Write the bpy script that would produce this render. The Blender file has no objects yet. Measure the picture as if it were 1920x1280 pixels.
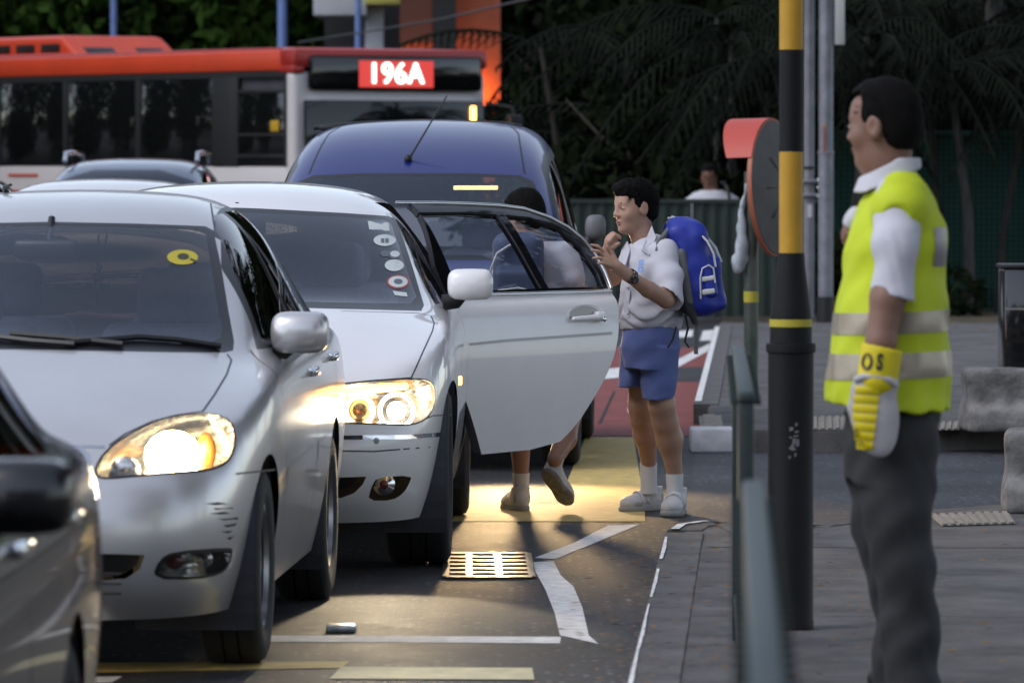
import bpy, bmesh, math, random
import numpy as np
from mathutils import Vector, Matrix, Euler, geometry
from mathutils.bvhtree import BVHTree
R = math.radians
rng = np.random.default_rng(7)
random.seed(7)
scene = bpy.context.scene
COL = scene.collection
# ------------------------------------------------------------------ camera
FPX, CAMH, HOR = 10600.0, 1.59, 297.0            # focal length in 1920-px units, eye height, horizon row
PITCH = math.atan((640 - HOR) / FPX)
cd = bpy.data.cameras.new('camera'); cam = bpy.data.objects.new('camera', cd); COL.objects.link(cam)
cd.sensor_width = 36; cd.lens = 36 * FPX / 1920; cd.clip_start = .5; cd.clip_end = 1500
cam.location = (0, 0, CAMH); cam.rotation_euler = (R(90) - PITCH, 0, 0)
cd.dof.use_dof = True; cd.dof.focus_distance = 23.6; cd.dof.aperture_fstop = 7.0
scene.camera = cam
# ------------------------------------------------------------------ sky, sun, exposure
w = bpy.data.worlds.new('World'); scene.world = w; w.use_nodes = True
nt = w.node_tree; nt.nodes.clear()
sky = nt.nodes.new('ShaderNodeTexSky'); sky.sky_type = 'NISHITA'; sky.sun_disc = False
sky.sun_elevation = R(48); sky.sun_rotation = R(-118); sky.air_density = 1.0; sky.dust_density = .6; sky.ozone_density = 3.0
hs = nt.nodes.new('ShaderNodeHueSaturation'); hs.inputs['Saturation'].default_value = .52
bg = nt.nodes.new('ShaderNodeBackground'); bg.inputs['Strength'].default_value = .10
out = nt.nodes.new('ShaderNodeOutputWorld')
nt.links.new(sky.outputs[0], hs.inputs['Color']); nt.links.new(hs.outputs[0], bg.inputs[0]); nt.links.new(bg.outputs[0], out.inputs[0])
sd = bpy.data.lights.new('sun', 'SUN'); sd.energy = .5; sd.angle = R(24); sd.color = (1, .95, .92)
sun = bpy.data.objects.new('sun', sd); COL.objects.link(sun)
sun.rotation_euler = (R(-42), 0, R(118))
scene.view_settings.view_transform = 'Standard'; scene.view_settings.look = 'None'
scene.view_settings.exposure = 1.25; scene.view_settings.gamma = 1; scene.view_settings.use_curve_mapping = False
scene.cycles.use_denoising = True; scene.cycles.sample_clamp_indirect = 4.0
scene.cycles.max_bounces = 8; scene.cycles.transparent_max_bounces = 16
scene.cycles.caustics_reflective = False; scene.cycles.caustics_refractive = False
# ------------------------------------------------------------------ pixel <-> world helpers (1920x1280 photograph pixels)
CP = Vector((0, 0, CAMH))
FW = Vector((0, math.cos(PITCH), -math.sin(PITCH))); UP = Vector((0, math.sin(PITCH), math.cos(PITCH)))
def ray(px, py): return (FW * FPX + Vector((px - 960, 0, 0)) - UP * (py - 640)).normalized()
def ground(px, py, z=0.0):
    d = ray(px, py); t = (z - CAMH) / d.z; p = CP + d * t; return Vector((p.x, p.y, z))
def at(px, py, D):
    d = ray(px, py); return CP + d * (D / d.y)
def sc(D): return FPX / D
# ------------------------------------------------------------------ object helpers
def tag(o, label=None, cat=None, group=None, kind=None):
    if label: o['label'] = label
    if cat: o['category'] = cat
    if group: o['group'] = group
    if kind: o['kind'] = kind
    return o
def empty(name, loc=(0, 0, 0), rz=0.0, label=None, cat=None, group=None):
    o = bpy.data.objects.new(name, None); COL.objects.link(o); o.empty_display_size = .2
    o.location = loc; o.rotation_euler = (0, 0, rz)
    return tag(o, label, cat, group)
def link(name, me, m=None, parent=None, loc=None, rot=None, smooth=False):
    o = bpy.data.objects.new(name, me); COL.objects.link(o)
    if m is not None and not me.materials: me.materials.append(m)
    if parent is not None: o.parent = parent
    if loc is not None: o.location = loc
    if rot is not None: o.rotation_euler = rot
    if smooth:
        me.polygons.foreach_set('use_smooth', [True] * len(me.polygons))
    return o
def from_bm(name, bm, m=None, parent=None, loc=None, rot=None, smooth=False, sharp=None):
    me = bpy.data.meshes.new(name); bmesh.ops.recalc_face_normals(bm, faces=bm.faces[:]) if sharp != 'keep' else None
    bm.to_mesh(me); bm.free()
    o = link(name, me, m, parent, loc, rot, smooth)
    if smooth and isinstance(sharp, (int, float)): me.set_sharp_from_angle(angle=R(sharp))
    return o
def mesh(name, v, f, m=None, parent=None, loc=None, rot=None, smooth=False):
    me = bpy.data.meshes.new(name); me.from_pydata([tuple(x) for x in v], [], f); me.update()
    return link(name, me, m, parent, loc, rot, smooth)
def bm_box(bm, c, s, rot=None, bev=0.0, seg=2):
    r = bmesh.ops.create_cube(bm, size=1)
    M = Matrix.Translation(c) @ (rot.to_4x4() if rot is not None else Matrix()) @ Matrix.Diagonal((s[0], s[1], s[2], 1))
    bmesh.ops.transform(bm, matrix=M, verts=r['verts'])
    if bev > 0:
        es = list({e for v in r['verts'] for e in v.link_edges})
        bmesh.ops.bevel(bm, geom=es, offset=bev, segments=seg, affect='EDGES', profile=.5)
    return bm
def box(name, c, s, m, parent=None, rot=None, bev=0.0, seg=2, loc=None, rz=None):
    bm = bmesh.new(); bm_box(bm, c, s, rot, bev, seg)
    return from_bm(name, bm, m, parent, loc, rz, smooth=bev > 0, sharp=40)
def bm_tube(bm, pts, rad, n=10, cap=True):
    pts = [Vector(p) for p in pts]; rad = rad if isinstance(rad, (list, tuple)) else [rad] * len(pts)
    rings = []; up = None
    for i, p in enumerate(pts):
        t = (pts[min(i + 1, len(pts) - 1)] - pts[max(i - 1, 0)]).normalized()
        if up is None: up = Vector((0, 0, 1)) if abs(t.z) < .9 else Vector((1, 0, 0))
        a = t.cross(up).normalized(); b = a.cross(t).normalized(); up = b
        rings.append([bm.verts.new(p + (a * math.cos(2 * math.pi * k / n) + b * math.sin(2 * math.pi * k / n)) * rad[i]) for k in range(n)])
    for i in range(len(rings) - 1):
        for k in range(n):
            bm.faces.new((rings[i][k], rings[i][(k + 1) % n], rings[i + 1][(k + 1) % n], rings[i + 1][k]))
    if cap:
        bm.faces.new(rings[0][::-1]); bm.faces.new(rings[-1])
    return bm
def tube(name, pts, rad, m, parent=None, n=10, loc=None):
    bm = bmesh.new(); bm_tube(bm, pts, rad, n); return from_bm(name, bm, m, parent, loc, smooth=True, sharp=50)
def bm_lathe(bm, prof, n=24, M=None, cap=False):
    rings = [[bm.verts.new((r * math.cos(2 * math.pi * k / n), r * math.sin(2 * math.pi * k / n), z)) for k in range(n)] for r, z in prof]
    for i in range(len(rings) - 1):
        for k in range(n): bm.faces.new((rings[i][k], rings[i][(k + 1) % n], rings[i + 1][(k + 1) % n], rings[i + 1][k]))
    if cap: bm.faces.new(rings[0][::-1]); bm.faces.new(rings[-1])
    if M is not None: bmesh.ops.transform(bm, matrix=M, verts=[v for r_ in rings for v in r_])
    return bm
def lathe(name, prof, m, parent=None, n=24, M=None, loc=None, cap=True, sharp=35):
    bm = bmesh.new(); bm_lathe(bm, prof, n, M, cap); return from_bm(name, bm, m, parent, loc, smooth=True, sharp=sharp)
def sheet(name, pts, z, m, parent=None):                     # flat polygon, world points
    bm = bmesh.new(); f = bm.faces.new([bm.verts.new((p[0], p[1], z)) for p in pts]); f.normal_update()
    if f.normal.z < 0: f.normal_flip()
    return from_bm(name, bm, m, parent, sharp='keep')
def slab(name, pts, z0, z1, m, parent=None, bev=0.0):
    bm = bmesh.new(); f = bm.faces.new([bm.verts.new((p[0], p[1], z0)) for p in pts])
    r = bmesh.ops.extrude_face_region(bm, geom=[f]); vs = [g for g in r['geom'] if isinstance(g, bmesh.types.BMVert)]
    bmesh.ops.translate(bm, vec=(0, 0, z1 - z0), verts=vs)
    if bev: bmesh.ops.bevel(bm, geom=[e for e in bm.edges if all(v in set(vs) for v in e.verts)], offset=bev, segments=2, affect='EDGES')
    return from_bm(name, bm, m, parent)
def smooth_poly(p, it=2):
    p = [np.array(q, float) for q in p]
    for _ in range(it):
        q = []
        for i in range(len(p)):
            a, b = p[i], p[(i + 1) % len(p)]; q += [a * .75 + b * .25, a * .25 + b * .75]
        p = q
    return p
# ------------------------------------------------------------------ materials
def mat(name, col, rough=.5, metal=0.0, coat=0.0, var=0.0, scale=8.0, bump=0.0, bscale=60.0, emit=None, estr=0.0, spec=.5, alpha=None, col2=None, sheen=0.0, sub=0.0, rvar=0.0, coord='Object'):
    m = bpy.data.materials.new(name); m.use_nodes = True; n = m.node_tree.nodes; l = m.node_tree.links
    b = n['Principled BSDF']; b.inputs['Base Color'].default_value = (*col, 1); b.inputs['Roughness'].default_value = rough
    b.inputs['Metallic'].default_value = metal; b.inputs['Coat Weight'].default_value = coat; b.inputs['Coat Roughness'].default_value = .04
    b.inputs['Specular IOR Level'].default_value = spec
    if sheen: b.inputs['Sheen Weight'].default_value = sheen
    if sub: b.inputs['Subsurface Weight'].default_value = sub; b.inputs['Subsurface Radius'].default_value = (.01, .004, .002)
    if emit: b.inputs['Emission Color'].default_value = (*emit, 1); b.inputs['Emission Strength'].default_value = estr
    tc = n.new('ShaderNodeTexCoord')
    if var or col2 is not None:
        t = n.new('ShaderNodeTexNoise'); t.inputs['Scale'].default_value = scale; t.inputs['Detail'].default_value = 6; t.inputs['Roughness'].default_value = .65
        l.new(tc.outputs[coord], t.inputs['Vector'])
        r = n.new('ShaderNodeValToRGB'); r.color_ramp.elements[0].position = .32; r.color_ramp.elements[1].position = .68
        c2 = col2 if col2 is not None else tuple(min(1, c * (1 + var)) for c in col)
        c1 = tuple(c * (1 - var) for c in col)
        r.color_ramp.elements[0].color = (*c1, 1); r.color_ramp.elements[1].color = (*c2, 1)
        l.new(t.outputs['Fac'], r.inputs[0]); l.new(r.outputs[0], b.inputs['Base Color'])
        if rvar:
            mr = n.new('ShaderNodeMapRange'); mr.inputs['To Min'].default_value = rough - rvar; mr.inputs['To Max'].default_value = rough + rvar
            l.new(t.outputs['Fac'], mr.inputs[0]); l.new(mr.outputs[0], b.inputs['Roughness'])
    if bump:
        t2 = n.new('ShaderNodeTexNoise'); t2.inputs['Scale'].default_value = bscale; t2.inputs['Detail'].default_value = 4
        l.new(tc.outputs[coord], t2.inputs['Vector'])
        bp = n.new('ShaderNodeBump'); bp.inputs['Strength'].default_value = bump; bp.inputs['Distance'].default_value = .01
        l.new(t2.outputs['Fac'], bp.inputs['Height']); l.new(bp.outputs[0], b.inputs['Normal'])
    return m
def glass(name, tint=(.8, .85, .85), ior=1.5, rough=0.0, haze=0.0):
    m = bpy.data.materials.new(name); m.use_nodes = True; n = m.node_tree.nodes; l = m.node_tree.links; n.clear()
    o = n.new('ShaderNodeOutputMaterial'); mx = n.new('ShaderNodeMixShader'); fr = n.new('ShaderNodeFresnel'); fr.inputs[0].default_value = ior
    t = n.new('ShaderNodeBsdfTransparent'); t.inputs[0].default_value = (*tint, 1)
    g = n.new('ShaderNodeBsdfGlossy'); g.inputs['Roughness'].default_value = rough; g.inputs[0].default_value = (1, 1, 1, 1)
    l.new(fr.outputs[0], mx.inputs[0]); l.new(t.outputs[0], mx.inputs[1]); l.new(g.outputs[0], mx.inputs[2])
    if haze:  # blue haze mixed into the glass, standing in for reflected sky
        d = n.new('ShaderNodeBsdfDiffuse'); d.inputs[0].default_value = (.22, .40, .70, 1); m2 = n.new('ShaderNodeMixShader'); m2.inputs[0].default_value = haze
        l.new(mx.outputs[0], m2.inputs[1]); l.new(d.outputs[0], m2.inputs[2]); l.new(m2.outputs[0], o.inputs[0])
    else: l.new(mx.outputs[0], o.inputs[0])
    return m
def emis(name, col, s):
    m = bpy.data.materials.new(name); m.use_nodes = True; b = m.node_tree.nodes['Principled BSDF']
    b.inputs['Base Color'].default_value = (.1, .1, .1, 1); b.inputs['Emission Color'].default_value = (*col, 1); b.inputs['Emission Strength'].default_value = s
    return m
MT = dict(
    asphalt=None,
    rubber=mat('rubber', (.012, .012, .013), .75, bump=.2, bscale=80),
    rim=mat('rim', (.32, .32, .33), .35, .9, var=.2, scale=9),
    black=mat('black_plastic', (.012, .012, .013), .45),
    darkin=mat('dark_interior', (.05, .05, .06), .85, var=.2),
    seat=mat('seat_cloth', (.30, .28, .36), .9, var=.15, bump=.15, bscale=200),
    trim=mat('trim_chrome', (.80, .80, .82), .28, 1.0),
    chrome=mat('chrome', (.75, .75, .76), .12, 1.0),
    blackgloss=mat('black_gloss', (.006, .006, .007), .12, coat=.6),
    seal=mat('window_seal', (.008, .008, .010), .35),
    wglass=glass('windscreen_glass', (.95, .97, 1.0), 1.5, 0.0, .032),
    sglass=glass('side_glass', (.24, .25, .27), 1.5),
    dglass=glass('door_glass', (.80, .84, .88), 1.55),
    lens=glass('lamp_lens', (.93, .93, .93), 1.4),
    amberlens=mat('amber_lens', (.75, .28, .04), .15, coat=.5),
    redlens=mat('red_lens', (.14, .02, .02), .15, coat=.5),
    lampchrome=mat('lamp_reflector', (.6, .6, .6), .2, .95, var=.3, scale=30),
    hl_warm=emis('headlamp_glow', (1, .74, .38), 26),
    hl_white=emis('projector_glow', (1, .88, .66), 40),
    hl_amber=emis('indicator_glow', (1, .38, .05), 7),
    hl_ring=emis('ring_glow', (1, .72, .36), 5),
)
# ------------------------------------------------------------------ implicit-surface modelling (bodies, clothing, bags)
class Field:
    def __init__(s, lo, hi, h):
        s.lo = np.array(lo, float); s.h = h
        s.n = np.ceil((np.array(hi, float) - s.lo) / h).astype(int) + 1
        s.f = np.full(s.n, 1.0, np.float32)
    def ax(s, lo, hi):
        i0 = np.clip(np.floor((np.array(lo) - s.lo) / s.h).astype(int), 0, s.n - 1); i1 = np.clip(np.ceil((np.array(hi) - s.lo) / s.h).astype(int) + 1, 1, s.n)
        i1 = np.maximum(i1, i0 + 1)
        g = [(s.lo[a] + s.h * np.arange(i0[a], i1[a])).astype(np.float32) for a in range(3)]
        return tuple(slice(i0[a], i1[a]) for a in range(3)), g[0][:, None, None], g[1][None, :, None], g[2][None, None, :]
    def put(s, lo, hi, fn, k, op):
        m = max(k, 0) + 3 * s.h
        sl, x, y, z = s.ax(np.array(lo) - m, np.array(hi) + m)
        d = fn(x, y, z).astype(np.float32); c = s.f[sl]
        if op == 'u':
            if k > 0:
                h = np.clip(.5 + .5 * (c - d) / k, 0, 1); s.f[sl] = c + (d - c) * h - k * h * (1 - h)
            else: s.f[sl] = np.minimum(c, d)
        elif op == 's':
            d = -d
            if k > 0:
                h = np.clip(.5 - .5 * (c - d) / k, 0, 1); s.f[sl] = c + (d - c) * h + k * h * (1 - h)
            else: s.f[sl] = np.maximum(c, d)
        return s
    def cap(s, p, q, r, r2=None, k=.012, op='u'):
        p = np.array(p, float); q = np.array(q, float); r2 = r if r2 is None else r2; v = q - p; L = max(v @ v, 1e-9); rm = max(r, r2)
        def fn(x, y, z):
            a, b, c = x - p[0], y - p[1], z - p[2]
            t = np.clip((a * v[0] + b * v[1] + c * v[2]) / L, 0, 1)
            return np.sqrt((a - t * v[0]) ** 2 + (b - t * v[1]) ** 2 + (c - t * v[2]) ** 2) - (r + (r2 - r) * t)
        return s.put(np.minimum(p, q) - rm, np.maximum(p, q) + rm, fn, k, op)
    def chain(s, pts, rs, k=.012):
        for i in range(len(pts) - 1): s.cap(pts[i], pts[i + 1], rs[i], rs[i + 1], k)
        return s
    def ell(s, c, r, rot=None, k=.012, op='u'):
        c = np.array(c, float); r = np.array(r, float); M = np.array(rot if rot is not None else np.eye(3), float); e = np.sqrt(((M * r) ** 2).sum(1))
        def fn(x, y, z):
            a, b, d = x - c[0], y - c[1], z - c[2]
            l = [M[0, i] * a + M[1, i] * b + M[2, i] * d for i in range(3)]
            k0 = np.sqrt(sum((l[i] / r[i]) ** 2 for i in range(3))); k1 = np.sqrt(sum((l[i] / r[i] ** 2) ** 2 for i in range(3))) + 1e-6
            return k0 * (k0 - 1) / k1
        return s.put(c - e, c + e, fn, k, op)
    def box(s, c, hs, rad=.01, rot=None, k=.0, op='u'):
        c = np.array(c, float); hs = np.array(hs, float); M = np.array(rot if rot is not None else np.eye(3), float); e = (np.abs(M) * hs).sum(1)
        def fn(x, y, z):
            a, b, d = x - c[0], y - c[1], z - c[2]
            q = [np.abs(M[0, i] * a + M[1, i] * b + M[2, i] * d) - (hs[i] - rad) for i in range(3)]
            return np.sqrt(sum(np.maximum(t, 0) ** 2 for t in q)) + np.minimum(np.maximum(np.maximum(q[0], q[1]), q[2]), 0) - rad
        return s.put(c - e, c + e, fn, k, op)
    def warp(s, fn):
        _, x, y, z = s.ax(s.lo, s.lo + s.h * s.n); s.f += np.broadcast_to(fn(x, y, z), s.f.shape).astype(np.float32); return s
    def clip(s, fn):
        _, x, y, z = s.ax(s.lo, s.lo + s.h * s.n); s.f = np.maximum(s.f, np.broadcast_to(fn(x, y, z), s.f.shape).astype(np.float32)); return s
    def nets(s, smooth=2):
        f = s.f; f[0] = f[-1] = 1; f[:, 0] = f[:, -1] = 1; f[:, :, 0] = f[:, :, -1] = 1
        neg = f < 0; nx, ny, nz = f.shape
        cnt = np.zeros((nx - 1, ny - 1, nz - 1), np.int8); offs = [(i, j, k) for i in (0, 1) for j in (0, 1) for k in (0, 1)]
        for i, j, k in offs: cnt += neg[i:nx - 1 + i, j:ny - 1 + j, k:nz - 1 + k]
        act = np.argwhere((cnt > 0) & (cnt < 8))
        if len(act) == 0: return np.zeros((0, 3)), np.zeros((0, 4), int)
        idx = np.full(cnt.shape, -1, np.int32); idx[tuple(act.T)] = np.arange(len(act))
        vals = {o: f[act[:, 0] + o[0], act[:, 1] + o[1], act[:, 2] + o[2]] for o in offs}
        acc = np.zeros((len(act), 3)); n = np.zeros(len(act))
        for o in offs:
            for a in range(3):
                if o[a] == 0:
                    o2 = tuple(1 if b == a else o[b] for b in range(3)); v0, v1 = vals[o], vals[o2]; mk = (v0 < 0) != (v1 < 0)
                    t = np.where(mk, v0 / np.where(np.abs(v0 - v1) < 1e-12, 1, v0 - v1), 0)
                    p = np.tile(np.array(o, float), (len(act), 1)); p[:, a] += t; acc += p * mk[:, None]; n += mk
        V = s.lo + s.h * (act + acc / n[:, None])
        Q = []
        for a in range(3):
            b, c = (a + 1) % 3, (a + 2) % 3
            sl0 = [slice(1, -1)] * 3; sl1 = [slice(1, -1)] * 3; sl0[a] = slice(0, -1); sl1[a] = slice(1, None)
            e = np.argwhere(neg[tuple(sl0)] != neg[tuple(sl1)])
            off = np.array([1, 1, 1]); off[a] = 0; e = e + off
            flip = neg[tuple(e.T)]
            def cell(db, dc):
                q = e.copy(); q[:, b] -= db; q[:, c] -= dc; return idx[tuple(q.T)]
            q = np.stack([cell(1, 1), cell(0, 1), cell(0, 0), cell(1, 0)], 1)
            q[~flip] = q[~flip][:, ::-1]; Q.append(q)
        Q = np.concatenate(Q)
        ed = np.concatenate([Q[:, [0, 1]], Q[:, [1, 2]], Q[:, [2, 3]], Q[:, [3, 0]]])
        for _ in range(smooth):
            sm = np.zeros_like(V); ct = np.zeros(len(V))
            for i in (0, 1): np.add.at(sm, ed[:, i], V[ed[:, 1 - i]]); np.add.at(ct, ed[:, i], 1)
            V = V * .4 + .6 * sm / np.maximum(ct, 1)[:, None]
        return V, Q
    def obj(s, name, m, parent=None, smooth=2, loc=None, disp=None):
        V, Q = s.nets(smooth)
        if disp is not None: V = disp(V)
        o = npmesh(name, V, Q, m, parent, loc); return o
def npmesh(name, V, Q, m=None, parent=None, loc=None, smooth=True):
    me = bpy.data.meshes.new(name); k = Q.shape[1]
    me.vertices.add(len(V)); me.vertices.foreach_set('co', np.asarray(V, np.float32).ravel())
    me.loops.add(len(Q) * k); me.loops.foreach_set('vertex_index', np.asarray(Q, np.int32).ravel())
    me.polygons.add(len(Q)); me.polygons.foreach_set('loop_start', np.arange(len(Q), dtype=np.int32) * k)
    me.update(calc_edges=True); me.validate()
    me.polygons.foreach_set('use_smooth', [smooth] * len(me.polygons))
    return link(name, me, m, parent, loc)
def rot_from(fwd, up=(0, 0, 1)):                       # columns: forward, left, up
    f = Vector(fwd).normalized(); u = Vector(up); l = u.cross(f).normalized(); u = f.cross(l)
    return np.array([[f.x, l.x, u.x], [f.y, l.y, u.y], [f.z, l.z, u.z]])
def ellipsoid(name, c, r, m, parent, rot=None, seg=16):
    bm = bmesh.new(); bmesh.ops.create_uvsphere(bm, u_segments=seg, v_segments=seg // 2, radius=1)
    M = Matrix.Translation(c) @ (Matrix(rot.tolist()).to_4x4() if rot is not None else Matrix()) @ Matrix.Diagonal((*r, 1))
    bmesh.ops.transform(bm, matrix=M, verts=bm.verts[:]); return from_bm(name, bm, m, parent, smooth=True)
# ------------------------------------------------------------------ car bodies
class CamView:
    def __init__(s, car, mir=False): s.M = car.M; s.I = car.I; s.mir = mir
    def flip(s, v): return Vector((-v.x, v.y, v.z)) if s.mir else v
    def proj(s, v):
        d = s.M @ s.flip(v) - CP; t = d.dot(FW); return (960 + FPX * d.x / t, 640 - FPX * d.dot(UP) / t)
    def eye(s): return s.flip(s.I @ CP)
    def dir(s, q): return s.flip((s.I.to_3x3() @ ray(*q)))
    def plane(s, a, b): return s.eye(), s.dir(a).cross(s.dir(b)).normalized()
    def cast(s, q): return s.eye(), s.dir(q)
class AxView:
    def __init__(s, ax, sg=1): s.ax = ax; s.sg = sg
    def proj(s, v): return (v.y, v.z) if s.ax == 'x' else ((v.x, v.z) if s.ax == 'y' else (v.x, v.y))
    def plane(s, a, b):
        d0, d1 = b[0] - a[0], b[1] - a[1]
        if s.ax == 'x': return Vector((0, a[0], a[1])), Vector((0, -d1, d0)).normalized()
        if s.ax == 'y': return Vector((a[0], 0, a[1])), Vector((-d1, 0, d0)).normalized()
        return Vector((a[0], a[1], 0)), Vector((-d1, d0, 0)).normalized()
    def cast(s, q):
        if s.ax == 'x': return Vector((3 * s.sg, q[0], q[1])), Vector((-s.sg, 0, 0))
        if s.ax == 'y': return Vector((q[0], -6 * s.sg, q[1])), Vector((0, s.sg, 0))
        return Vector((q[0], q[1], 4)), Vector((0, 0, -1))
def inside(q, poly):
    x, y = q; c = False; n = len(poly); j = n - 1
    for i in range(n):
        xi, yi = poly[i]; xj, yj = poly[j]
        if (yi > y) != (yj > y) and x < (xj - xi) * (y - yi) / (yj - yi) + xi: c = not c
        j = i
    return c
class Car:
    def __init__(s, name, label, cat, loc, theta, T, paint, group=None, level=3):
        s.root = empty(name, (loc[0], loc[1], 0), -theta, label, cat, group)
        s.M = Matrix.Translation((loc[0], loc[1], 0)) @ Matrix.Rotation(-theta, 4, 'Z'); s.I = s.M.inverted()
        s.paint = paint; s.T = T
        s.bm = s.cage(T, level); s.bm.normal_update(); s.bm.verts.ensure_lookup_table(); s.bm.faces.ensure_lookup_table()
        s.bvh = BVHTree.FromBMesh(s.bm); s.fn = [[(v.co.copy(), v.normal.copy()) for v in f.verts] for f in s.bm.faces]
        s.cv = CamView(s); s.cm = CamView(s, True)
    def cage(s, T, level):
        A = 5; st = T['st']; K = len(st) + 1; prof = T['prof']; fr = T['fr']; RR = len(prof) - 1; P = {}
        F = T['front']; B = T['rear']
        def end(k, E, sg):
            for r in range(RR + 1):
                for a in range(A + 1):
                    t = E['fa'][a]; zt = E['zt'][0] + (E['zt'][1] - E['zt'][0]) * t ** 2
                    P[a, k, r] = (t * E['xc'] * (prof[r] if a == A else 1 - (1 - prof[r]) * t), E['y'][r] + sg * E['sweep'][a], E['zb'] + (zt - E['zb']) * fr[r])
        end(0, F, 1); end(K, B, -1)
        for i, (ys, xs, zs, c0, c2, c4) in enumerate(st):
            k = i + 1; zb = T.get('zb', .19)
            for r in range(RR + 1): P[A, k, r] = (xs * prof[r], ys, zb + (zs - zb) * fr[r])
            P[0, k, RR] = (0, c0[0], c0[1]); P[2, k, RR] = c2; P[4, k, RR] = c4
            P[1, k, RR] = (c2[0] * .55, c0[0] + (c2[1] - c0[0]) * .3, c0[1] - (c0[1] - c2[2]) * .22)
            bul = .5 + .03 * (c2[2] - c4[2] > .15)
            P[3, k, RR] = (c2[0] + (c4[0] - c2[0]) * (bul + .05 * (c2[2] - c4[2] > .15)), (c2[1] + c4[1]) / 2, c4[2] + (c2[2] - c4[2]) * .5)
        bm = bmesh.new(); V = {}
        def vert(key, sg):
            p = P[key]; kk = (key, sg if key[0] > 0 else 1)
            if kk not in V: V[kk] = bm.verts.new((p[0] * (sg if key[0] > 0 else 0), p[1], p[2]))
            return V[kk]
        def quad(a, b, c, d):
            for sg in (1, -1):
                q = [vert(x, sg) for x in (a, b, c, d)]
                bm.faces.new(q if sg > 0 else q[::-1])
        for r in range(RR):
            for k in range(K): quad((A, k, r), (A, k + 1, r), (A, k + 1, r + 1), (A, k, r + 1))
            for a in range(A):
                quad((a, 0, r), (a + 1, 0, r), (a + 1, 0, r + 1), (a, 0, r + 1)); quad((a + 1, K, r), (a, K, r), (a, K, r + 1), (a + 1, K, r + 1))
        for k in range(K):
            for a in range(A): quad((a, k, RR), (a + 1, k, RR), (a + 1, k + 1, RR), (a, k + 1, RR))
        bmesh.ops.recalc_face_normals(bm, faces=bm.faces[:])
        cl = bm.edges.layers.float.get('crease_edge') or bm.edges.layers.float.new('crease_edge')
        for (sel, cr) in T.get('crease', []):
            for e in bm.edges:
                ks = [next((kk for kk in V if V[kk] is v), None) for v in e.verts]
                if all(sel(k_[0]) for k_ in ks): e[cl] = cr
        me = bpy.data.meshes.new('shell'); bm.to_mesh(me); bm.free()
        o = bpy.data.objects.new('shell', me); COL.objects.link(o)
        md = o.modifiers.new('s', 'SUBSURF'); md.levels = level; md.render_levels = level
        dg = bpy.context.evaluated_depsgraph_get(); ev = o.evaluated_get(dg); m2 = bpy.data.meshes.new_from_object(ev)
        bpy.data.objects.remove(o); bpy.data.meshes.remove(me)
        b2 = bmesh.new(); b2.from_mesh(m2); bpy.data.meshes.remove(m2)
        bmesh.ops.recalc_face_normals(b2, faces=b2.faces[:])
        return b2
    # ---- cut a polygon out of the shell; returns the faces inside
    def slice(s, bm, view, poly, cond):
        poly = [tuple(map(float, q)) for q in poly]
        xs = [q[0] for q in poly]; ys = [q[1] for q in poly]; mg = .02 * max(max(xs) - min(xs), max(ys) - min(ys))
        cache = {}
        def pr(v):
            if v not in cache: cache[v] = view.proj(v.co)
            return cache[v]
        def bb(f):
            q = [pr(v) for v in f.verts]; return min(a for a, _ in q), max(a for a, _ in q), min(b for _, b in q), max(b for _, b in q)
        X0, X1, Y0, Y1 = min(xs) - mg, max(xs) + mg, min(ys) - mg, max(ys) + mg
        cand = set()
        for f in bm.faces:
            if cond(f):
                b = bb(f)
                if b[0] <= X1 and b[1] >= X0 and b[2] <= Y1 and b[3] >= Y0: cand.add(f)
        for i in range(len(poly)):
            a, b = poly[i], poly[(i + 1) % len(poly)]
            if abs(a[0] - b[0]) + abs(a[1] - b[1]) < 1e-9: continue
            sx0, sx1, sy0, sy1 = min(a[0], b[0]), max(a[0], b[0]), min(a[1], b[1]), max(a[1], b[1])
            fs = []
            for f in cand:
                q = bb(f)
                if q[0] <= sx1 and q[1] >= sx0 and q[2] <= sy1 and q[3] >= sy0: fs.append(f)
            if not fs: continue
            co, no = view.plane(a, b)
            es = list({e for f in fs for e in f.edges}); vs = list({v for f in fs for v in f.verts})
            r = bmesh.ops.bisect_plane(bm, geom=fs + es + vs, plane_co=co, plane_no=no, dist=1e-5)
            cand = {f for f in cand if f.is_valid}
            for g in r['geom']:
                if isinstance(g, bmesh.types.BMFace): cand.add(g); g.normal_update()
            for g in r['geom_cut']:
                if isinstance(g, bmesh.types.BMEdge):
                    for f in g.link_faces: f.normal_update(); cand.add(f)
        for f in cand:
            if f.is_valid: f.normal_update()
        return [f for f in cand if f.is_valid and cond(f) and inside(view.proj(f.calc_center_median()), poly)]
    def sides(s, view, both):
        if isinstance(view, CamView): return [(s.cv, 1)] + ([(s.cm, -1)] if both else [])
        return [(view, 1)] + ([(view, -1)] if both else [])
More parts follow.
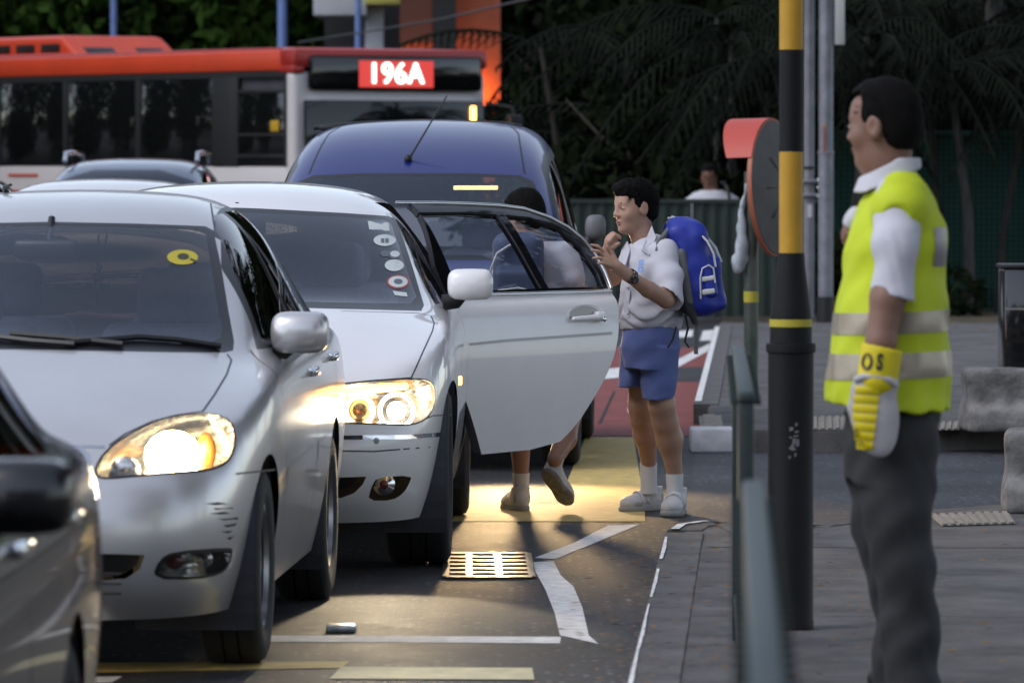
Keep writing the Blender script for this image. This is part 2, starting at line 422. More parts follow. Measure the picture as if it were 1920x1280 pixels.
    def cut(s, name, poly, m, view=None, both=True, side=True, cond=None, push=0.0, solid=0.0, bm=None, keep=False, parent=None, label=None, joined=True, thick_m=None):
        """separate the shell faces inside poly as parts (left half and its mirror image)"""
        src = bm if bm is not None else s.bm; view = view or s.cv; objs = []; acc = bmesh.new()
        for vw, sg in s.sides(view, both):
            def cc(f, sg=sg, vw=vw):
                c = f.calc_center_median()
                if side and c.x * sg < -.0: return False
                if isinstance(vw, CamView):
                    if f.normal.dot(vw.eye() - c) <= 0: return False
                elif vw.ax == 'x':
                    if f.normal.x * sg < .08: return False
                elif vw.ax == 'y':
                    if f.normal.y * -vw.sg < .05: return False
                elif f.normal.z < .1: return False
                return cond is None or cond(c, f.normal)
            p = poly if isinstance(vw, CamView) or vw.ax == 'x' or sg > 0 else [(-q[0], q[1]) for q in poly]
            fs = s.slice(src, vw, p, cc)
            if not keep and fs: 
                t = acc if joined else bmesh.new(); mp = {}
                for f in fs:
                    q = []
                    for v in f.verts:
                        if v not in mp: mp[v] = t.verts.new(v.co)
                        q.append(mp[v])
                    try: t.faces.new(q)
                    except ValueError: pass
                bmesh.ops.delete(src, geom=fs, context='FACES')
                if not joined: objs.append(s.finish(name, t, m, push, solid, parent, label))
        if joined and not keep:
            if len(acc.faces): return s.finish(name, acc, m, push, solid, parent, label)
            acc.free(); print('EMPTY CUT', name); return None
        return objs
    def finish(s, name, bm, m, push=0, solid=0, parent=None, label=None, xf=None, solid_m=None):
        if joined_dup := True: bmesh.ops.remove_doubles(bm, verts=bm.verts[:], dist=2e-5)
        ns = []
        for v in bm.verts:
            p, n, i, d = s.bvh.find_nearest(v.co)
            if p is None: ns.append(Vector((0, 0, 1))); continue
            acc = Vector()
            for c, nn in s.fn[i]: acc += nn / ((c - v.co).length_squared + 1e-6)
            ns.append(acc.normalized())
        if push:
            for v, n in zip(bm.verts, ns): v.co -= n * push
        bm.normal_update()
        for f in bm.faces:
            if f.normal.dot(ns[f.verts[0].index if f.verts[0].index >= 0 else 0]) < 0: pass
        bm.verts.index_update()
        for f in bm.faces:
            f.smooth = True
            if f.normal.dot(ns[f.verts[0].index]) < 0: f.normal_flip()
        if xf is not None: bmesh.ops.transform(bm, matrix=xf, verts=bm.verts[:]); ns = [xf.to_3x3() @ n for n in ns]
        me = bpy.data.meshes.new(name); bm.to_mesh(me); bm.free()
        try: me.normals_split_custom_set_from_vertices([tuple(n) for n in ns])
        except Exception as e: print('normals', e)
        o = link(name, me, m, parent or s.root); tag(o, label)
        if solid:                                             # inner skin and rim, a lining of its own
            b2 = bmesh.new(); mp = {}
            P = [v.co.copy() for v in me.vertices]; N = [Vector(n) for n in ns]
            inn = [b2.verts.new(p - n * solid) for p, n in zip(P, N)]; outr = {}
            cnt = {}
            for p in me.polygons:
                q = list(p.vertices)
                try: b2.faces.new([inn[i] for i in reversed(q)])
                except ValueError: pass
                for i in range(len(q)):
                    e = (q[i], q[(i + 1) % len(q)]); k = (min(e), max(e)); cnt.setdefault(k, []).append(e)
            for k, es in cnt.items():
                if len(es) == 1:
                    a_, b_ = es[0]
                    for i in (a_, b_):
                        if i not in outr: outr[i] = b2.verts.new(P[i] - N[i] * .002)
                    try: b2.faces.new((outr[b_], outr[a_], inn[a_], inn[b_]))
                    except ValueError: pass
            from_bm('door_lining' if 'door' in name else 'lining', b2, solid_m or MT['darkin'], o, sharp='keep')
        return o
    def hit(s, view, q, off=0.0):
        o, d = view.cast(q); p, n, i, dist = s.bvh.ray_cast(o, d.normalized())
        if p is None: return None, None
        if n.dot(d) > 0: n = -n
        return p + n * off, n
    def ribbon(s, bm, view, pts, wd=.005, off=.0012, closed=False, step=None):
        P = []
        pts = [tuple(map(float, q)) for q in pts]; pts = pts + [pts[0]] if closed else pts
        for i in range(len(pts) - 1):
            n = step or 6
            for t in range(n): P.append((pts[i][0] + (pts[i + 1][0] - pts[i][0]) * t / n, pts[i][1] + (pts[i + 1][1] - pts[i][1]) * t / n))
        P.append(pts[-1]); H = [s.hit(view, q, off) for q in P]; H = [h for h in H if h[0] is not None]
        prev = None
        for i, (p, n) in enumerate(H):
            t = (H[min(i + 1, len(H) - 1)][0] - H[max(i - 1, 0)][0])
            if t.length < 1e-6: continue
            sd_ = n.cross(t.normalized()).normalized() * wd / 2
            a, b = bm.verts.new(p + sd_), bm.verts.new(p - sd_)
            if prev and (p - prev[2]).length < .25: bm.faces.new((prev[0], prev[1], b, a))
            prev = (a, b, p)
    def seams(s, name, lines, m, wd=.005, both=True, parent=None):
        bm = bmesh.new()
        for view, pts in lines:
            vs = [view] if not isinstance(view, CamView) else ([s.cv, s.cm] if both else [s.cv])
            for vw in vs: s.ribbon(bm, vw, pts, wd)
            if isinstance(view, AxView):
                if view.ax == 'x' and both: s.ribbon(bm, AxView('x', -view.sg), pts, wd)
                elif view.ax != 'x' and both: s.ribbon(bm, view, [(-q[0], q[1]) for q in pts], wd)
        return from_bm(name, bm, m, parent or s.root, sharp='keep')
    def decal(s, name, view, poly, m, off=.002, parent=None, label=None):
        cx = sum(q[0] for q in poly) / len(poly); cy = sum(q[1] for q in poly) / len(poly)
        bm = bmesh.new(); ring = [s.hit(view, q, off)[0] for q in poly]; c = s.hit(view, (cx, cy), off)[0]
        if c is None or any(r is None for r in ring): print('decal miss', name); bm.free(); return None
        vs = [bm.verts.new(p) for p in ring]; cv = bm.verts.new(c)
        for i in range(len(vs)): bm.faces.new((vs[i], vs[(i + 1) % len(vs)], cv))
        o = from_bm(name, bm, m, parent or s.root); tag(o, label); return o
    def body(s, name='body', m=None, cond=None):
        bm = s.bm; s.bm = None; return s.finish(name, bm, m or s.paint)
    def housing(s, name, lens_obj, m, depth, vec=(0, 1, 0), shrink=.92, parent=None):
        """bowl behind a lens: extrude the lens outline inwards"""
        bm = bmesh.new(); bm.from_mesh(lens_obj.data)
        bmesh.ops.remove_doubles(bm, verts=bm.verts[:], dist=1e-4)
        bd = [e for e in bm.edges if e.is_boundary]; inner = [e for e in bm.edges if not e.is_boundary]
        v2 = Vector(vec).normalized() * depth; vs = {}; bm2 = bmesh.new(); c = Vector()
        bv = {v for e in bd for v in e.verts}
        groups = {1: [v for v in bv if v.co.x > 0], -1: [v for v in bv if v.co.x <= 0]}
        for sg, g in groups.items():
            if not g: continue
            c = sum((v.co for v in g), Vector()) / len(g); g = set(g)
            bk = {}
            for e in bd:
                if e.verts[0] in g and e.verts[1] in g:
                    q = []
                    for v in e.verts:
                        if v not in bk: bk[v] = (bm2.verts.new(v.co + v2 * .02), bm2.verts.new(c + (v.co - c) * shrink + v2), bm2.verts.new(c + (v.co - c) * shrink * .55 + v2 * 1.25))
                        q.append(bk[v])
                    for j in (0, 1): bm2.faces.new((q[0][j], q[1][j], q[1][j + 1], q[0][j + 1]))
            cb = bm2.verts.new(c + v2 * 1.3)
            for e in bd:
                if e.verts[0] in g and e.verts[1] in g: bm2.faces.new((bk[e.verts[0]][2], bk[e.verts[1]][2], cb))
        bm.free(); return from_bm(name, bm2, m, parent or s.root, smooth=True)
    def arches(s, ys, rad, zc, wd=.25):
        for y in ys:
            poly = [(y + rad * math.cos(2 * math.pi * i / 36), zc + rad * math.sin(2 * math.pi * i / 36)) for i in range(36)]
            for sg in (1, -1):
                fs = s.slice(s.bm, AxView('x'), poly, lambda f, sg=sg: f.calc_center_median().x * sg > .45 and f.calc_center_median().z < .80)
                bmesh.ops.delete(s.bm, geom=fs, context='FACES')
        bm = bmesh.new()
        for y in ys:
            for sg in (1, -1):
                x1 = sg * (s.T['xw'] - .02); x0 = sg * .45; r_ = []
                for i in range(25):
                    a = math.pi * (-.18 + 1.36 * i / 24); r_.append([bm.verts.new((x, y + (rad + .004) * math.cos(a), zc + (rad + .004) * math.sin(a))) for x in (x1, x0)])
                cc = bm.verts.new((x0, y, zc))
                for i in range(24):
                    bm.faces.new((r_[i][0], r_[i][1], r_[i + 1][1], r_[i + 1][0])); bm.faces.new((r_[i][1], r_[i + 1][1], cc))
        from_bm('wheel_arch', bm, MT['darkin'], s.root, smooth=False)
    def wheels(s, ys, xw, r, wd, rr, rimm=None, steer=0.0, spokes=7):
        tb = None
        for y in ys:
            for sg in (1, -1):
                if tb is None:
                    bm = bmesh.new(); h = wd / 2
                    bm_lathe(bm, [(rr - .005, -h * .8), (rr + .02, -h * .98), (r - .035, -h), (r - .012, -h * .9), (r, -h * .72), (r, -h * .3), (r - .007, -h * .28), (r - .007, -h * .22), (r, -h * .2), (r, h * .2), (r - .007, h * .22), (r - .007, h * .28), (r, h * .3), (r, h * .72), (r - .012, h * .9), (r - .035, h), (rr + .02, h * .98), (rr - .005, h * .8)], 40)
                    to = from_bm('wheel', bm, MT['rubber'], s.root, smooth=True, sharp=40); tb = to.data
                    bm = bmesh.new()
                    bm_lathe(bm, [(rr, -h * .8), (rr - .012, -h * .7), (rr - .02, h * .4), (rr - .008, h * .7), (rr + .004, h * .86), (rr - .006, h * .88), (rr - .018, h * .72)], 40)
                    bm_lathe(bm, [(.001, h * .62), (.05, h * .60), (.062, h * .45), (.07, h * .2)], 20)
                    bm_lathe(bm, [(.07, -h * .1), (rr - .03, -h * .1)], 24)
                    for i in range(spokes):
                        a = 2 * math.pi * i / spokes; M = Matrix.Rotation(a, 3, 'Z')
                        bm_box(bm, M @ Vector(((rr + .03) / 2, 0, h * .5)), (rr - .05, .045, .03), M, .008, 1)
                    ro = from_bm('rim', bm, rimm or MT['rim'], to, smooth=True, sharp=40); rb = ro.data
                else:
                    to = link('wheel', tb, parent=s.root); ro = link('rim', rb, parent=to)
                to.location = (sg * (xw - wd / 2), y, r); to.rotation_euler = (0, R(90) * sg, 0)
                if y == ys[0] and steer: to.rotation_euler = (0, R(90) * sg, steer)
    def underside(s, y0, y1, hw, z=.2):
        bm = bmesh.new(); bm_box(bm, (0, (y0 + y1) / 2 + .15, z + .05), (hw * 2, y1 - y0 - .35, .06)); bm_box(bm, (0, y0 + .75, .45), (hw * 1.2, .5, .36))
        from_bm('underbody', bm, MT['darkin'], s.root)
    def interior(s, yd, ys_front, ys_rear, belt, hw, shelf_y, wheel_side=-1):
        bm = bmesh.new(); bm_box(bm, (0, yd, belt - .10), (hw * 2, .34, .16), None, .04, 3); bm_box(bm, (wheel_side * .36, yd + .07, belt - .03), (.36, .16, .10), None, .04, 3)
        from_bm('dashboard', bm, MT['darkin'], s.root, smooth=True, sharp=50)
        bm = bmesh.new()
        M = Matrix.Translation((wheel_side * .36, yd + .33, belt - .04)) @ Matrix.Rotation(R(65), 4, 'X')
        pts = [M @ Vector((.18 * math.cos(a), .18 * math.sin(a), 0)) for a in [2 * math.pi * i / 24 for i in range(25)]]
        bm_tube(bm, pts, .014, 8, False); bm_box(bm, M @ Vector((0, 0, 0)), (.34, .05, .02), M.to_3x3()); from_bm('steering_wheel', bm, MT['black'], s.root, smooth=True)
        for yy in (ys_front, ys_rear):
            for sg in (1, -1):
                x = sg * (.37 if yy == ys_front else .36)
                RM = Matrix.Rotation(R(-14), 3, 'X')
                bm = bmesh.new(); bm_box(bm, (x, yy, belt - .25), (.52, .13, .70), RM, .055, 4); bm_box(bm, (x, yy - .22, .48), (.50, .52, .14), None, .05, 3)
                so = from_bm('seat', bm, MT['seat'], s.root, smooth=True, sharp=60)
                bm = bmesh.new(); bm_box(bm, (x, yy + .085, belt + .185), (.28, .09, .20), RM, .045, 4)
                for q in (-.07, .07): bm_box(bm, (x + q, yy + .085, belt + .08), (.012, .012, .12))
                from_bm('headrest', bm, MT['seat'], so, smooth=True, sharp=60)
        box('parcel_shelf', (0, shelf_y, belt - .02), (hw * 1.8, .4, .03), MT['darkin'], s.root)
        box('floor_pan', (0, (yd + shelf_y) / 2, .30), (hw * 2, shelf_y - yd + .5, .04), MT['darkin'], s.root)
        bm = bmesh.new()
        for sg in (1, -1): bm_box(bm, (sg * (hw + .005), (yd + shelf_y) / 2, belt - .36), (.02, shelf_y - yd, .64))
        from_bm('inner_lining', bm, MT['darkin'], s.root)
def wing_mirror(car, c, size, m, sg=1, parent=None, foot=None):
    w_, d_, h_ = size; lo = (c[0] - .16, c[1] - .16, c[2] - .13); F = Field(lo, (c[0] + .16, c[1] + .16, c[2] + .13), .008)
    F.box(c, (w_ / 2, d_ / 2, h_ / 2), min(h_, d_) * .30); F.ell((c[0], c[1] - d_ * .38, c[2]), (w_ * .44, d_ * .25, h_ * .42), k=.03)
    F.clip(lambda x, y, z: y - (c[1] + d_ * .5))
    o = F.obj('wing_mirror', m, parent or car.root, 2)
    box('mirror_glass', (c[0], c[1] + d_ * .5 + .002, c[2]), (w_ * .84, .004, h_ * .8), MT['chrome'], o, bev=.0015, seg=1)
    if foot is not None:
        bm = bmesh.new(); bm_tube(bm, [foot, ((foot[0] + c[0]) / 2, (foot[1] + c[1]) / 2, (foot[2] + c[2] - h_ * .5) / 2), (c[0] - sg * w_ * .25, c[1], c[2] - h_ * .4)], [.035, .032, .03], 10)
        from_bm('mirror_foot', bm, MT['black'], o, smooth=True, sharp=50)
    return o
def mirror_copy(o, parent):
    """mirrored copy of a part (and its pieces) on the other side of the car"""
    me = o.data.copy(); n = len(me.vertices); a = np.empty(n * 3, np.float32); me.vertices.foreach_get('co', a); a[0::3] *= -1; me.vertices.foreach_set('co', a)
    me.flip_normals(); me.update(); c = bpy.data.objects.new(o.name.split('.')[0], me); COL.objects.link(c); c.parent = parent
    for k in o.keys(): c[k] = o[k]
    for ch in o.children: mirror_copy(ch, c)
    return c
def lamp_spot(name, car, loc, energy, size=R(70), blend=.8, col=(1, .72, .42), down=6.0, radius=.05, yaw=0):
    d = bpy.data.lights.new(name, 'SPOT'); d.energy = energy; d.color = col; d.spot_size = size; d.spot_blend = blend; d.shadow_soft_size = radius
    o = bpy.data.objects.new(name, d); COL.objects.link(o); o.parent = car.root; o.location = loc
    o.rotation_euler = Vector((math.sin(R(yaw)), -math.cos(R(yaw)), -math.tan(R(down)))).to_track_quat('-Z', 'Y').to_euler(); return o
def bead(pts, it=2): return smooth_poly(pts, it)
FR = [0, .14, .34, .56, .76, .90, 1.0]; PROF = [.92, .955, .985, 1.0, .998, .985, .955]
# ------------------------------------------------------------------ silver sedan
def silver_sedan():
    paint = mat('silver_paint', (.64, .62, .62), .32, .55, .6, var=.04, scale=3); paint.node_tree.nodes['Principled BSDF'].inputs['Coat Roughness'].default_value = .07
    T = dict(prof=PROF, fr=FR, zb=.20, xw=.845,
        front=dict(y=[-.74, -.85, -.90, -.905, -.87, -.80, -.735], fa=[0, .25, .48, .70, .88, 1.0], sweep=[0, .008, .03, .075, .16, .33], xc=.765, zb=.19, zt=(.725, .735)),
        rear=dict(y=[3.52, 3.60, 3.64, 3.64, 3.63, 3.62, 3.58], fa=[0, .25, .48, .70, .88, 1.0], sweep=[0, .005, .02, .05, .12, .28], xc=.77, zb=.24, zt=(1.02, .96)),
        st=[(-.36, .815, .775, (-.52, .815), (.42, -.47, .80), (.69, -.40, .785)),
            (0, .848, .845, (0, .925), (.46, 0, .915), (.735, 0, .865)),
            (.32, .855, .885, (.26, .985), (.50, .31, .968), (.755, .33, .905)),
            (.60, .855, .905, (.41, 1.01), (.68, .60, .985), (.775, .62, .925)),
            (1.0, .855, .92, (.84, 1.25), (.625, 1.03, 1.205), (.785, 1.0, .945)),
            (1.42, .855, .93, (1.30, 1.44), (.565, 1.45, 1.40), (.785, 1.42, .955)),
            (1.8, .855, .935, (1.75, 1.482), (.555, 1.8, 1.44), (.785, 1.8, .96)),
            (2.2, .855, .94, (2.2, 1.487), (.55, 2.2, 1.44), (.785, 2.2, .965)),
            (2.6, .852, .95, (2.65, 1.46), (.535, 2.62, 1.405), (.775, 2.6, .975)),
            (2.95, .845, .955, (2.98, 1.34), (.555, 2.95, 1.27), (.76, 2.95, .98)),
            (3.25, .835, .955, (3.32, 1.075), (.60, 3.25, 1.05), (.74, 3.25, .985)),
            (3.48, .815, .95, (3.5, 1.045), (.55, 3.49, 1.035), (.70, 3.48, .985))])
    c = Car('silver_sedan', 'silver sedan with one lit headlamp, a yellow windscreen sticker and black wipers', 'car', (-1.606, 17.84), R(2.7), T, paint)
    S = AxView('x')
    c.arches((0, 2.6), .345, .315)
    # windscreen: black border, then glass
    ws = [(-260, 411), (100, 416), (250, 419), (385, 424), (400, 432), (415, 500), (428, 580), (439, 640), (437, 657), (420, 661), (300, 660), (100, 656), (-260, 650)]
    gl = [(-260, 420), (100, 424), (250, 427), (368, 431), (386, 440), (396, 500), (408, 575), (417, 615), (413, 634), (395, 641), (300, 641), (100, 636), (-260, 630)]
    up = lambda p, n: p.z > .95 and p.y < 1.7
    c.cut('windscreen', gl, MT['wglass'], cond=up)
    c.cut('windscreen_seal', ws, MT['seal'], cond=up)
    # side windows and rear window
    bl = .985
    c.cut('side_window', [(.84, bl + .005), (1.10, 1.19), (1.38, 1.345), (1.56, 1.395), (1.70, 1.40), (1.70, bl)], MT['sglass'], S, joined=False)
    c.cut('side_window', [(1.78, bl), (1.78, 1.405), (2.2, 1.405), (2.48, 1.365), (2.55, bl + .06), (2.55, bl)], MT['sglass'], S, joined=False)
    c.cut('window_frame', [(.70, bl - .02), (.84, 1.035), (1.08, 1.215), (1.36, 1.375), (1.55, 1.422), (1.78, 1.428), (2.2, 1.424), (2.50, 1.385), (2.72, 1.25), (2.84, 1.02), (2.84, bl - .02)], MT['seal'], S, cond=lambda p, n: abs(n.x) > .5, joined=False)
    c.cut('rear_window', bead([(-.56, 1.10), (-.50, 1.37), (.50, 1.37), (.56, 1.10)], 1), MT['wglass'], AxView('y', -1), both=False, side=False, cond=lambda p, n: p.y > 2.6)
    # lamps and grilles
    hl = bead([(182, 893), (179, 876), (198, 846), (235, 818), (290, 790), (350, 776), (402, 775), (432, 788), (441, 815), (438, 845), (425, 868), (393, 881), (330, 886), (260, 891), (200, 897)], 1)
    lens = c.cut('headlamp', hl, MT['lens'], joined=False)
    c.seams('headlamp_rim', [(c.cv, list(hl) + [hl[0]])], MT['black'], .008)
    [c.housing('lamp_reflector', o, MT['lampchrome'], .13, parent=o) for o in lens]
    fog = bead([(288, 1082), (300, 1050), (325, 1036), (430, 1028), (436, 1034), (428, 1060), (412, 1074), (370, 1083)], 1)
    fl = c.cut('fog_lamp', fog, MT['lens'], joined=False); [c.housing('fog_reflector', o, MT['lampchrome'], .08, parent=o) for o in fl]
    c.seams('fog_rim', [(c.cv, list(fog) + [fog[0]])], MT['black'], .010)
    g = c.cut('lower_grille', [(-300, 1038), (215, 1038), (271, 1040), (262, 1066), (236, 1084), (180, 1088), (-300, 1090)], MT['black'], push=.03)
    bm = bmesh.new()
    for z in (.345, .315, .285): bm_box(bm, (0, -.885, z), (.95, .02, .006))
    from_bm('grille_bar', bm, MT['rubber'], c.root)
    c.cut('grille', [(-330, 838), (145, 840), (160, 852), (166, 885), (100, 905), (-300, 905)], MT['black'], push=.02)
    c.seams('grille_chrome', [(c.cv, [(-300, 836), (120, 836), (150, 841), (163, 853), (168, 886)])], MT['chrome'], .018)
    bm = bmesh.new()
    for z in (.66, .625, .59): bm_box(bm, (0, -.90, z), (.62, .012, .01), None, .003, 1)
    from_bm('grille_slat', bm, MT['chrome'], c.root)
    # bonnet, doors
    hood = [(-260, 653), (100, 659), (300, 663), (426, 664), (434, 675), (425, 702), (402, 740), (380, 771), (330, 778), (285, 790), (235, 813), (205, 835), (150, 836), (-260, 834)]
    bo = c.cut('bonnet', hood, paint, cond=lambda p, n: n.z > .25 and p.z > .66)
    bmp = [(.88, .24), (-.36, .24)]
    d1 = [(.52, .36), (.47, .62), (.52, .90), (.70, .955), (.84, 1.02)]
    c.cut('front_door', [(.52, .27), (.47, .62), (.52, .88), (.64, bl - .02), (1.73, bl - .02), (1.73, .27)], paint, S, joined=False)
    c.cut('rear_door', [(1.74, .27), (1.74, bl - .02), (2.72, bl - .02), (2.66, .80), (2.48, .66), (2.33, .58), (2.22, .40), (2.20, .27)], paint, S, joined=False)
    c.seams('panel_gap', [(c.cv, hood[3:12]), (c.cv, [(442, 888), (470, 885), (515, 880)]),
        (S, [(.52, .27), (.47, .62), (.52, .88), (.64, .965)]), (S, [(1.735, .27), (1.735, .965)]), (S, [(2.72, .96), (2.66, .80), (2.48, .68)]), (c.cv, [(395, 381), (402, 425)])], MT['black'], .006)
    c.seams('body_moulding', [(S, [(.56, .56), (1.70, .58)]), (S, [(1.77, .58), (2.22, .59)])], paint, .06)
    b = c.body()
    # scuffs on the bumper corner
    sm_ = mat('bumper_scuff', (.03, .03, .03), .8)
    for p in ([(384, 944), (408, 941), (428, 944), (405, 946.5)], [(400, 952), (436, 951), (438, 953), (404, 955)], [(392, 962), (420, 959), (432, 962), (412, 964)], [(408, 972), (445, 969), (446, 973), (420, 975)], [(418, 984), (444, 980), (440, 985), (424, 988)], [(412, 996), (436, 994), (428, 999)], [(424, 1008), (438, 1004), (430, 1012)]) if True else ([(382, 948), (412, 944), (425, 950), (405, 957)], [(395, 958), (430, 962), (420, 972), (402, 968)], [(412, 978), (442, 975), (436, 992), (418, 990)], [(414, 1000), (440, 1004), (424, 1018)]):
        c.decal('scuff', c.cv, p, sm_, .0015)
    # lamp insides: lit reflector, dark inner bowl, amber outer part
    def sub(px, depth, r, m, nm, par):
        h, n = c.hit(c.cv, px, -depth)
        for sg, o in zip((1, -1), par): ellipsoid(nm, (abs(h.x) * sg, h.y, h.z), r, m, o)
    sub((333, 834), .045, (.088, .014, .080), MT['hl_warm'], 'lamp_bulb', lens)
    sub((237, 860), .05, (.05, .02, .045), MT['lampchrome'], 'inner_bowl', lens)
    sub((405, 828), .05, (.032, .02, .06), MT['amberlens'], 'turn_signal', lens)
    sub((340, 1058), .035, (.03, .012, .026), MT['redlens'], 'fog_bulb', fl); sub((400, 1052), .035, (.03, .012, .026), MT['lampchrome'], 'fog_bulb', fl)
    c.underside(-.72, 3.5, .62); c.wheels((0, 2.6), .835, .308, .195, .195)
    c.interior(.82, 1.62, 2.55, .93, .70, 3.0)
    mr = wing_mirror(c, (.862, .92, 1.015), (.185, .17, .135), paint, 1, foot=(.77, .90, .965)); mirror_copy(mr, c.root)
    # door handles
    for y, z in ((1.60, .86), (2.52, .88)):
        for sg in (1, -1):
            h, n = c.hit(AxView('x', sg), (y, z))
            bm = bmesh.new(); bm_box(bm, (h.x + sg * .022, y, z), (.02, .17, .028), None, .009, 2); bm_box(bm, (h.x + sg * .008, y - .07, z), (.03, .03, .03), None, .008, 2); bm_box(bm, (h.x + sg * .008, y + .07, z), (.03, .03, .03), None, .008, 2)
            from_bm('door_handle', bm, MT['chrome'], c.root, smooth=True, sharp=50)
    # wipers, rear-view mirror, pendant, sticker, cloth on the rear shelf
    for pts in ([(20, 632), (120, 640), (230, 652)], [(120, 650), (260, 638), (330, 643), (412, 655)], [(-180, 628), (-40, 634), (60, 646), (140, 652)]):
        H = [c.hit(c.cv, q, .012)[0] for q in pts]; tube('wiper', [h for h in H if h is not None], .011, MT['black'], c.root, 6)
    bm = bmesh.new(); bm_box(bm, (-.01, 1.12, 1.285), (.225, .04, .068), Matrix.Rotation(R(-8), 3, 'Z'), .02, 3); bm_tube(bm, [(0, 1.13, 1.31), (0, 1.2, 1.39)], .012, 8)
    from_bm('rear_view_mirror', bm, MT['black'], c.root, smooth=True, sharp=50)
    p0 = c.I @ at(185, 440, 19.15); p1 = c.I @ at(183, 520, 19.15)
    bm = bmesh.new(); bm_tube(bm, [p0, p1], .004, 6); bm_tube(bm, [p0 + Vector((.03, 0, .02)), p0 + Vector((.02, 0, -.07)), p1], .003, 6)
    bmesh.ops.create_uvsphere(bm, u_segments=10, v_segments=6, radius=.018, matrix=Matrix.Translation(p1)); bm_tube(bm, [p1, p1 - Vector((0, 0, .09))], [.012, .004], 6)
    from_bm('pendant', bm, mat('pendant_cord', (.05, .02, .03), .8), c.root, smooth=True)
    ys_ = mat('yellow_sticker', (.55, .45, .03), .5); ds = mat('sticker_print', (.05, .05, .03), .5)
    el = lambda cx, cy, a, b, n=20: [(cx + a * math.cos(2 * math.pi * i / n), cy + b * math.sin(2 * math.pi * i / n)) for i in range(n)]
    st = c.decal('sticker', c.cv, el(342, 483, 29, 14), ys_, .002, label='yellow oval sticker with a dark mark on the windscreen')
    c.decal('sticker_mark', c.cv, el(343, 482, 11, 6), ds, .003, parent=st); c.decal('sticker_mark', c.cv, [(355, 488), (366, 493), (369, 490), (357, 485)], ds, .003, parent=st)
    F = Field((-.5, 2.7, .9), (.5, 3.2, 1.15), .012); F.chain([(-.38, 2.82, .965), (-.1, 2.86, .985), (.18, 2.84, .965), (.4, 2.9, .955)], [.03, .045, .04, .03]); F.chain([(-.3, 2.95, .97), (.3, 2.95, .98)], [.04, .05])
    F.obj('folded_cloth', mat('red_cloth', (.22, .05, .04), .9), c.root)
    # aerial, washer jet, plate
    tube('aerial', [(-.25, 1.9, 1.475), (-.25, 1.86, 1.49), (-.22, 1.80, 1.498)], [.012, .008, .005], MT['black'], c.root, 8)
    box('washer_jet', (.14, .36, .995), (.03, .03, .016), MT['black'], c.root, bev=.005)
    box('number_plate', (0, -.925, .47), (.46, .012, .11), MT['black'], c.root, bev=.004)
    for sg in (1, -1): lamp_spot('headlamp_beam', c, (sg * .575, -.93, .645), 30, R(80), 1.0, (1, .78, .5), 5)
    # passenger seen through the side window
    return c
silver = silver_sedan()
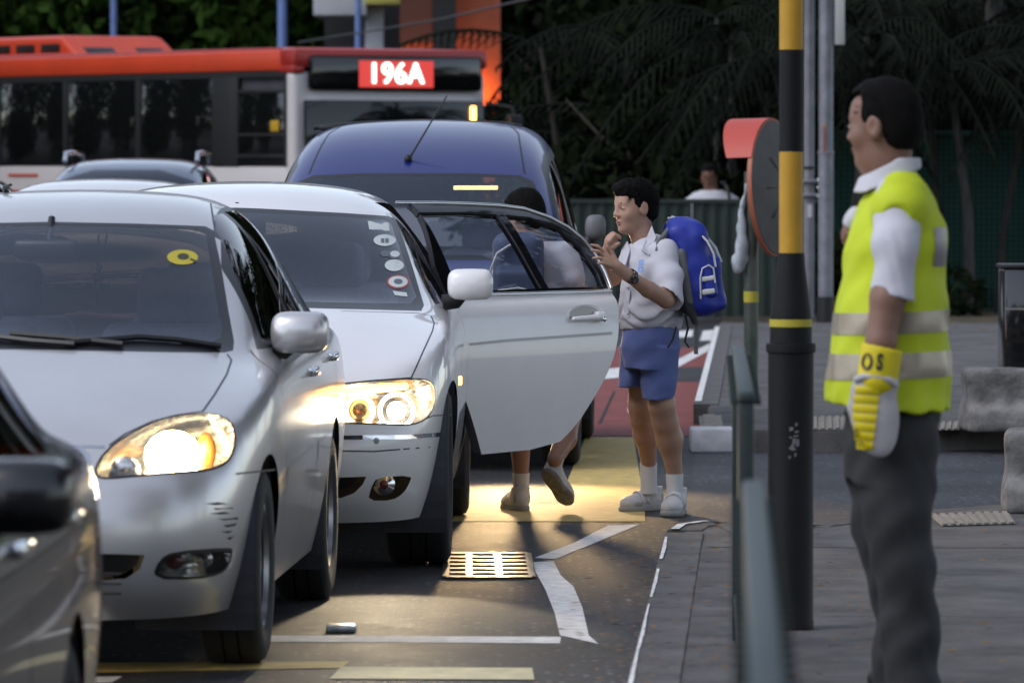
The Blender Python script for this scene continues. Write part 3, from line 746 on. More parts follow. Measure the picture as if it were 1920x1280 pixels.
# ------------------------------------------------------------------ white sedan with its rear door open
def white_sedan():
    paint = mat('white_paint', (.86, .83, .82), .30, 0, .9, var=.03, scale=2.5)
    PR = [.925, .955, .985, 1.0, 1.0, .985, .955]
    T = dict(prof=PR, fr=FR, zb=.21, xw=.94,
        front=dict(y=[-.70, -.80, -.86, -.87, -.83, -.77, -.70], fa=[0, .25, .48, .70, .88, 1.0], sweep=[0, .008, .028, .07, .15, .31], xc=.865, zb=.20, zt=(.735, .80)),
        rear=dict(y=[4.05, 4.12, 4.16, 4.16, 4.15, 4.14, 4.10], fa=[0, .25, .48, .70, .88, 1.0], sweep=[0, .005, .02, .05, .12, .28], xc=.87, zb=.26, zt=(1.06, 1.0)),
        st=[(-.32, .905, .835, (-.50, .825), (.45, -.44, .825), (.78, -.36, .835)),
            (0, .945, .90, (0, .945), (.50, 0, .945), (.83, 0, .905)),
            (.32, .955, .935, (.28, 1.005), (.54, .32, .995), (.85, .34, .945)),
            (.66, .955, .95, (.50, 1.04), (.745, .66, 1.015), (.86, .68, .965)),
            (1.1, .955, .96, (.98, 1.285), (.69, 1.15, 1.235), (.87, 1.1, .98)),
            (1.6, .955, .965, (1.50, 1.45), (.635, 1.62, 1.395), (.87, 1.6, .985)),
            (2.0, .955, .97, (2.0, 1.495), (.62, 2.0, 1.435), (.87, 2.0, .99)),
            (2.45, .955, .975, (2.45, 1.50), (.61, 2.42, 1.43), (.865, 2.45, .995)),
            (2.85, .955, .98, (2.9, 1.46), (.60, 2.8, 1.385), (.86, 2.85, 1.0)),
            (3.2, .945, .985, (3.25, 1.33), (.62, 3.15, 1.24), (.845, 3.2, 1.01)),
            (3.55, .93, .99, (3.6, 1.11), (.66, 3.5, 1.07), (.82, 3.55, 1.02)),
            (3.9, .905, .985, (3.95, 1.075), (.62, 3.92, 1.06), (.78, 3.9, 1.01))])
    c = Car('white_sedan', 'white saloon with its rear door open, stickers on the windscreen and round lit lamps', 'car', (-1.17, 22.2), R(.9), T, paint)
    S = AxView('x')
    c.arches((0, 2.99), .375, .345)
    up = lambda p, n: p.z > .97 and p.y < 1.9
    ws = [(250, 384), (350, 386), (490, 391), (640, 399), (728, 405), (742, 411), (757, 450), (775, 505), (795, 572), (790, 583), (640, 579), (350, 572), (250, 569)]
    gl = [(250, 393), (350, 395), (490, 400), (640, 407), (722, 413), (733, 420), (748, 460), (766, 515), (781, 556), (770, 569), (640, 567), (350, 561), (250, 558)]
    c.cut('windscreen', gl, MT['wglass'], cond=up); c.cut('windscreen_seal', ws, MT['seal'], cond=up)
    bl = 1.01
    c.cut('front_window', [(1.02, bl + .01), (1.25, 1.16), (1.45, 1.285), (1.60, 1.345), (1.60, bl)], MT['sglass'], S, joined=False)
    c.cut('window_frame', [(.88, bl - .015), (1.02, 1.075), (1.22, 1.20), (1.42, 1.33), (1.58, 1.395), (1.68, 1.405), (1.68, bl - .015)], MT['blackgloss'], S, cond=lambda p, n: abs(n.x) > .55)
    # rear left door: cut out of the body, turned open on its hinge
    outline = [(1.68, .33), (2.32, .345), (2.45, .44), (2.54, .54), (2.64, .66), (2.70, .77), (2.735, .91), (2.765, 1.01), (2.80, 1.11), (2.785, 1.215), (2.71, 1.30), (2.50, 1.375), (2.05, 1.40), (1.68, 1.405)]
    outline = [tuple(q) for q in smooth_poly(outline[:-1] + [outline[-1]], 1)]; dm = bmesh.new()
    fs = c.slice(c.bm, S, outline, lambda f: f.calc_center_median().x > .3 and f.normal.x > .05)
    mp = {}
    for f in fs: dm.faces.new([mp.setdefault(v, dm.verts.new(v.co)) if v not in mp else mp[v] for v in f.verts])
    bmesh.ops.delete(c.bm, geom=fs, context='FACES')
    for v in [v for v in dm.verts if not v.link_faces]: dm.verts.remove(v)
    hinge = Vector((.925, 1.69, 0)); OPEN = R(39.5)
    droot = bpy.data.objects.new('rear_door', None)
    # pieces of the door, in door space
    xf = Matrix.Translation(-hinge)
    q1 = [(1.76, bl + .015), (1.755, 1.36), (2.05, 1.36), (2.24, 1.348), (2.31, bl + .02)]
    q2 = [(2.355, bl + .02), (2.295, 1.345), (2.46, 1.335), (2.62, 1.285), (2.715, 1.195), (2.745, 1.09), (2.735, bl + .02)]
    parts = {}
    for nm, poly in (('door_window', q1), ('quarter_window', q2), ('door_frame', [(1.6, bl), (1.6, 1.6), (2.9, 1.6), (2.9, bl)])):
        fs = c.slice(dm, S, poly, lambda f: True); t = bmesh.new(); mp = {}
        for f in fs:
            q = []
            for v in f.verts:
                if v not in mp: mp[v] = t.verts.new(v.co)
                q.append(mp[v])
            t.faces.new(q)
        bmesh.ops.delete(dm, geom=fs, context='FACES'); parts[nm] = t
    door = c.finish('rear_door', dm, paint, xf=xf, solid=.05, label='rear door standing wide open')
    door.location = hinge; door.rotation_euler = (0, 0, -OPEN)
    c.finish('door_window', parts['door_window'], MT['dglass'], xf=xf, parent=door, push=.01)
    c.finish('quarter_window', parts['quarter_window'], MT['dglass'], xf=xf, parent=door, push=.01)
    c.finish('door_frame', parts['door_frame'], MT['blackgloss'], xf=xf, parent=door, solid=.03)
    tp = [xf @ c.hit(S, q, .004)[0] for q in [(1.70, 1.397), (1.9, 1.396), (2.10, 1.391), (2.3, 1.383), (2.46, 1.368), (2.60, 1.33), (2.69, 1.287), (2.75, 1.235), (2.782, 1.17), (2.79, 1.09), (2.775, 1.02)]]; tube('door_trim', tp, .008, MT['trim'], door, 8)
    tp = [xf @ c.hit(S, (1.70 + .106 * i, bl - .002), .003)[0] for i in range(11)]; tube('belt_trim', tp, .009, MT['trim'], door, 8)
    # door crease drawn as a darker strip for its shade, handle in its oval recess
    bm = bmesh.new(); c.ribbon(bm, S, [(1.72, .805), (1.95, .815), (2.67, .83)], .012, .0025); bmesh.ops.transform(bm, matrix=xf, verts=bm.verts[:]); from_bm('door_crease', bm, mat('crease_shade', (.50, .48, .48), .4), door, sharp='keep')
    hp, hn = c.hit(S, (2.50, .905)); hp = hp - hinge
    bm = bmesh.new(); n = 28; r0 = []
    for rad, off in ((1.0, .003), (.93, .006), (.86, .002)):
        r0.append([bm.verts.new((hp.x + off, hp.y + .125 * rad * math.copysign(abs(math.cos(a)) ** .8, math.cos(a)), hp.z + .055 * rad * math.copysign(abs(math.sin(a)) ** .8, math.sin(a)))) for a in [2 * math.pi * i / n for i in range(n)]])
    for j in (0, 1):
        for i in range(n): bm.faces.new((r0[j][i], r0[j][(i + 1) % n], r0[j + 1][(i + 1) % n], r0[j + 1][i]))
    rim = from_bm('handle_rim', bm, paint, door, smooth=True)
    bm = bmesh.new(); vs = [bm.verts.new((hp.x + .0015, hp.y + .11 * math.cos(a), hp.z + .047 * math.sin(a))) for a in [2 * math.pi * i / n for i in range(n)]]; bm.faces.new(vs)
    from_bm('handle_recess', bm, mat('recess_grey', (.36, .36, .37), .35, .6), door)
    F = Field((hp.x - .03, hp.y - .15, hp.z - .08), (hp.x + .06, hp.y + .15, hp.z + .08), .005)
    F.cap((hp.x + .024, hp.y - .10, hp.z - .008), (hp.x + .024, hp.y + .095, hp.z - .002), .012, .016, 0); F.box((hp.x + .012, hp.y + .085, hp.z), (.018, .03, .022), .008, k=.01)
    F.obj('door_handle', paint, door); ellipsoid('key_slot', (hp.x + .042, hp.y + .085, hp.z - .012), (.006, .012, .012), MT['chrome'], door)
    # right-hand side stays closed
    c.cut('rear_window', [(1.76, bl + .015), (1.755, 1.355), (2.24, 1.345), (2.52, 1.255), (2.66, 1.08), (2.655, bl)], MT['sglass'], AxView('x', -1), both=False, side=False, cond=lambda p, n: p.x < -.3 and n.x < -.05) if False else None
    c.cut('back_window', bead([(-.60, 1.13), (-.52, 1.40), (.52, 1.40), (.60, 1.13)], 1), MT['wglass'], AxView('y', -1), both=False, side=False, cond=lambda p, n: p.y > 2.8)
    # lamps, grille, bumper openings
    hl = bead([(560, 742), (600, 728), (650, 719), (720, 713), (770, 710), (802, 711), (815, 724), (816, 758), (802, 784), (772, 797), (722, 795), (650, 793), (590, 790), (558, 775)], 1)
    lens = c.cut('headlamp', hl, MT['lens'], joined=False); [c.housing('lamp_reflector', o, MT['lampchrome'], .12, parent=o) for o in lens]
    c.seams('headlamp_rim', [(c.cv, list(hl) + [hl[0]])], MT['black'], .006)
    fog = bead([(690, 938), (695, 915), (707, 894), (772, 891), (768, 905), (757, 924), (735, 938)], 1)
    c.cut('fog_recess', fog, MT['black'], push=.05, joined=False)
    c.cut('lower_grille', [(200, 897), (600, 896), (687, 893), (680, 908), (664, 924), (640, 933), (200, 938)], MT['black'], push=.05)
    c.cut('kidney_grille', bead([(395, 738), (470, 735), (500, 745), (500, 790), (470, 806), (400, 808)], 1), MT['black'], push=.03, joined=False)
    c.seams('grille_chrome', [(c.cv, [(395, 738), (470, 735), (500, 745), (500, 790), (470, 806), (400, 808), (395, 738)])], MT['chrome'], .02)
    c.seams('bumper_chrome', [(c.cv, [(500, 822), (640, 820), (760, 819), (828, 814)])], MT['chrome'], .016)
    for q in [(705, 826), (590, 829)]:
        h, n = c.hit(c.cv, q, .002); ellipsoid('parking_sensor', h, (.012, .006, .012), mat('sensor_grey', (.4, .4, .4), .5), c.root)
    hood = [(250, 575), (350, 576), (640, 583), (786, 587), (808, 592), (814, 606), (811, 620), (795, 655), (771, 708), (700, 713), (640, 719), (560, 738), (505, 742), (250, 740)]
    c.cut('bonnet', hood, paint, cond=lambda p, n: n.z > .2 and p.z > .7)
    c.cut('front_door', [(.80, .30), (.72, .62), (.78, .90), (.88, bl - .015), (1.67, bl - .015), (1.67, .30)], paint, S, joined=False)
    c.seams('panel_gap', [(c.cv, hood[2:11]), (c.cv, [(795, 786), (812, 779), (846, 777)]), (S, [(.80, .30), (.72, .62), (.78, .90), (.88, .99)]), (S, [(1.675, .30), (1.675, .99)]), (c.cv, [(500, 842), (700, 846), (826, 836)])], MT['black'], .005)
    c.body()
    for sg, lo in zip((1, -1), lens):
        for nm, q, rr in (('ring_lamp', (677, 763), .052), ('projector_lamp', (752, 766), .064)):
            h, n = c.hit(c.cv, q, -.03); h = Vector((abs(h.x) * sg, h.y + .03, h.z))
            bm = bmesh.new(); pts = [h + Vector((rr * math.cos(a), 0, rr * math.sin(a))) for a in [2 * math.pi * i / 28 for i in range(29)]]; bm_tube(bm, pts, .008, 8, False)
            ro = from_bm(nm, bm, MT['hl_ring'], lo, smooth=True)
            if nm == 'projector_lamp': ellipsoid('bulb', h + Vector((0, .01, 0)), (.036, .015, .036), MT['hl_white'], lo)
            else: ellipsoid('inner_bowl', h + Vector((0, .02, 0)), (.042, .02, .042), mat('warm_reflector', (.5, .32, .15), .25, .9), lo)
        # amber strip under the brow of the lamp
        A_ = []
        for q in [(600, 735), (650, 726), (720, 720), (768, 718)]:
            h, n = c.hit(c.cv, q, -.02); A_.append(Vector((abs(h.x) * sg, h.y, h.z)))
        tube('indicator', A_, [.010, .016, .017, .012], MT['hl_amber'], lo, 8)
        h, n = c.hit(c.cv, (729, 916), -.035); h = Vector((abs(h.x) * sg, h.y, h.z))
        fo = lathe('fog_lamp', [(.001, -.012), (.03, -.008), (.043, .0), (.046, .02)], MT['chrome'], c.root, 20, Matrix.Translation(h) @ Matrix.Rotation(R(-90), 4, 'X'))
        ellipsoid('fog_bulb', h + Vector((0, -.012, 0)), (.018, .01, .018), MT['redlens'], fo)
        h, n = c.hit(AxView('x', sg), (-.05 + .36, .66), .003); box('side_repeater', (h.x, .47, .70), (.012, .05, .035), MT['hl_amber'], c.root, bev=.004)
    c.underside(-.7, 4.0, .70); c.wheels((0, 2.99), .93, .345, .245, .245)
    c.interior(.92, 1.78, 2.78, .95, .78, 3.3)
    mr = wing_mirror(c, (.985, .98, 1.075), (.185, .16, .125), paint, 1, foot=(.87, .97, 1.0)); mirror_copy(mr, c.root)
    # stickers on the windscreen
    pale = mat('sticker_white', (.62, .66, .64), .5); prn = mat('sticker_ink', (.12, .14, .16), .5); redr = mat('sticker_red', (.45, .07, .06), .5)
    el = lambda cx, cy, a, b, n=20: [(cx + a * math.cos(2 * math.pi * i / n), cy + b * math.sin(2 * math.pi * i / n)) for i in range(n)]
    c.decal('sticker', c.cv, [(689, 415), (728, 418), (730, 434), (692, 431)], pale, .002, label='square white sticker')
    s1 = c.decal('sticker', c.cv, el(721, 451, 21, 11), pale, .002, label='oval sticker with dark lettering'); 
    for x in (714, 722): c.decal('sticker_mark', c.cv, [(x, 448), (x + 6, 448), (x + 6, 456), (x, 456)], prn, .003, parent=s1)
    s2 = c.decal('sticker', c.cv, el(739, 477, 12, 9), prn, .002, label='small dark-rimmed round sticker'); c.decal('sticker_mark', c.cv, el(740, 477, 9, 6), pale, .003, parent=s2)
    c.decal('sticker', c.cv, el(722, 476, 9, 6), prn, .002, label='small dark round sticker')
    c.decal('sticker', c.cv, el(739, 498, 18, 11), pale, .002, label='pale oval sticker without a rim')
    s3 = c.decal('sticker', c.cv, el(746, 529, 21, 13), redr, .002, label='red-rimmed oval sticker'); c.decal('sticker_mark', c.cv, el(746, 529, 18, 10.5), pale, .003, parent=s3); c.decal('sticker_mark', c.cv, el(746, 529, 8, 5), prn, .004, parent=s3)
    c.decal('sticker', c.cv, [(736, 546), (762, 549), (764, 557), (740, 554)], pale, .002, label='small white strip sticker')
    h, n = c.hit(AxView('z'), (-.02, 1.42)); bm = bmesh.new(); bm_box(bm, (0, 1.35, 1.30), (.25, .04, .07), None, .02, 3); bm_tube(bm, [(0, 1.36, 1.33), (0, 1.42, 1.40)], .012, 8); from_bm('rear_view_mirror', bm, MT['black'], c.root, smooth=True, sharp=50)
    for sg in (1, -1): lamp_spot('headlamp_beam', c, (sg * .70, -.88, .66), 34, R(40), .35, (1, .80, .52), 23.5, yaw=3)
    return c
white = white_sedan()
# ------------------------------------------------------------------ ground, road, pavement
def asphalt(name, c, sparkle=True, **k):
    m = mat(name, c, .6, var=.4, scale=5, bump=1.0, bscale=190, rvar=.12, **k)
    n = m.node_tree.nodes; l = m.node_tree.links; b = n['Principled BSDF']
    v = n.new('ShaderNodeTexVoronoi'); v.inputs['Scale'].default_value = 55; tc = n.new('ShaderNodeTexCoord'); l.new(tc.outputs['Object'], v.inputs['Vector'])
    r = n.new('ShaderNodeMapRange'); r.inputs['From Min'].default_value = .0; r.inputs['From Max'].default_value = 1; r.inputs['To Min'].default_value = .30; r.inputs['To Max'].default_value = 2.3
    l.new(v.outputs['Color'], r.inputs[0])
    src = b.inputs['Base Color'].links[0].from_socket; mx = n.new('ShaderNodeMix'); mx.data_type = 'RGBA'; mx.blend_type = 'MULTIPLY'; mx.inputs[0].default_value = .8
    l.new(src, mx.inputs[6]); l.new(r.outputs[0], mx.inputs[7]); l.new(mx.outputs[2], b.inputs['Base Color'])
    w_ = n.new('ShaderNodeTexVoronoi'); w_.inputs['Scale'].default_value = 26; l.new(tc.outputs['Object'], w_.inputs['Vector'])
    s1 = n.new('ShaderNodeSeparateColor'); l.new(w_.outputs['Color'], s1.inputs[0])
    g1 = n.new('ShaderNodeMath'); g1.operation = 'GREATER_THAN'; g1.inputs[1].default_value = .80; l.new(s1.outputs[0], g1.inputs[0])
    g2_ = n.new('ShaderNodeMath'); g2_.operation = 'LESS_THAN'; g2_.inputs[1].default_value = .30; l.new(w_.outputs['Distance'], g2_.inputs[0])
    g3 = n.new('ShaderNodeMath'); g3.operation = 'MULTIPLY'; l.new(g1.outputs[0], g3.inputs[0]); l.new(g2_.outputs[0], g3.inputs[1])
    m2 = n.new('ShaderNodeMix'); m2.data_type = 'RGBA'; l.new(g3.outputs[0], m2.inputs[0]); l.new(mx.outputs[2], m2.inputs[6]); m2.inputs[7].default_value = (.20, .19, .18, 1)
    st = n.new('ShaderNodeTexNoise'); st.inputs['Scale'].default_value = .9; st.inputs['Detail'].default_value = 3; l.new(tc.outputs['Object'], st.inputs['Vector'])
    sr = n.new('ShaderNodeMapRange'); sr.inputs['From Min'].default_value = .35; sr.inputs['From Max'].default_value = .6; sr.inputs['To Min'].default_value = .55; sr.inputs['To Max'].default_value = 1.15; l.new(st.outputs['Fac'], sr.inputs[0])
    m3 = n.new('ShaderNodeMix'); m3.data_type = 'RGBA'; m3.blend_type = 'MULTIPLY'; m3.inputs[0].default_value = 1; l.new(m2.outputs[2], m3.inputs[6]); l.new(sr.outputs[0], m3.inputs[7]); l.new(m3.outputs[2], b.inputs['Base Color'])
    return m
MT['asphalt'] = asphalt('asphalt', (.024, .024, .026)); MT['asphalt2'] = asphalt('driveway_asphalt', (.032, .033, .039))
MT['paveconc'] = mat('pavement_concrete', (.095, .091, .089), .85, var=.45, scale=2.6, bump=.6, bscale=90)
MT['kerb'] = mat('kerb_concrete', (.14, .135, .13), .85, var=.45, scale=9, bump=.8, bscale=60)
MT['soil'] = mat('soil', (.03, .03, .018), .95, var=.5, scale=.6, bump=.6, bscale=8)
tag(sheet('ground', [(-700, -80), (700, -80), (700, 1200), (-700, 1200)], -.06, MT['soil']), kind='structure')
tag(sheet('road', [(-22, -60), (14, -60), (14, 31), (14, 72), (60, 72), (60, 92), (-60, 92), (-60, 72), (-22, 72)], 0, MT['asphalt']), kind='structure')
KA, KB = ground(1196, 1270), ground(1345, 640)                     # line of the kerb
kx = lambda y: KA.x + (KB.x - KA.x) * (y - KA.y) / (KB.y - KA.y)
# near pavement (towards the camera), driveway, far pavement
Z = .12
C0 = [ground(*q, Z) for q in [(1283, 992), (1296, 983), (1340, 977), (1530, 985), (1740, 958), (1990, 938)]]
near = [Vector((kx(2), 2, 0))] + [Vector((kx(C0[0].y - .4), C0[0].y - .4, 0))] + C0 + [Vector((12, C0[-1].y + 4, 0)), Vector((12, 2, 0))]
pv = tag(slab('pavement', [(p.x + (.13 if i < 2 else 0), p.y) for i, p in enumerate(near)], -.02, Z - .008, MT['paveconc']), kind='structure')
far0 = [ground(*q, Z) for q in [(1322, 806), (1420, 806), (1600, 806), (1990, 800)]]
FY = 50.5
farp = far0 + [Vector((14, far0[-1].y, 0)), Vector((14, FY, 0)), Vector((kx(FY), FY, 0))]
pv2 = tag(slab('pavement', [(p.x, p.y) for p in farp], -.02, Z, MT['paveconc'], bev=.012), kind='structure')
tag(sheet('driveway', [(kx(21.8) + .05, 21.8), (kx(34.6) + .02, 34.6), (13, 34.6), (13, 21.8)], .002, MT['asphalt2']), kind='structure')
tag(sheet('grass_verge', [(kx(FY), FY), (14, FY), (60, 72), (kx(72), 72)], .02, mat('verge', (.045, .05, .025), .95, var=.6, scale=2, bump=.8, bscale=20, col2=(.10, .075, .045))), kind='structure')
# paving slabs of the near pavement, each one its own piece
sm = {}
def piece(key, mk, name, m, parent, loc, rz=0):
    if key not in sm:
        me = mk(); me.materials.append(m); sm[key] = me
    o = bpy.data.objects.new(name, sm[key]); COL.objects.link(o); o.parent = parent; o.location = loc; o.rotation_euler = (0, 0, rz); return o
def boxmesh(sx, sy, sz, bev=.006):
    bm = bmesh.new(); bm_box(bm, (0, 0, 0), (sx, sy, sz), None, bev, 1); me = bpy.data.meshes.new('piece'); bm.to_mesh(me); bm.free(); return me
ka = math.atan2(KB.x - KA.x, KB.y - KA.y)
kv = Vector((math.sin(ka), math.cos(ka))); kn = Vector((math.cos(ka), -math.sin(ka)))
for j, y in enumerate(np.arange(3.8, 20.6, 3.2)):
    for i in range(3):
        o = Vector((kx(y), y)) + kn * (.151 + 1.993 + 3.989 * i)
        zt = float(rng.uniform(-.0015, .0015)) - .002
        piece('slab', lambda: boxmesh(3.986, 3.195, .05, .0025), 'paving_slab', MT['paveconc'], pv, (o.x, o.y, Z - .025 + zt), -ka)
# last row to the driveway edge
edge = [(p.x, p.y - .1) for p in C0]
o_ = slab('paving_slab', [(kx(21.45) + .165, 21.42)] + [(edge[0][0] + .18, edge[0][1] - .05)] + edge[2:] + [(12, edge[-1][1] + 3), (12, 20.95)], Z - .05, Z - .002, MT['paveconc']); o_.parent = pv
# kerb stones
for y in list(np.arange(4.0, 22.0, 1.0)) + [21.72]:
    o = Vector((kx(y), y)) + kn * .075
    piece('kerb', lambda: boxmesh(.15, .996, .17, .003), 'kerb_stone', MT['paveconc'], pv, (o.x, o.y, Z - .084 + float(rng.uniform(-.002, .002))), -ka + float(rng.uniform(-.004, .004)))
for a, b in zip(C0[:-1], C0[1:]):
    d = (b - a); n = max(1, round(d.length / 1.0))
    for i in range(n):
        p = a + d * ((i + .5) / n); L = d.length / n - .012
        k_ = 'k%.3f' % L
        piece(k_, lambda: boxmesh(L, .14, .16, .003), 'kerb_stone', MT['paveconc'], pv, (p.x, p.y, Z - .082), math.atan2(d.y, d.x))
for y in np.arange(34.2, 50, 1.0):
    o = Vector((kx(y), y)) + kn * .05
    piece('kerb', None, 'kerb_stone', MT['kerb'], pv2, (o.x, o.y, Z - .083 + .006), -ka)
# painted markings: thin sheets 4 mm and more above the road
PW = mat('white_road_paint', (.74, .73, .71), .7, var=.28, scale=14, bump=.4, bscale=150); PY = mat('yellow_road_paint', (.58, .42, .13), .65, var=.25, scale=10, bump=.4, bscale=150)
PRD = mat('red_road_paint', (.23, .055, .045), .75, var=.3, scale=4, bump=.5, bscale=150)
def marking(name, px, m, z=.004):
    z = {.004: .002, .008: .0035, .009: .003, .013: .005}[z]; return tag(sheet(name, [ground(*q) for q in px], z, m), kind='structure')
marking('red_road_surface', [(1000, 818), (1312, 818), (1322, 740), (1338, 652), (1125, 652), (1060, 700)], PRD, .009)
marking('yellow_marking', [(1046, 945), (1098, 820), (1188, 820), (1208, 945)], PY, .009)
marking('yellow_marking', [(846, 978), (868, 945), (1208, 945), (1210, 978)], PY, .009)
marking('white_marking', [(1002, 1046), (1042, 1048), (1200, 983), (1140, 985), (1080, 1016)], PW)
marking('white_marking', [(990, 1055), (1038, 1053), (1052, 1080), (1075, 1100), (1092, 1140), (1104, 1192), (1122, 1208), (1050, 1192), (1040, 1150), (1022, 1105), (1005, 1075)], PW, .008)
marking('white_marking', [(430, 1191), (1052, 1194), (1050, 1206), (430, 1203)], PW, .004)
marking('cream_marking', [(640, 1251), (998, 1253), (1002, 1275), (618, 1273)], mat('cream_road_paint', (.62, .55, .33), .65, var=.2, scale=10, bump=.4, bscale=150), .008)
marking('yellow_marking', [(150, 1243), (655, 1240), (640, 1252), (120, 1262)], PY, .004)
marking('white_marking', [(110, 1270), (230, 1268), (210, 1279), (90, 1282)], PW, .004)
marking('white_marking', [(1118, 694), (1165, 690), (1165, 708), (1112, 714)], PW, .013)
marking('white_marking', [(1268, 676), (1330, 645), (1340, 652), (1270, 690)], PW, .013)
marking('white_marking', [(1270, 622), (1300, 619), (1298, 632), (1268, 634)], PW, .013); marking('white_marking', [(1318, 621), (1352, 618), (1344, 638), (1312, 640)], PW, .013)
marking('repair_patch', [(1268, 690), (1326, 688), (1322, 716), (1266, 716)], MT['asphalt'], .013)
marking('white_marking', [(1176, 766), (1186, 764), (1186, 774), (1178, 775)], PW, .013)
jt = [ground(*q) for q in [(1150, 735), (1154, 735), (1127, 795), (1121, 795)]]; tag(sheet('road_joint', jt, .0055, MT['rubber']), kind='structure')
# white painted kerb edge, in worn strokes, its glint put into the same white
for y0_, y1_ in ((14.0, 18.6), (18.9, 20.2), (20.7, 21.9)):
    n_ = int((y1_ - y0_) / .12); ed = []
    for i in range(n_ + 1):
        yy = y0_ + (y1_ - y0_) * i / n_; wv = .009 + .004 * math.sin(yy * 2.3) * math.sin(yy * 1.1) + float(rng.uniform(0, .002))
        ed.append((Vector((kx(yy), yy)) + kn * .005, Vector((kx(yy), yy)) + kn * (.005 + max(.004, wv))))
    bm = bmesh.new(); vv = [(bm.verts.new((p.x, p.y, Z + .0045)), bm.verts.new((q.x, q.y, Z + .0045))) for p, q in ed]
    for i in range(n_): bm.faces.new((vv[i][0], vv[i][1], vv[i + 1][1], vv[i + 1][0]))
    o = from_bm('kerb_paint', bm, PW, pv)
for a_, b_ in ((0, 1), (1, 2)):
    p0_, p1_ = C0[a_], C0[b_]; tv = (p1_ - p0_).normalized(); nv = Vector((-tv.y, tv.x, 0)); o = sheet('kerb_paint', [p0_ + nv * .055, p1_ + nv * .055, p1_ + nv * .02, p0_ + nv * .02], Z + .003, PW); o.parent = pv
p = ground(1334, 803, Z); o = box('kerb_stone', (p.x, p.y - .06, Z / 2 + .004), (.24, .30, Z + .01), mat('painted_kerb', (.6, .6, .64), .8, var=.2, scale=10), None, bev=.015); o.parent = pv2
pts = [Vector((kx(34), 34)) - kn * .02, Vector((kx(49), 49)) - kn * .02, Vector((kx(49), 49)) + kn * .02, Vector((kx(34), 34)) + kn * .02]; o = sheet('kerb_paint', pts, Z + .012, PW); o.parent = pv2
# tactile strips: raised bars
TC = mat('tactile_concrete', (.26, .235, .20), .8, var=.25, scale=12, bump=.4)
def tactile(px, n, parent, z=Z, label=None):
    P = [ground(*q, z) for q in px]
    base = sheet('tactile_paving', P, z + .002, TC); base.parent = parent
    for i in range(n):
        t0, t1 = (i + .18) / n, (i + .72) / n
        q = [P[0].lerp(P[1], t0), P[0].lerp(P[1], t1), P[3].lerp(P[2], t1), P[3].lerp(P[2], t0)]
        o = slab('tactile_bar', [(p.x, p.y) for p in q], z + .002, z + .010, TC); o.parent = base
tactile([(1742, 966), (1892, 961), (1905, 982), (1765, 986)], 9, pv, Z)
tactile([(1522, 783), (1604, 781), (1606, 804), (1522, 806)], 6, pv2); tactile([(1752, 793), (1800, 792), (1798, 806), (1750, 807)], 4, pv2)
tactile([(1310, 780), (1352, 778), (1356, 800), (1312, 802)], 1, pv2)
# drain grate
GR = mat('grate_iron', (.20, .18, .16), .32, .9, var=.3, scale=20)
gq = [ground(*q) for q in [(836, 1084), (998, 1084), (990, 1040), (838, 1040)]]
gr = empty('drain_grate', (0, 0, 0), 0, 'iron drain grate in the road beside the front wheel of the white saloon', 'drain')
tag(sheet('drain_pit', gq, .0035, MT['black'], gr))
n = 6
for i in range(n + 1):
    a, b = gq[0].lerp(gq[3], i / n), gq[1].lerp(gq[2], i / n); d = b - a
    piece('gb', lambda: boxmesh(1, .075, .006, .002), 'grate_bar', GR, gr, ((a.x + b.x) / 2, (a.y + b.y) / 2, .0062)).scale = (d.length, 1, 1)
for t in (0, .27, .62, 1):
    a, b = gq[0].lerp(gq[1], t), gq[3].lerp(gq[2], t); d = b - a
    o = piece('gd', lambda: boxmesh(.03, 1, .007, .002), 'grate_bar', GR, gr, ((a.x + b.x) / 2, (a.y + b.y) / 2, .0066), -math.atan2(d.x, d.y)); o.scale = (1, d.length, 1)
# road stud, small stones, fallen leaves
p = ground(640, 1183)
rs = box('road_stud', (0, 0, .012), (.10, .11, .024), mat('stud_metal', (.5, .5, .5), .35, .6, var=.3, scale=30), loc=(p.x, p.y, 0), bev=.008); tag(rs, 'small pale metal road stud lying on the asphalt behind the silver sedan wheel', 'road stud')
lm = bpy.data.meshes.new('fallen_leaves'); LV, LF = [], []
def leaf(x, y, z, s):
    a = rng.uniform(0, 6.28); i = len(LV); tl = rng.uniform(-.5, .5, 4) * s * .4
    for k, (u, v) in enumerate(((-1, 0), (0, -.45), (1, 0), (0, .45))):
        LV.append((x + s * (u * math.cos(a) - v * math.sin(a)), y + s * (u * math.sin(a) + v * math.cos(a)), z + .006 + abs(tl[k])))
    LF.append((i, i + 1, i + 2, i + 3))
for _ in range(900):
    y = rng.uniform(13, 23); off = abs(rng.normal(0, .7)); 
    x = kx(y) + (off + .02 if rng.random() < .7 else -abs(rng.normal(0, .15)) - .02); leaf(x, y, Z + .008 if x > kx(y) else .004, rng.uniform(.009, .027))
for _ in range(420):
    y = rng.uniform(47, 56); x = rng.uniform(3.2, 9); leaf(x, y, Z if y < FY else .03, rng.uniform(.02, .06))
for _ in range(160):
    y = rng.uniform(15, 34); x = rng.uniform(kx(y) + .3, 4); leaf(x, y, Z + .002 if y < 21.5 or y > 33.5 else .006, rng.uniform(.008, .02))
lm.from_pydata(LV, [], LF)
LM = mat('dry_leaf', (.16, .075, .025), .8, var=.5, scale=40, col2=(.28, .16, .05)); tag(link('fallen_leaves', lm, LM), 'dry brown leaves scattered on the pavement and along the kerb', 'leaves', kind='stuff')
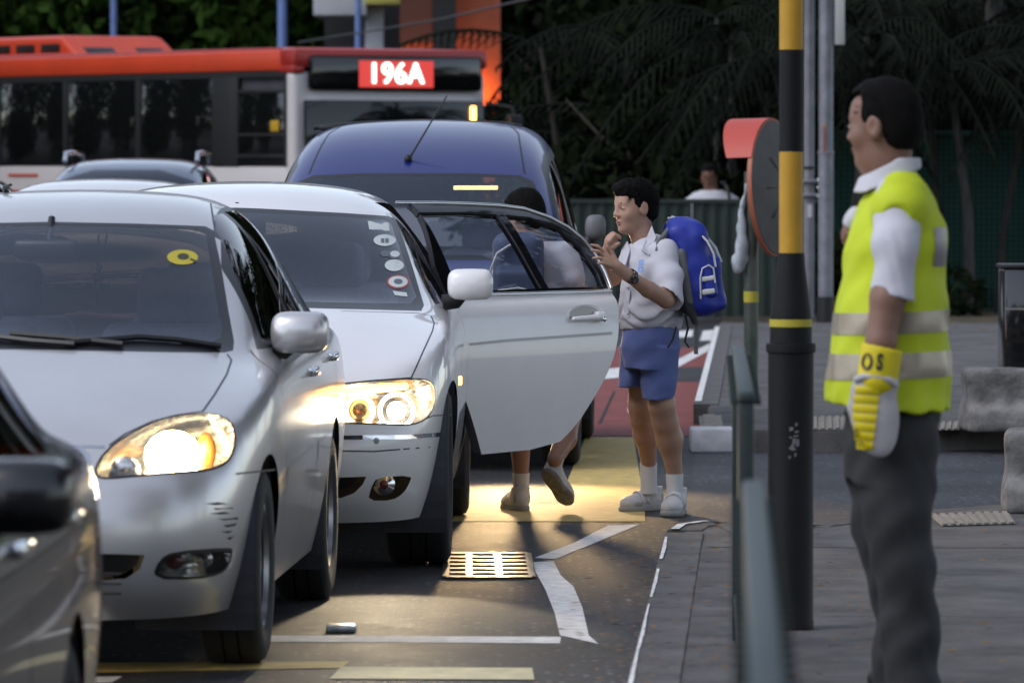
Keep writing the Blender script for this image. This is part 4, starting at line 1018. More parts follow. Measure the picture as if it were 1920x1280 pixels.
# ------------------------------------------------------------------ striped pole, grey poles, mirror, railing
def striped_pole():
    D = 17.4; p = ground(1482, 1177, Z); X, Y = p.x, p.y
    YP = mat('pole_yellow', (.50, .27, .015), .5, var=.12, scale=5); BP = mat('pole_black', (.006, .006, .007), .6, var=.3, scale=12, spec=.25)
    t = empty('striped_pole', (X, Y, Z), 0, 'tall yellow and black banded pole with a wide black base beside the railing', 'pole')
    s_ = sc(Y); zz = lambda py: CAMH - (py - 297) / s_ - Z
    lathe('base_sleeve', [(.073, 0), (.074, .02), (.0715, .03), (.0715, zz(655)), (.0715, zz(650))], BP, t, 28)
    lathe('collar', [(.07, zz(662)), (.0775, zz(660)), (.0785, zz(652)), (.0775, zz(644)), (.066, zz(642))], BP, t, 28, cap=False)
    lathe('taper', [(.066, zz(643)), (.0655, zz(600)), (.058, zz(560)), (.045, zz(500)), (.041, zz(474)), (.037, zz(474))], BP, t, 28, cap=False)
    ys_ = [474, 284, 94, -96, -286, -476]
    for i in range(5): lathe('pole_band', [(.0375, zz(ys_[i])), (.0375, zz(ys_[i + 1]) - .0015)], YP if i % 2 == 0 else BP, t, 24, cap=True)
    lathe('lamp_globe', [(.02, zz(-476)), (.06, zz(-490)), (.14, zz(-560)), (.15, zz(-600)), (.12, zz(-660)), (.02, zz(-690))], mat('globe_amber', (.6, .3, .05), .3), t, 20)
    YB = mat('tape_yellow', (.45, .38, .03), .6)
    bm = bmesh.new(); bm_lathe(bm, [(.0672, zz(612)), (.0672, zz(598))], 24); from_bm('yellow_tape', bm, YB, t, smooth=True)
    # scratched marks, low on the sleeve
    sm_ = mat('scratch', (.16, .16, .16), .8); r = np.random.default_rng(3); bm = bmesh.new()
    for i in range(16):
        a = R(-90 + r.uniform(-8, 14)); z = zz(r.uniform(790, 860)); w_ = r.uniform(.004, .014); h = r.uniform(.004, .02)
        v = [bm.verts.new((.0722 * math.cos(a + du), .0722 * math.sin(a + du), z + dz)) for du, dz in ((0, 0), (w_ / .07, .004), (w_ / .07, h), (0, h))]; bm.faces.new(v)
    from_bm('scratch', bm, sm_, t, sharp='keep')
striped_pole()
GS = mat('galvanised', (.22, .22, .25), .5, .35, var=.25, scale=6); GS2 = mat('pole_grey', (.17, .17, .19), .55, .2, var=.25, scale=6)
p = ground(1548, 604, Z)
t = empty('grey_pole', (p.x, p.y, Z), 0, 'thick pale grey lamp pole with a black painted foot and a plate on top', 'pole'); s_ = sc(p.y); zz = lambda py: CAMH - (py - 297) / s_ - Z
lathe('black_foot', [(.082, 0), (.082, zz(556))], MT['black'], t, 24); lathe('pole', [(.068, zz(557)), (.068, zz(290)), (.0735, zz(289)), (.0735, zz(284)), (.064, zz(283)), (.062, 5.5)], GS, t, 24)
box('sign_plate', (.12, -.02, zz(20)), (.09, .03, .62), mat('plate_pale', (.5, .5, .48), .6), t, bev=.005)
box('pole_label', (-.02, -.071, zz(262)), (.022, .004, .22), mat('label_red', (.30, .12, .10), .6), t); box('pole_label', (-.02, -.071, zz(236)), (.026, .004, .026), mat('label_orange', (.5, .22, .03), .6), t)
p = ground(1516, 596, Z)
t = empty('grey_pole', (p.x, p.y, Z), 0, 'thinner grey sign pole with a black band, clamped to the thicker grey pole', 'pole'); s_ = sc(p.y)
lathe('pole', [(.052, 0), (.052, zz(340)), (.050, zz(338)), (.048, 5.2)], GS2, t, 20); lathe('black_band', [(.0545, zz(318)), (.0545, zz(312))], MT['black'], t, 20)
bm = bmesh.new()
for q in (340, 366): bm_box(bm, (.045, -.01, zz(q)), (.22, .13, .035), None, .006, 1)
from_bm('clamp', bm, GS2, t, smooth=True, sharp=40)
bm = bmesh.new()
for q in (338, 352, 368):
    for x in (.085, .115): bmesh.ops.create_uvsphere(bm, u_segments=8, v_segments=6, radius=.016, matrix=Matrix.Translation((x, -.08, zz(q))))
from_bm('bolt', bm, MT['chrome'], t, smooth=True)
box('white_label', (.005, -.052, zz(395)), (.04, .004, .12), mat('label_pale', (.5, .5, .52), .6), t)
def traffic_mirror():
    D = 36.0; c = at(1455, 352, D); t = empty('traffic_mirror', (c.x - .12, D + .2, Z), 0, 'round convex traffic mirror seen from behind with a red hood', 'traffic mirror')
    s_ = sc(D); r = 128 / s_; M = Matrix.Translation((.12, -.2, c.z - Z)) @ Matrix.Rotation(R(-62), 4, 'Z') @ Matrix.Rotation(R(-90), 4, 'X')
    bk = mat('mirror_back', (.09, .085, .085), .6, var=.3, scale=4)
    M = Matrix.Translation((.12, -.2, c.z - Z)) @ Matrix.Rotation(R(-90 - 62), 4, 'Z') @ Matrix.Rotation(R(90), 4, 'Y') @ Matrix.Rotation(0, 4, 'X')
    # local +z of the lathe = facing direction
    fd = Vector((-.92, .385, -.05)).normalized(); q = fd.to_track_quat('Z', 'Y').to_matrix().to_4x4(); M = Matrix.Translation((.12, -.2, c.z - Z)) @ q
    lathe('mirror_back', [(.001, -.07), (.12, -.068), (r * .6, -.04), (r * .97, .0), (r, .02)], bk, t, 40, M, cap=False)
    bm = bmesh.new()
    for i in range(8):
        a = 2 * math.pi * i / 8; bm_tube(bm, [M @ Vector((.08 * math.cos(a), .08 * math.sin(a), -.072)), M @ Vector((r * .62 * math.cos(a), r * .62 * math.sin(a), -.044))], .006, 6)
    from_bm('back_rib', bm, bk, t, smooth=True)
    lathe('mirror_rim', [(r * .985, .004), (r * 1.005, .006), (r * 1.005, .035), (r * .97, .035)], mat('rim_orange', (.40, .12, .06), .5), t, 40, M, cap=False)
    lathe('mirror_face', [(.96 * r, .03), (.7 * r, .065), (.35 * r, .085), (.001, .09)], MT['chrome'], t, 40, M, cap=False)
    # hood: a curved visor on the upper part of the rim
    bm = bmesh.new(); n = 18; rows = []
    upl = (q.to_3x3().inverted() @ Vector((0, 0, 1))); a0 = math.atan2(upl.y, upl.x)
    for i in range(n + 1):
        a = a0 + R(-64 + 128 * i / n); dp = .27 * (1 - .35 * abs(2 * i / n - 1) ** 2)
        rows.append([bm.verts.new(M @ Vector((rr * math.cos(a), rr * math.sin(a), z))) for rr, z in ((r * 1.025, .01), (r * 1.04, dp), (r * 1.025, dp), (r * 1.01, .01))])
    for i in range(n):
        for k in range(4): bm.faces.new((rows[i][k], rows[i + 1][k], rows[i + 1][(k + 1) % 4], rows[i][(k + 1) % 4]))
    bm.faces.new(rows[0]); bm.faces.new(rows[-1][::-1])
    from_bm('hood', bm, mat('hood_red', (.50, .07, .05), .5), t, smooth=True, sharp=40)
    x0 = (1411 - 960) / s_ - (c.x - .12)
    lathe('post', [(.046, 0), (.046, c.z - Z + .1)], mat('post_green', (.07, .085, .07), .4, .3, var=.3, scale=5), t, 20, Matrix.Translation((x0, 0, 0)))
    tube('arm', [(x0, 0, c.z - Z), (.10, -.17, c.z - Z)], .025, bk, t)
    bm = bmesh.new(); bm_lathe(bm, [(.0475, .55), (.0475, .62)], 20, Matrix.Translation((x0, 0, 0))); from_bm('yellow_tape', bm, mat('tape_yellow2', (.45, .38, .03), .6), t, smooth=True)
    return x0 + c.x - .12, D + .2
mx, my = traffic_mirror()
# plastic bag tied to the mirror post
F = Field((-.16, -.12, .55), (.10, .12, 1.25), .01); F.ell((-.06, -.03, .78), (.045, .05, .14), k=.03); F.chain([(-.03, -.03, 1.18), (-.055, -.03, 1.05), (-.06, -.03, .9)], [.012, .02, .035], .02); F.ell((-.085, -.03, .68), (.04, .045, .07), k=.03)
F.warp(lambda x, y, z: .008 * np.sin(60 * x + 35 * z) * np.sin(50 * y - 22 * z)); o = F.obj('plastic_bag', mat('bag_white', (.36, .39, .43), .35, var=.2), None, 1, (mx, my, Z + .12)); tag(o, 'crumpled pale plastic bag hanging on the post of the round traffic mirror', 'bag')
def railing(name, a, b, label, rail_w=.040):
    t = empty(name, (a.x, a.y, Z), 0, label, 'railing', 'green railings along the kerb'); d = b - a; L = d.length; u = Vector((d.x, d.y, 0)).normalized(); nn = Vector((u.y, -u.x, 0)); rz = -math.atan2(u.x, u.y); RM = Matrix.Rotation(rz, 3, 'Z')
    GP = MT.setdefault('railgreen', mat('rail_green', (.009, .017, .014), .45, var=.35, scale=14, bump=.2, bscale=60)); H = .90
    GT = MT.setdefault('railtop', mat('rail_top_pale', (.036, .052, .051), .5, .2, var=.35, scale=20))  # top rail in a paler tone than the posts
    box('top_rail', u * (L / 2) + Vector((0, 0, H - .012)), (rail_w, L, .026), GT, t, RM, bev=.006)
    box('bottom_rail', u * (L / 2) + Vector((0, 0, .13)), (.035, L - .1, .035), GP, t, RM, bev=.005)
    for k, s_ in enumerate((.03, L - .03)): box('post', u * s_ + Vector((0, 0, H / 2 - .012)), (rail_w, .05, H - .03), GP, t, RM, bev=.006)
    nb = int(L / .13)
    for i in range(nb):
        p_ = u * (.1 + (L - .2) * i / (nb - 1))
        key = 'bal'
        piece(key, lambda: boxmesh(.014, .014, .70, .003), 'baluster', GP, t, (p_.x, p_.y, .49), rz)
        for sg in (1, -1):
            q = p_ + nn * sg * (rail_w / 2 + .006); piece('clip', lambda: boxmesh(.024, .012, .010, .002), 'rail_clip', GP, t, (q.x, q.y, H - .03), rz)
    return t
ra, rb = Vector((.572, 13.8, 0)), Vector((.690, 17.2, 0))
railing('railing', ra, rb, 'green railing panel with a paler top, beside the striped pole')
railing('railing', Vector((.272, 6.0, 0)), Vector((.428, 10.0, 0)), 'blurred green railing panel close to the camera by the kerb')
# ------------------------------------------------------------------ concrete blocks, bin, hoarding, mesh fence
CB = mat('weathered_concrete', (.16, .155, .15), .9, var=.6, scale=5, bump=.8, bscale=30, col2=(.30, .29, .28))
def barrier(px, y0, y1, L, label, rz):
    p = ground(px, y1, Z if y1 < 850 else Z); s_ = sc(p.y); h = (y1 - y0) / s_; F = Field((-.05, -.35, -.02), (L + .05, .35, h + .05), .018)
    F.box((L / 2, 0, h / 2), (L / 2, .15, h / 2), .03); F.box((L / 2, 0, .06), (L / 2, .22, .07), .03, k=.06)
    F.warp(lambda x, y, z: .006 * np.sin(9 * x + 3 * z) * np.sin(14 * z + 5 * x) + .004 * np.sin(31 * x) * np.sin(27 * z + 12 * y))
    o = F.obj('concrete_barrier', CB, None, 1, (p.x, p.y, Z)); o.rotation_euler = (0, 0, rz); tag(o, label, 'barrier', 'weathered concrete blocks by the driveway')
barrier(1808, 690, 806, 1.4, 'stained concrete block in front of the dark bin, across the driveway', R(4))
barrier(1884, 806, 956, 1.2, 'concrete block at the near corner of the driveway behind the crossing guard', R(-4))
p = ground(1905, 770, Z)
t = empty('litter_bin', (p.x + .12, p.y, Z), 0, 'dark box shaped bin standing behind the stained concrete block', 'bin'); s_ = sc(p.y); h = CAMH - (502 - 297) / s_ - Z
box('bin_body', (0, 0, h / 2), (.42, .42, h), MT['blackgloss'], t, bev=.02); box('bin_lid', (0, 0, h + .012), (.44, .44, .024), MT['black'], t, bev=.008); box('bin_band', (0, -.213, h * .72), (.40, .006, .012), MT['chrome'], t)
HG = mat('hoarding_green', (.016, .028, .022), .55, var=.3, scale=2)
t = empty('hoarding', (0, 55, 0), 0, 'dark green corrugated hoarding behind the schoolboy', 'hoarding')
def corr():
    bm = bmesh.new(); n = 30; W_ = .59; a = []
    for i in range(n + 1):
        x = W_ * i / n - W_ / 2; yy = .014 * math.copysign(min(1, abs(1.6 * math.sin(2 * math.pi * i / 6))), math.sin(2 * math.pi * i / 6)); a.append((bm.verts.new((x, yy, .05)), bm.verts.new((x, yy, 1.16))))
    for i in range(n): bm.faces.new((a[i][0], a[i + 1][0], a[i + 1][1], a[i][1]))
    me = bpy.data.meshes.new('hp'); bm.to_mesh(me); bm.free(); return me
for i in range(5): piece('hoard', corr, 'hoarding_panel', HG, t, (.25 + .6 * i, 0, 0))
box('cap_rail', (1.45, 0, 1.175), (3.1, .06, .04), HG, t)
for x in (.0, 1.45, 2.9): box('post', (x, .06, .58), (.06, .06, 1.16), HG, t)
FG = mat('fence_green', (.018, .085, .066), .6)
def mesh_fence():
    t = empty('mesh_fence', (3.3, 58, 0), 0, 'green wire mesh fence under the palms behind the crossing guard', 'fence'); H = 1.85; W_ = 6.0
    bm = bmesh.new()
    for i in range(int(W_ / .055) + 1): bm_box(bm, (i * .055, 0, H / 2), (.008, .006, H))
    for j in range(int(H / .055) + 1): bm_box(bm, (W_ / 2, .006, j * .055), (W_, .006, .008))
    tag(from_bm('wire_mesh', bm, FG, t), kind='stuff')
    for x in (0, 2, 4, 6): tube('post', [(x, .03, 0), (x, .03, H + .05)], .03, FG, t)
    tube('top_rail', [(0, .03, H), (W_, .03, H)], .025, FG, t)
    ch = bmesh.new(); bm_box(ch, (W_ / 2, .09, H / 2 + .1), (W_, .008, H - .3)); from_bm('green_netting', ch, mat('netting', (.010, .045, .036), .9), t)
mesh_fence()
# ------------------------------------------------------------------ far building, orange-lit wall, lamp posts, wire
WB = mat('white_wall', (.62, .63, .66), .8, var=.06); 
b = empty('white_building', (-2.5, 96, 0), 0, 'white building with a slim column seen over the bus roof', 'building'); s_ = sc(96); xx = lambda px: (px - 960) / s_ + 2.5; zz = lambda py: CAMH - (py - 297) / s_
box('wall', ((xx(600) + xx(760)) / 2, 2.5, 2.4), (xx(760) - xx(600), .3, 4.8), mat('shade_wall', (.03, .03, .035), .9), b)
box('fascia', ((xx(590) + xx(690)) / 2, .6, zz(-40)), (xx(690) - xx(590), 2.2, zz(-110) - zz(32)), WB, b, bev=.02)
box('column', ((xx(685) + xx(719)) / 2, 0, 2.4), (xx(719) - xx(685), .35, 4.8), WB, b, bev=.02)
box('yellow_canopy', ((xx(688) + xx(756)) / 2, -.3, zz(-14)), (xx(756) - xx(688), .9, zz(-40) - zz(11)), mat('canopy_yellow', (.55, .50, .12), .6), b, bev=.02)
box('low_wall', ((xx(480) + xx(575)) / 2, .5, .9), (xx(575) - xx(480), .3, zz(80)), mat('grey_wall', (.25, .26, .28), .8), b)
o = empty('orange_wall', (-1.9, 90, 0), 0, 'terracotta wall lit by an orange lamp behind the bus', 'wall'); s_ = sc(90); xx = lambda px: (px - 960) / s_ + 1.9; zz = lambda py: CAMH - (py - 297) / s_
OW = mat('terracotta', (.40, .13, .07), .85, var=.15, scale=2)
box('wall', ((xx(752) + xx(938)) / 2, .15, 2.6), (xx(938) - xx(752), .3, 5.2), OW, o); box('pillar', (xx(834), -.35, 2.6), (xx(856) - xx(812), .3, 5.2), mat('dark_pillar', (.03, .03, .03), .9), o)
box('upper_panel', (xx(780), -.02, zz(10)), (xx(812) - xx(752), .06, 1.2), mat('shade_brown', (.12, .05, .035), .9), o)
for px in (800, 884):
    fx = lathe('wall_lamp', [(.05, 0), (.07, .02), (.06, .08)], emis('wall_lamp_glow%d' % px, (1, .36, .08), 25), o, 12, Matrix.Translation((xx(px), -.12, 2.2)))
    d = bpy.data.lights.new('wall_lamp_light', 'POINT'); d.energy = 16; d.color = (1, .28, .05); d.shadow_soft_size = .08; lo = bpy.data.objects.new('wall_lamp_light', d); COL.objects.link(lo); lo.parent = o; lo.location = (xx(px), -.32, 2.55)
LB = mat('post_blue', (.16, .24, .50), .5, var=.1)
for px, D, wd, lab in ((530, 80, .115, 'thickest blue lamp post standing just behind the bus roof'), (672, 88, .085, 'blue lamp post in front of the white building'), (214, 92, .085, 'dim blue lamp post among the trees over the bus')):
    x = (px - 960) * D / FPX; t = empty('lamp_post', (x, D, 0), 0, lab, 'lamp post', 'blue lamp posts behind the bus')
    lathe('post', [(wd * .8, 0), (wd * .8, 2.0), (wd * .62, 2.25), (wd * .5, 7.5)], LB, t, 16); tube('lamp_arm', [(0, 0, 7.4), (0, -.4, 7.8), (0, -1.4, 7.9)], .04, LB, t); box('lamp_head', (0, -1.6, 7.9), (.22, .6, .12), GS, t, bev=.03)
wp = [at(560, 80, 74), at(700, 58, 70), at(830, 36, 66), at(1010, -6, 60), at(1200, -60, 55)]
tag(tube('overhead_wire', wp, .012, MT['black'], None, 6), 'thin dark overhead wire sagging across the trees above the bus', 'wire')
# ------------------------------------------------------------------ trees
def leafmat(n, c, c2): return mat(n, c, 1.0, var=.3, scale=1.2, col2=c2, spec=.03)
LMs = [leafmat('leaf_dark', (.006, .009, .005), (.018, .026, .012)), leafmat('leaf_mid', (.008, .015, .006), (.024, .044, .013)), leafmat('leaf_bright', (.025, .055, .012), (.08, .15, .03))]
BK = mat('bark', (.035, .029, .024), .95, var=.4, scale=5, bump=1, bscale=12); BK2 = mat('pale_bark', (.06, .056, .052), .9, var=.35, scale=4, bump=.8, bscale=12)
def crown_mesh(blobs, n, size, seed, hang=0.0):
    r = np.random.default_rng(seed); V = []; tot = sum(b[3] * b[4] * b[5] for b in blobs)
    for (cx, cy, cz, rx, ry, rz) in blobs:
        k = max(20, int(n * rx * ry * rz / tot)); d = r.normal(size=(k, 3)); d /= np.linalg.norm(d, axis=1)[:, None]; rad = r.uniform(.55, 1.05, k) ** .6 * (1 + .18 * np.sin(5 * d[:, 0] + 3 * d[:, 2]) )
        c = np.array([cx, cy, cz]) + d * rad[:, None] * np.array([rx, ry, rz])
        a = r.normal(size=(k, 3)); a /= np.linalg.norm(a, axis=1)[:, None]; a[:, 2] -= hang; b = np.cross(a, r.normal(size=(k, 3))); b /= np.linalg.norm(b, axis=1)[:, None] + 1e-9
        s = r.uniform(.6, 1.3, k)[:, None] * size
        V.append(np.stack([c - a * s, c - b * s * .45, c + a * s, c + b * s * .45], 1))
    V = np.concatenate(V).reshape(-1, 3); Q = np.arange(len(V)).reshape(-1, 4); return V, Q
cm = {}
def tree(x, y, kind, label, group, h=9.0, mi=0, bark=None, rot=0.0, s=1.0):
    t = empty('tree', (x, y, 0), rot, label, 'tree', group)
    if kind not in cm:
        r = np.random.default_rng(100 + len(cm)); 
        if kind.startswith('tall'): bl = [(r.uniform(-2.2, 2.2), r.uniform(-2.2, 2.2), r.uniform(3.6, 9.5), r.uniform(1.1, 1.9), r.uniform(1.1, 1.9), r.uniform(.8, 1.5)) for _ in range(22)]; n, sz = 11000, .20
        elif kind.startswith('low'): bl = [(r.uniform(-1.9, 1.9), r.uniform(-1.6, 1.6), r.uniform(.5, 5.6), r.uniform(.7, 1.4), r.uniform(.7, 1.4), r.uniform(.6, 1.1)) for _ in range(24)]; n, sz = 9000, .17
        else: bl = [(r.uniform(-1.3, 1.3), r.uniform(-.8, .8), r.uniform(.2, 1.5), r.uniform(.5, .9), r.uniform(.5, .8), r.uniform(.4, .7)) for _ in range(10)]; n, sz = 3500, .11
        V, Q = crown_mesh(bl, n, sz, 7 + len(cm)); o = npmesh('crown', V, Q, None, t, smooth=False)
        bm = bmesh.new(); bm_tube(bm, [(0, 0, -.1), (.05, .02, 1.5), (-.05, 0, 3.5), (.1, 0, 6.0 if not kind.startswith('bush') else 3.6)], [.20, .16, .13, .05] if not kind.startswith('bush') else [.05, .04, .03, .02], 8)
        if not kind.startswith('bush'):
            for _ in range(6):
                z = r.uniform(2.0, 5.0); a = r.uniform(0, 6.28); L = r.uniform(1.2, 2.2); bm_tube(bm, [(0, 0, z), (.5 * L * math.cos(a), .5 * L * math.sin(a), z + .8 * L * .5), (L * math.cos(a), L * math.sin(a), z + L * .9)], [.08, .05, .02], 6)
        else:
            bm.free(); bm = bmesh.new(); bm_tube(bm, [(0, 0, -.05), (0, 0, .9)], [.05, .02], 6)
        tr = from_bm('trunk', bm, None, t, smooth=True); cm[kind] = (o.data, tr.data); o.data.materials.append(LMs[0]); tr.data.materials.append(BK)
    else:
        o = link('crown', cm[kind][0], None, t); tr = link('trunk', cm[kind][1], None, t)
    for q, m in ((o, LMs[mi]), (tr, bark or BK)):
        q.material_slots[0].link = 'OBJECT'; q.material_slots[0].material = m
    t.scale = (s, s, s); return t
NEARW = ['behind the bus', 'behind the blue van', 'behind the schoolboy', 'behind the round mirror', 'behind the striped pole']
g1 = 'dark trees behind the road'; lab1 = 'dark leafy tree in the shaded belt of trees behind the road'
r = np.random.default_rng(5)
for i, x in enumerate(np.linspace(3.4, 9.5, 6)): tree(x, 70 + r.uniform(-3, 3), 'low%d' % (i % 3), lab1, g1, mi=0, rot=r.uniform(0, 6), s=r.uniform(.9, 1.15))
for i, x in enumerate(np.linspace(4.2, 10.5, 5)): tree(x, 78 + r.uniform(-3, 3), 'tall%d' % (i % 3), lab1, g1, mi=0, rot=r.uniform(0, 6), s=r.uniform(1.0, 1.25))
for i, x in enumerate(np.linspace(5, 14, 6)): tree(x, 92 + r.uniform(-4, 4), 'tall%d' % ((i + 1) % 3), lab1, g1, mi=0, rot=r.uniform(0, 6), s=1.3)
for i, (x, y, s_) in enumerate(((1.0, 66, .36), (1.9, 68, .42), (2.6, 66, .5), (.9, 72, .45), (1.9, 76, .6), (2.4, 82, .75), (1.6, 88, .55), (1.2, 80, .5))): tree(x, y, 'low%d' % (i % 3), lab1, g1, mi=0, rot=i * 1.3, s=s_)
for i, (x, y) in enumerate(((-16, 66), (-18, 74), (-17, 83), (-19, 92), (-20, 58), (-21, 100), (-22, 46))): tree(x, y, 'low%d' % (i % 3), 'unseen leafy tree added across the road to darken the bus windows', 'added trees across the road', mi=0, rot=i, s=1.6)  # unseen row, added so the bus windows reflect dark
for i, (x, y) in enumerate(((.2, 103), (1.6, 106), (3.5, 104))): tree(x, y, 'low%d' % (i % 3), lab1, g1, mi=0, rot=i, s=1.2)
for i, (x, y) in enumerate(((-9, -18), (-3, -22), (3, -20), (9, -16), (-15, -10))): tree(x, y, 'low%d' % (i % 3), 'unseen leafy tree added behind the camera to darken reflections', 'added trees behind the camera', mi=0, rot=i, s=1.5)  # unseen row, added to darken the horizon mirrored in car fronts
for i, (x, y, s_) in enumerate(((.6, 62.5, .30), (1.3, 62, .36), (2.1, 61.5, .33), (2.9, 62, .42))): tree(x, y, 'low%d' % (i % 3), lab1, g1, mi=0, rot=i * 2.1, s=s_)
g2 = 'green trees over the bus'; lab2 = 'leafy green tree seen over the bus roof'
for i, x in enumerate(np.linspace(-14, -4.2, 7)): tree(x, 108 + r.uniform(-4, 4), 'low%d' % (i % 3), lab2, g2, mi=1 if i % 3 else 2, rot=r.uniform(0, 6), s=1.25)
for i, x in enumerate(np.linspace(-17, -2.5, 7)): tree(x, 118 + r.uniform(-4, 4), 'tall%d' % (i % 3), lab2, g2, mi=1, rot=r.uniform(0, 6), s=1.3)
for i, (x, y, s_) in enumerate(((3.1, 60, 1), (4.3, 61, .9), (5.6, 60.5, 1.1), (1.2, 60, .9), (2.2, 62, 1.1), (3.75, 56.5, .55))): 
    b_ = tree(x, y, 'bush%d' % (i % 2), 'dark leafy bush at the foot of the palms behind the fence', 'bushes by the fence', mi=0, s=s_); b_.name = 'bush'; b_['category'] = 'bush'
# palms with hanging fronds and slim pale stems on the right
def frond_bm(bm, o, a, L, lift, droop, w_, nl=22):
    rr = np.random.default_rng(int(abs(o.x * 100 + a * 37 + L * 11)) % 9999); P = []
    for i in range(nl + 1):
        t_ = i / nl; P.append(o + Vector((math.cos(a) * L * t_, math.sin(a) * L * t_, lift * t_ - droop * t_ * t_)))
    bm_tube(bm, P[::3], [.018] * len(P[::3]), 4, False)
    for i in range(2, nl):
        d = (P[i + 1] - P[i]).normalized(); sd_ = d.cross(Vector((0, 0, 1))).normalized(); ll = w_ * math.sin(math.pi * min(.97, .15 + .85 * i / nl)) * rr.uniform(.45, 1.25)
        for sg in (1, -1):
            tip = P[i] + (sd_ * sg * .75 + d * .55 + Vector((0, 0, -.55 - rr.uniform(0, .3)))) * ll; e = d * .022
            bm.faces.new([bm.verts.new(P[i] - e), bm.verts.new(P[i] + e), bm.verts.new(tip)])
FRM = leafmat('frond', (.006, .008, .006), (.017, .021, .015))
def palm(x, y, h, label, stems=3, seed=1, nf=9, L=1.9):
    t = empty('palm', (x, y, 0), 0, label, 'palm', 'palms on the verge'); rr = np.random.default_rng(seed)
    for k in range(stems):
        bx, by = rr.uniform(-.35, .35), rr.uniform(-.3, .3); tx, ty = bx * 1.8 + rr.uniform(-.2, .2), by * 1.8; hh = h * rr.uniform(.75, 1.1)
        st = tube('trunk', [(bx, by, 0), (bx * 1.2, by * 1.2, hh * .4), (tx, ty, hh)], [.045, .035, .03], BK2 if rr.random() < .6 else BK, t, 8)
        bm = bmesh.new()
        for f in range(nf): frond_bm(bm, Vector((tx, ty, hh)), rr.uniform(0, 6.28), L * rr.uniform(.7, 1.1), rr.uniform(.3, 1.2), rr.uniform(1.0, 2.4), .42)
        from_bm('fronds', bm, FRM, t, sharp='keep')
for i, (x, y, h) in enumerate(((3.2, 57.2, 2.7), (4.0, 59.5, 3.2), (4.75, 57.4, 2.5), (5.5, 60, 3.1), (2.5, 60, 3.0), (6.3, 58.8, 3.0))): palm(x, y, h, ['slender palm just right of the thick grey pole', 'slender palm straight behind the head of the crossing guard', 'slender palm in front of the green mesh fence near the frame edge', 'slender palm half cut off by the frame edge above the bin', 'slender palm hidden behind the striped pole and the round mirror', 'slender palm beyond the frame edge at the end of the mesh fence'][i], 4, 20 + i)
for i, (x, y, h) in enumerate(((-.4, 66, 2.4), (.9, 65, 2.8), (2.0, 66, 2.2), (1.5, 63.5, 1.9))): palm(x, y, h, ['dark palm with arching fronds at the corner of the bus', 'tall dark palm with arching fronds straight above the schoolboy', 'dark arching palm above the man behind the hoarding', 'low dark palm right behind the hoarding, over the blue backpack'][i], 2, 40 + i, 6, 2.2)
tag(tube('tree', [(5.05, 59.2, 0), (5.06, 59.2, 2), (5.0, 59.2, 5)], [.11, .09, .08], BK2, None, 12), 'pale bare tree trunk standing against the green mesh fence', 'tree')
# off-frame trees beside the pavement, added to block sky light from the right
for i, (x, y) in enumerate(((6.4, 10), (6.8, 18), (6.2, 26), (7.0, 36), (8.5, 46))): tree(x, y, 'tall%d' % (i % 3), 'off-frame street tree added beside the pavement to block the sky', 'added street trees along the pavement', mi=0, rot=i, s=.95)
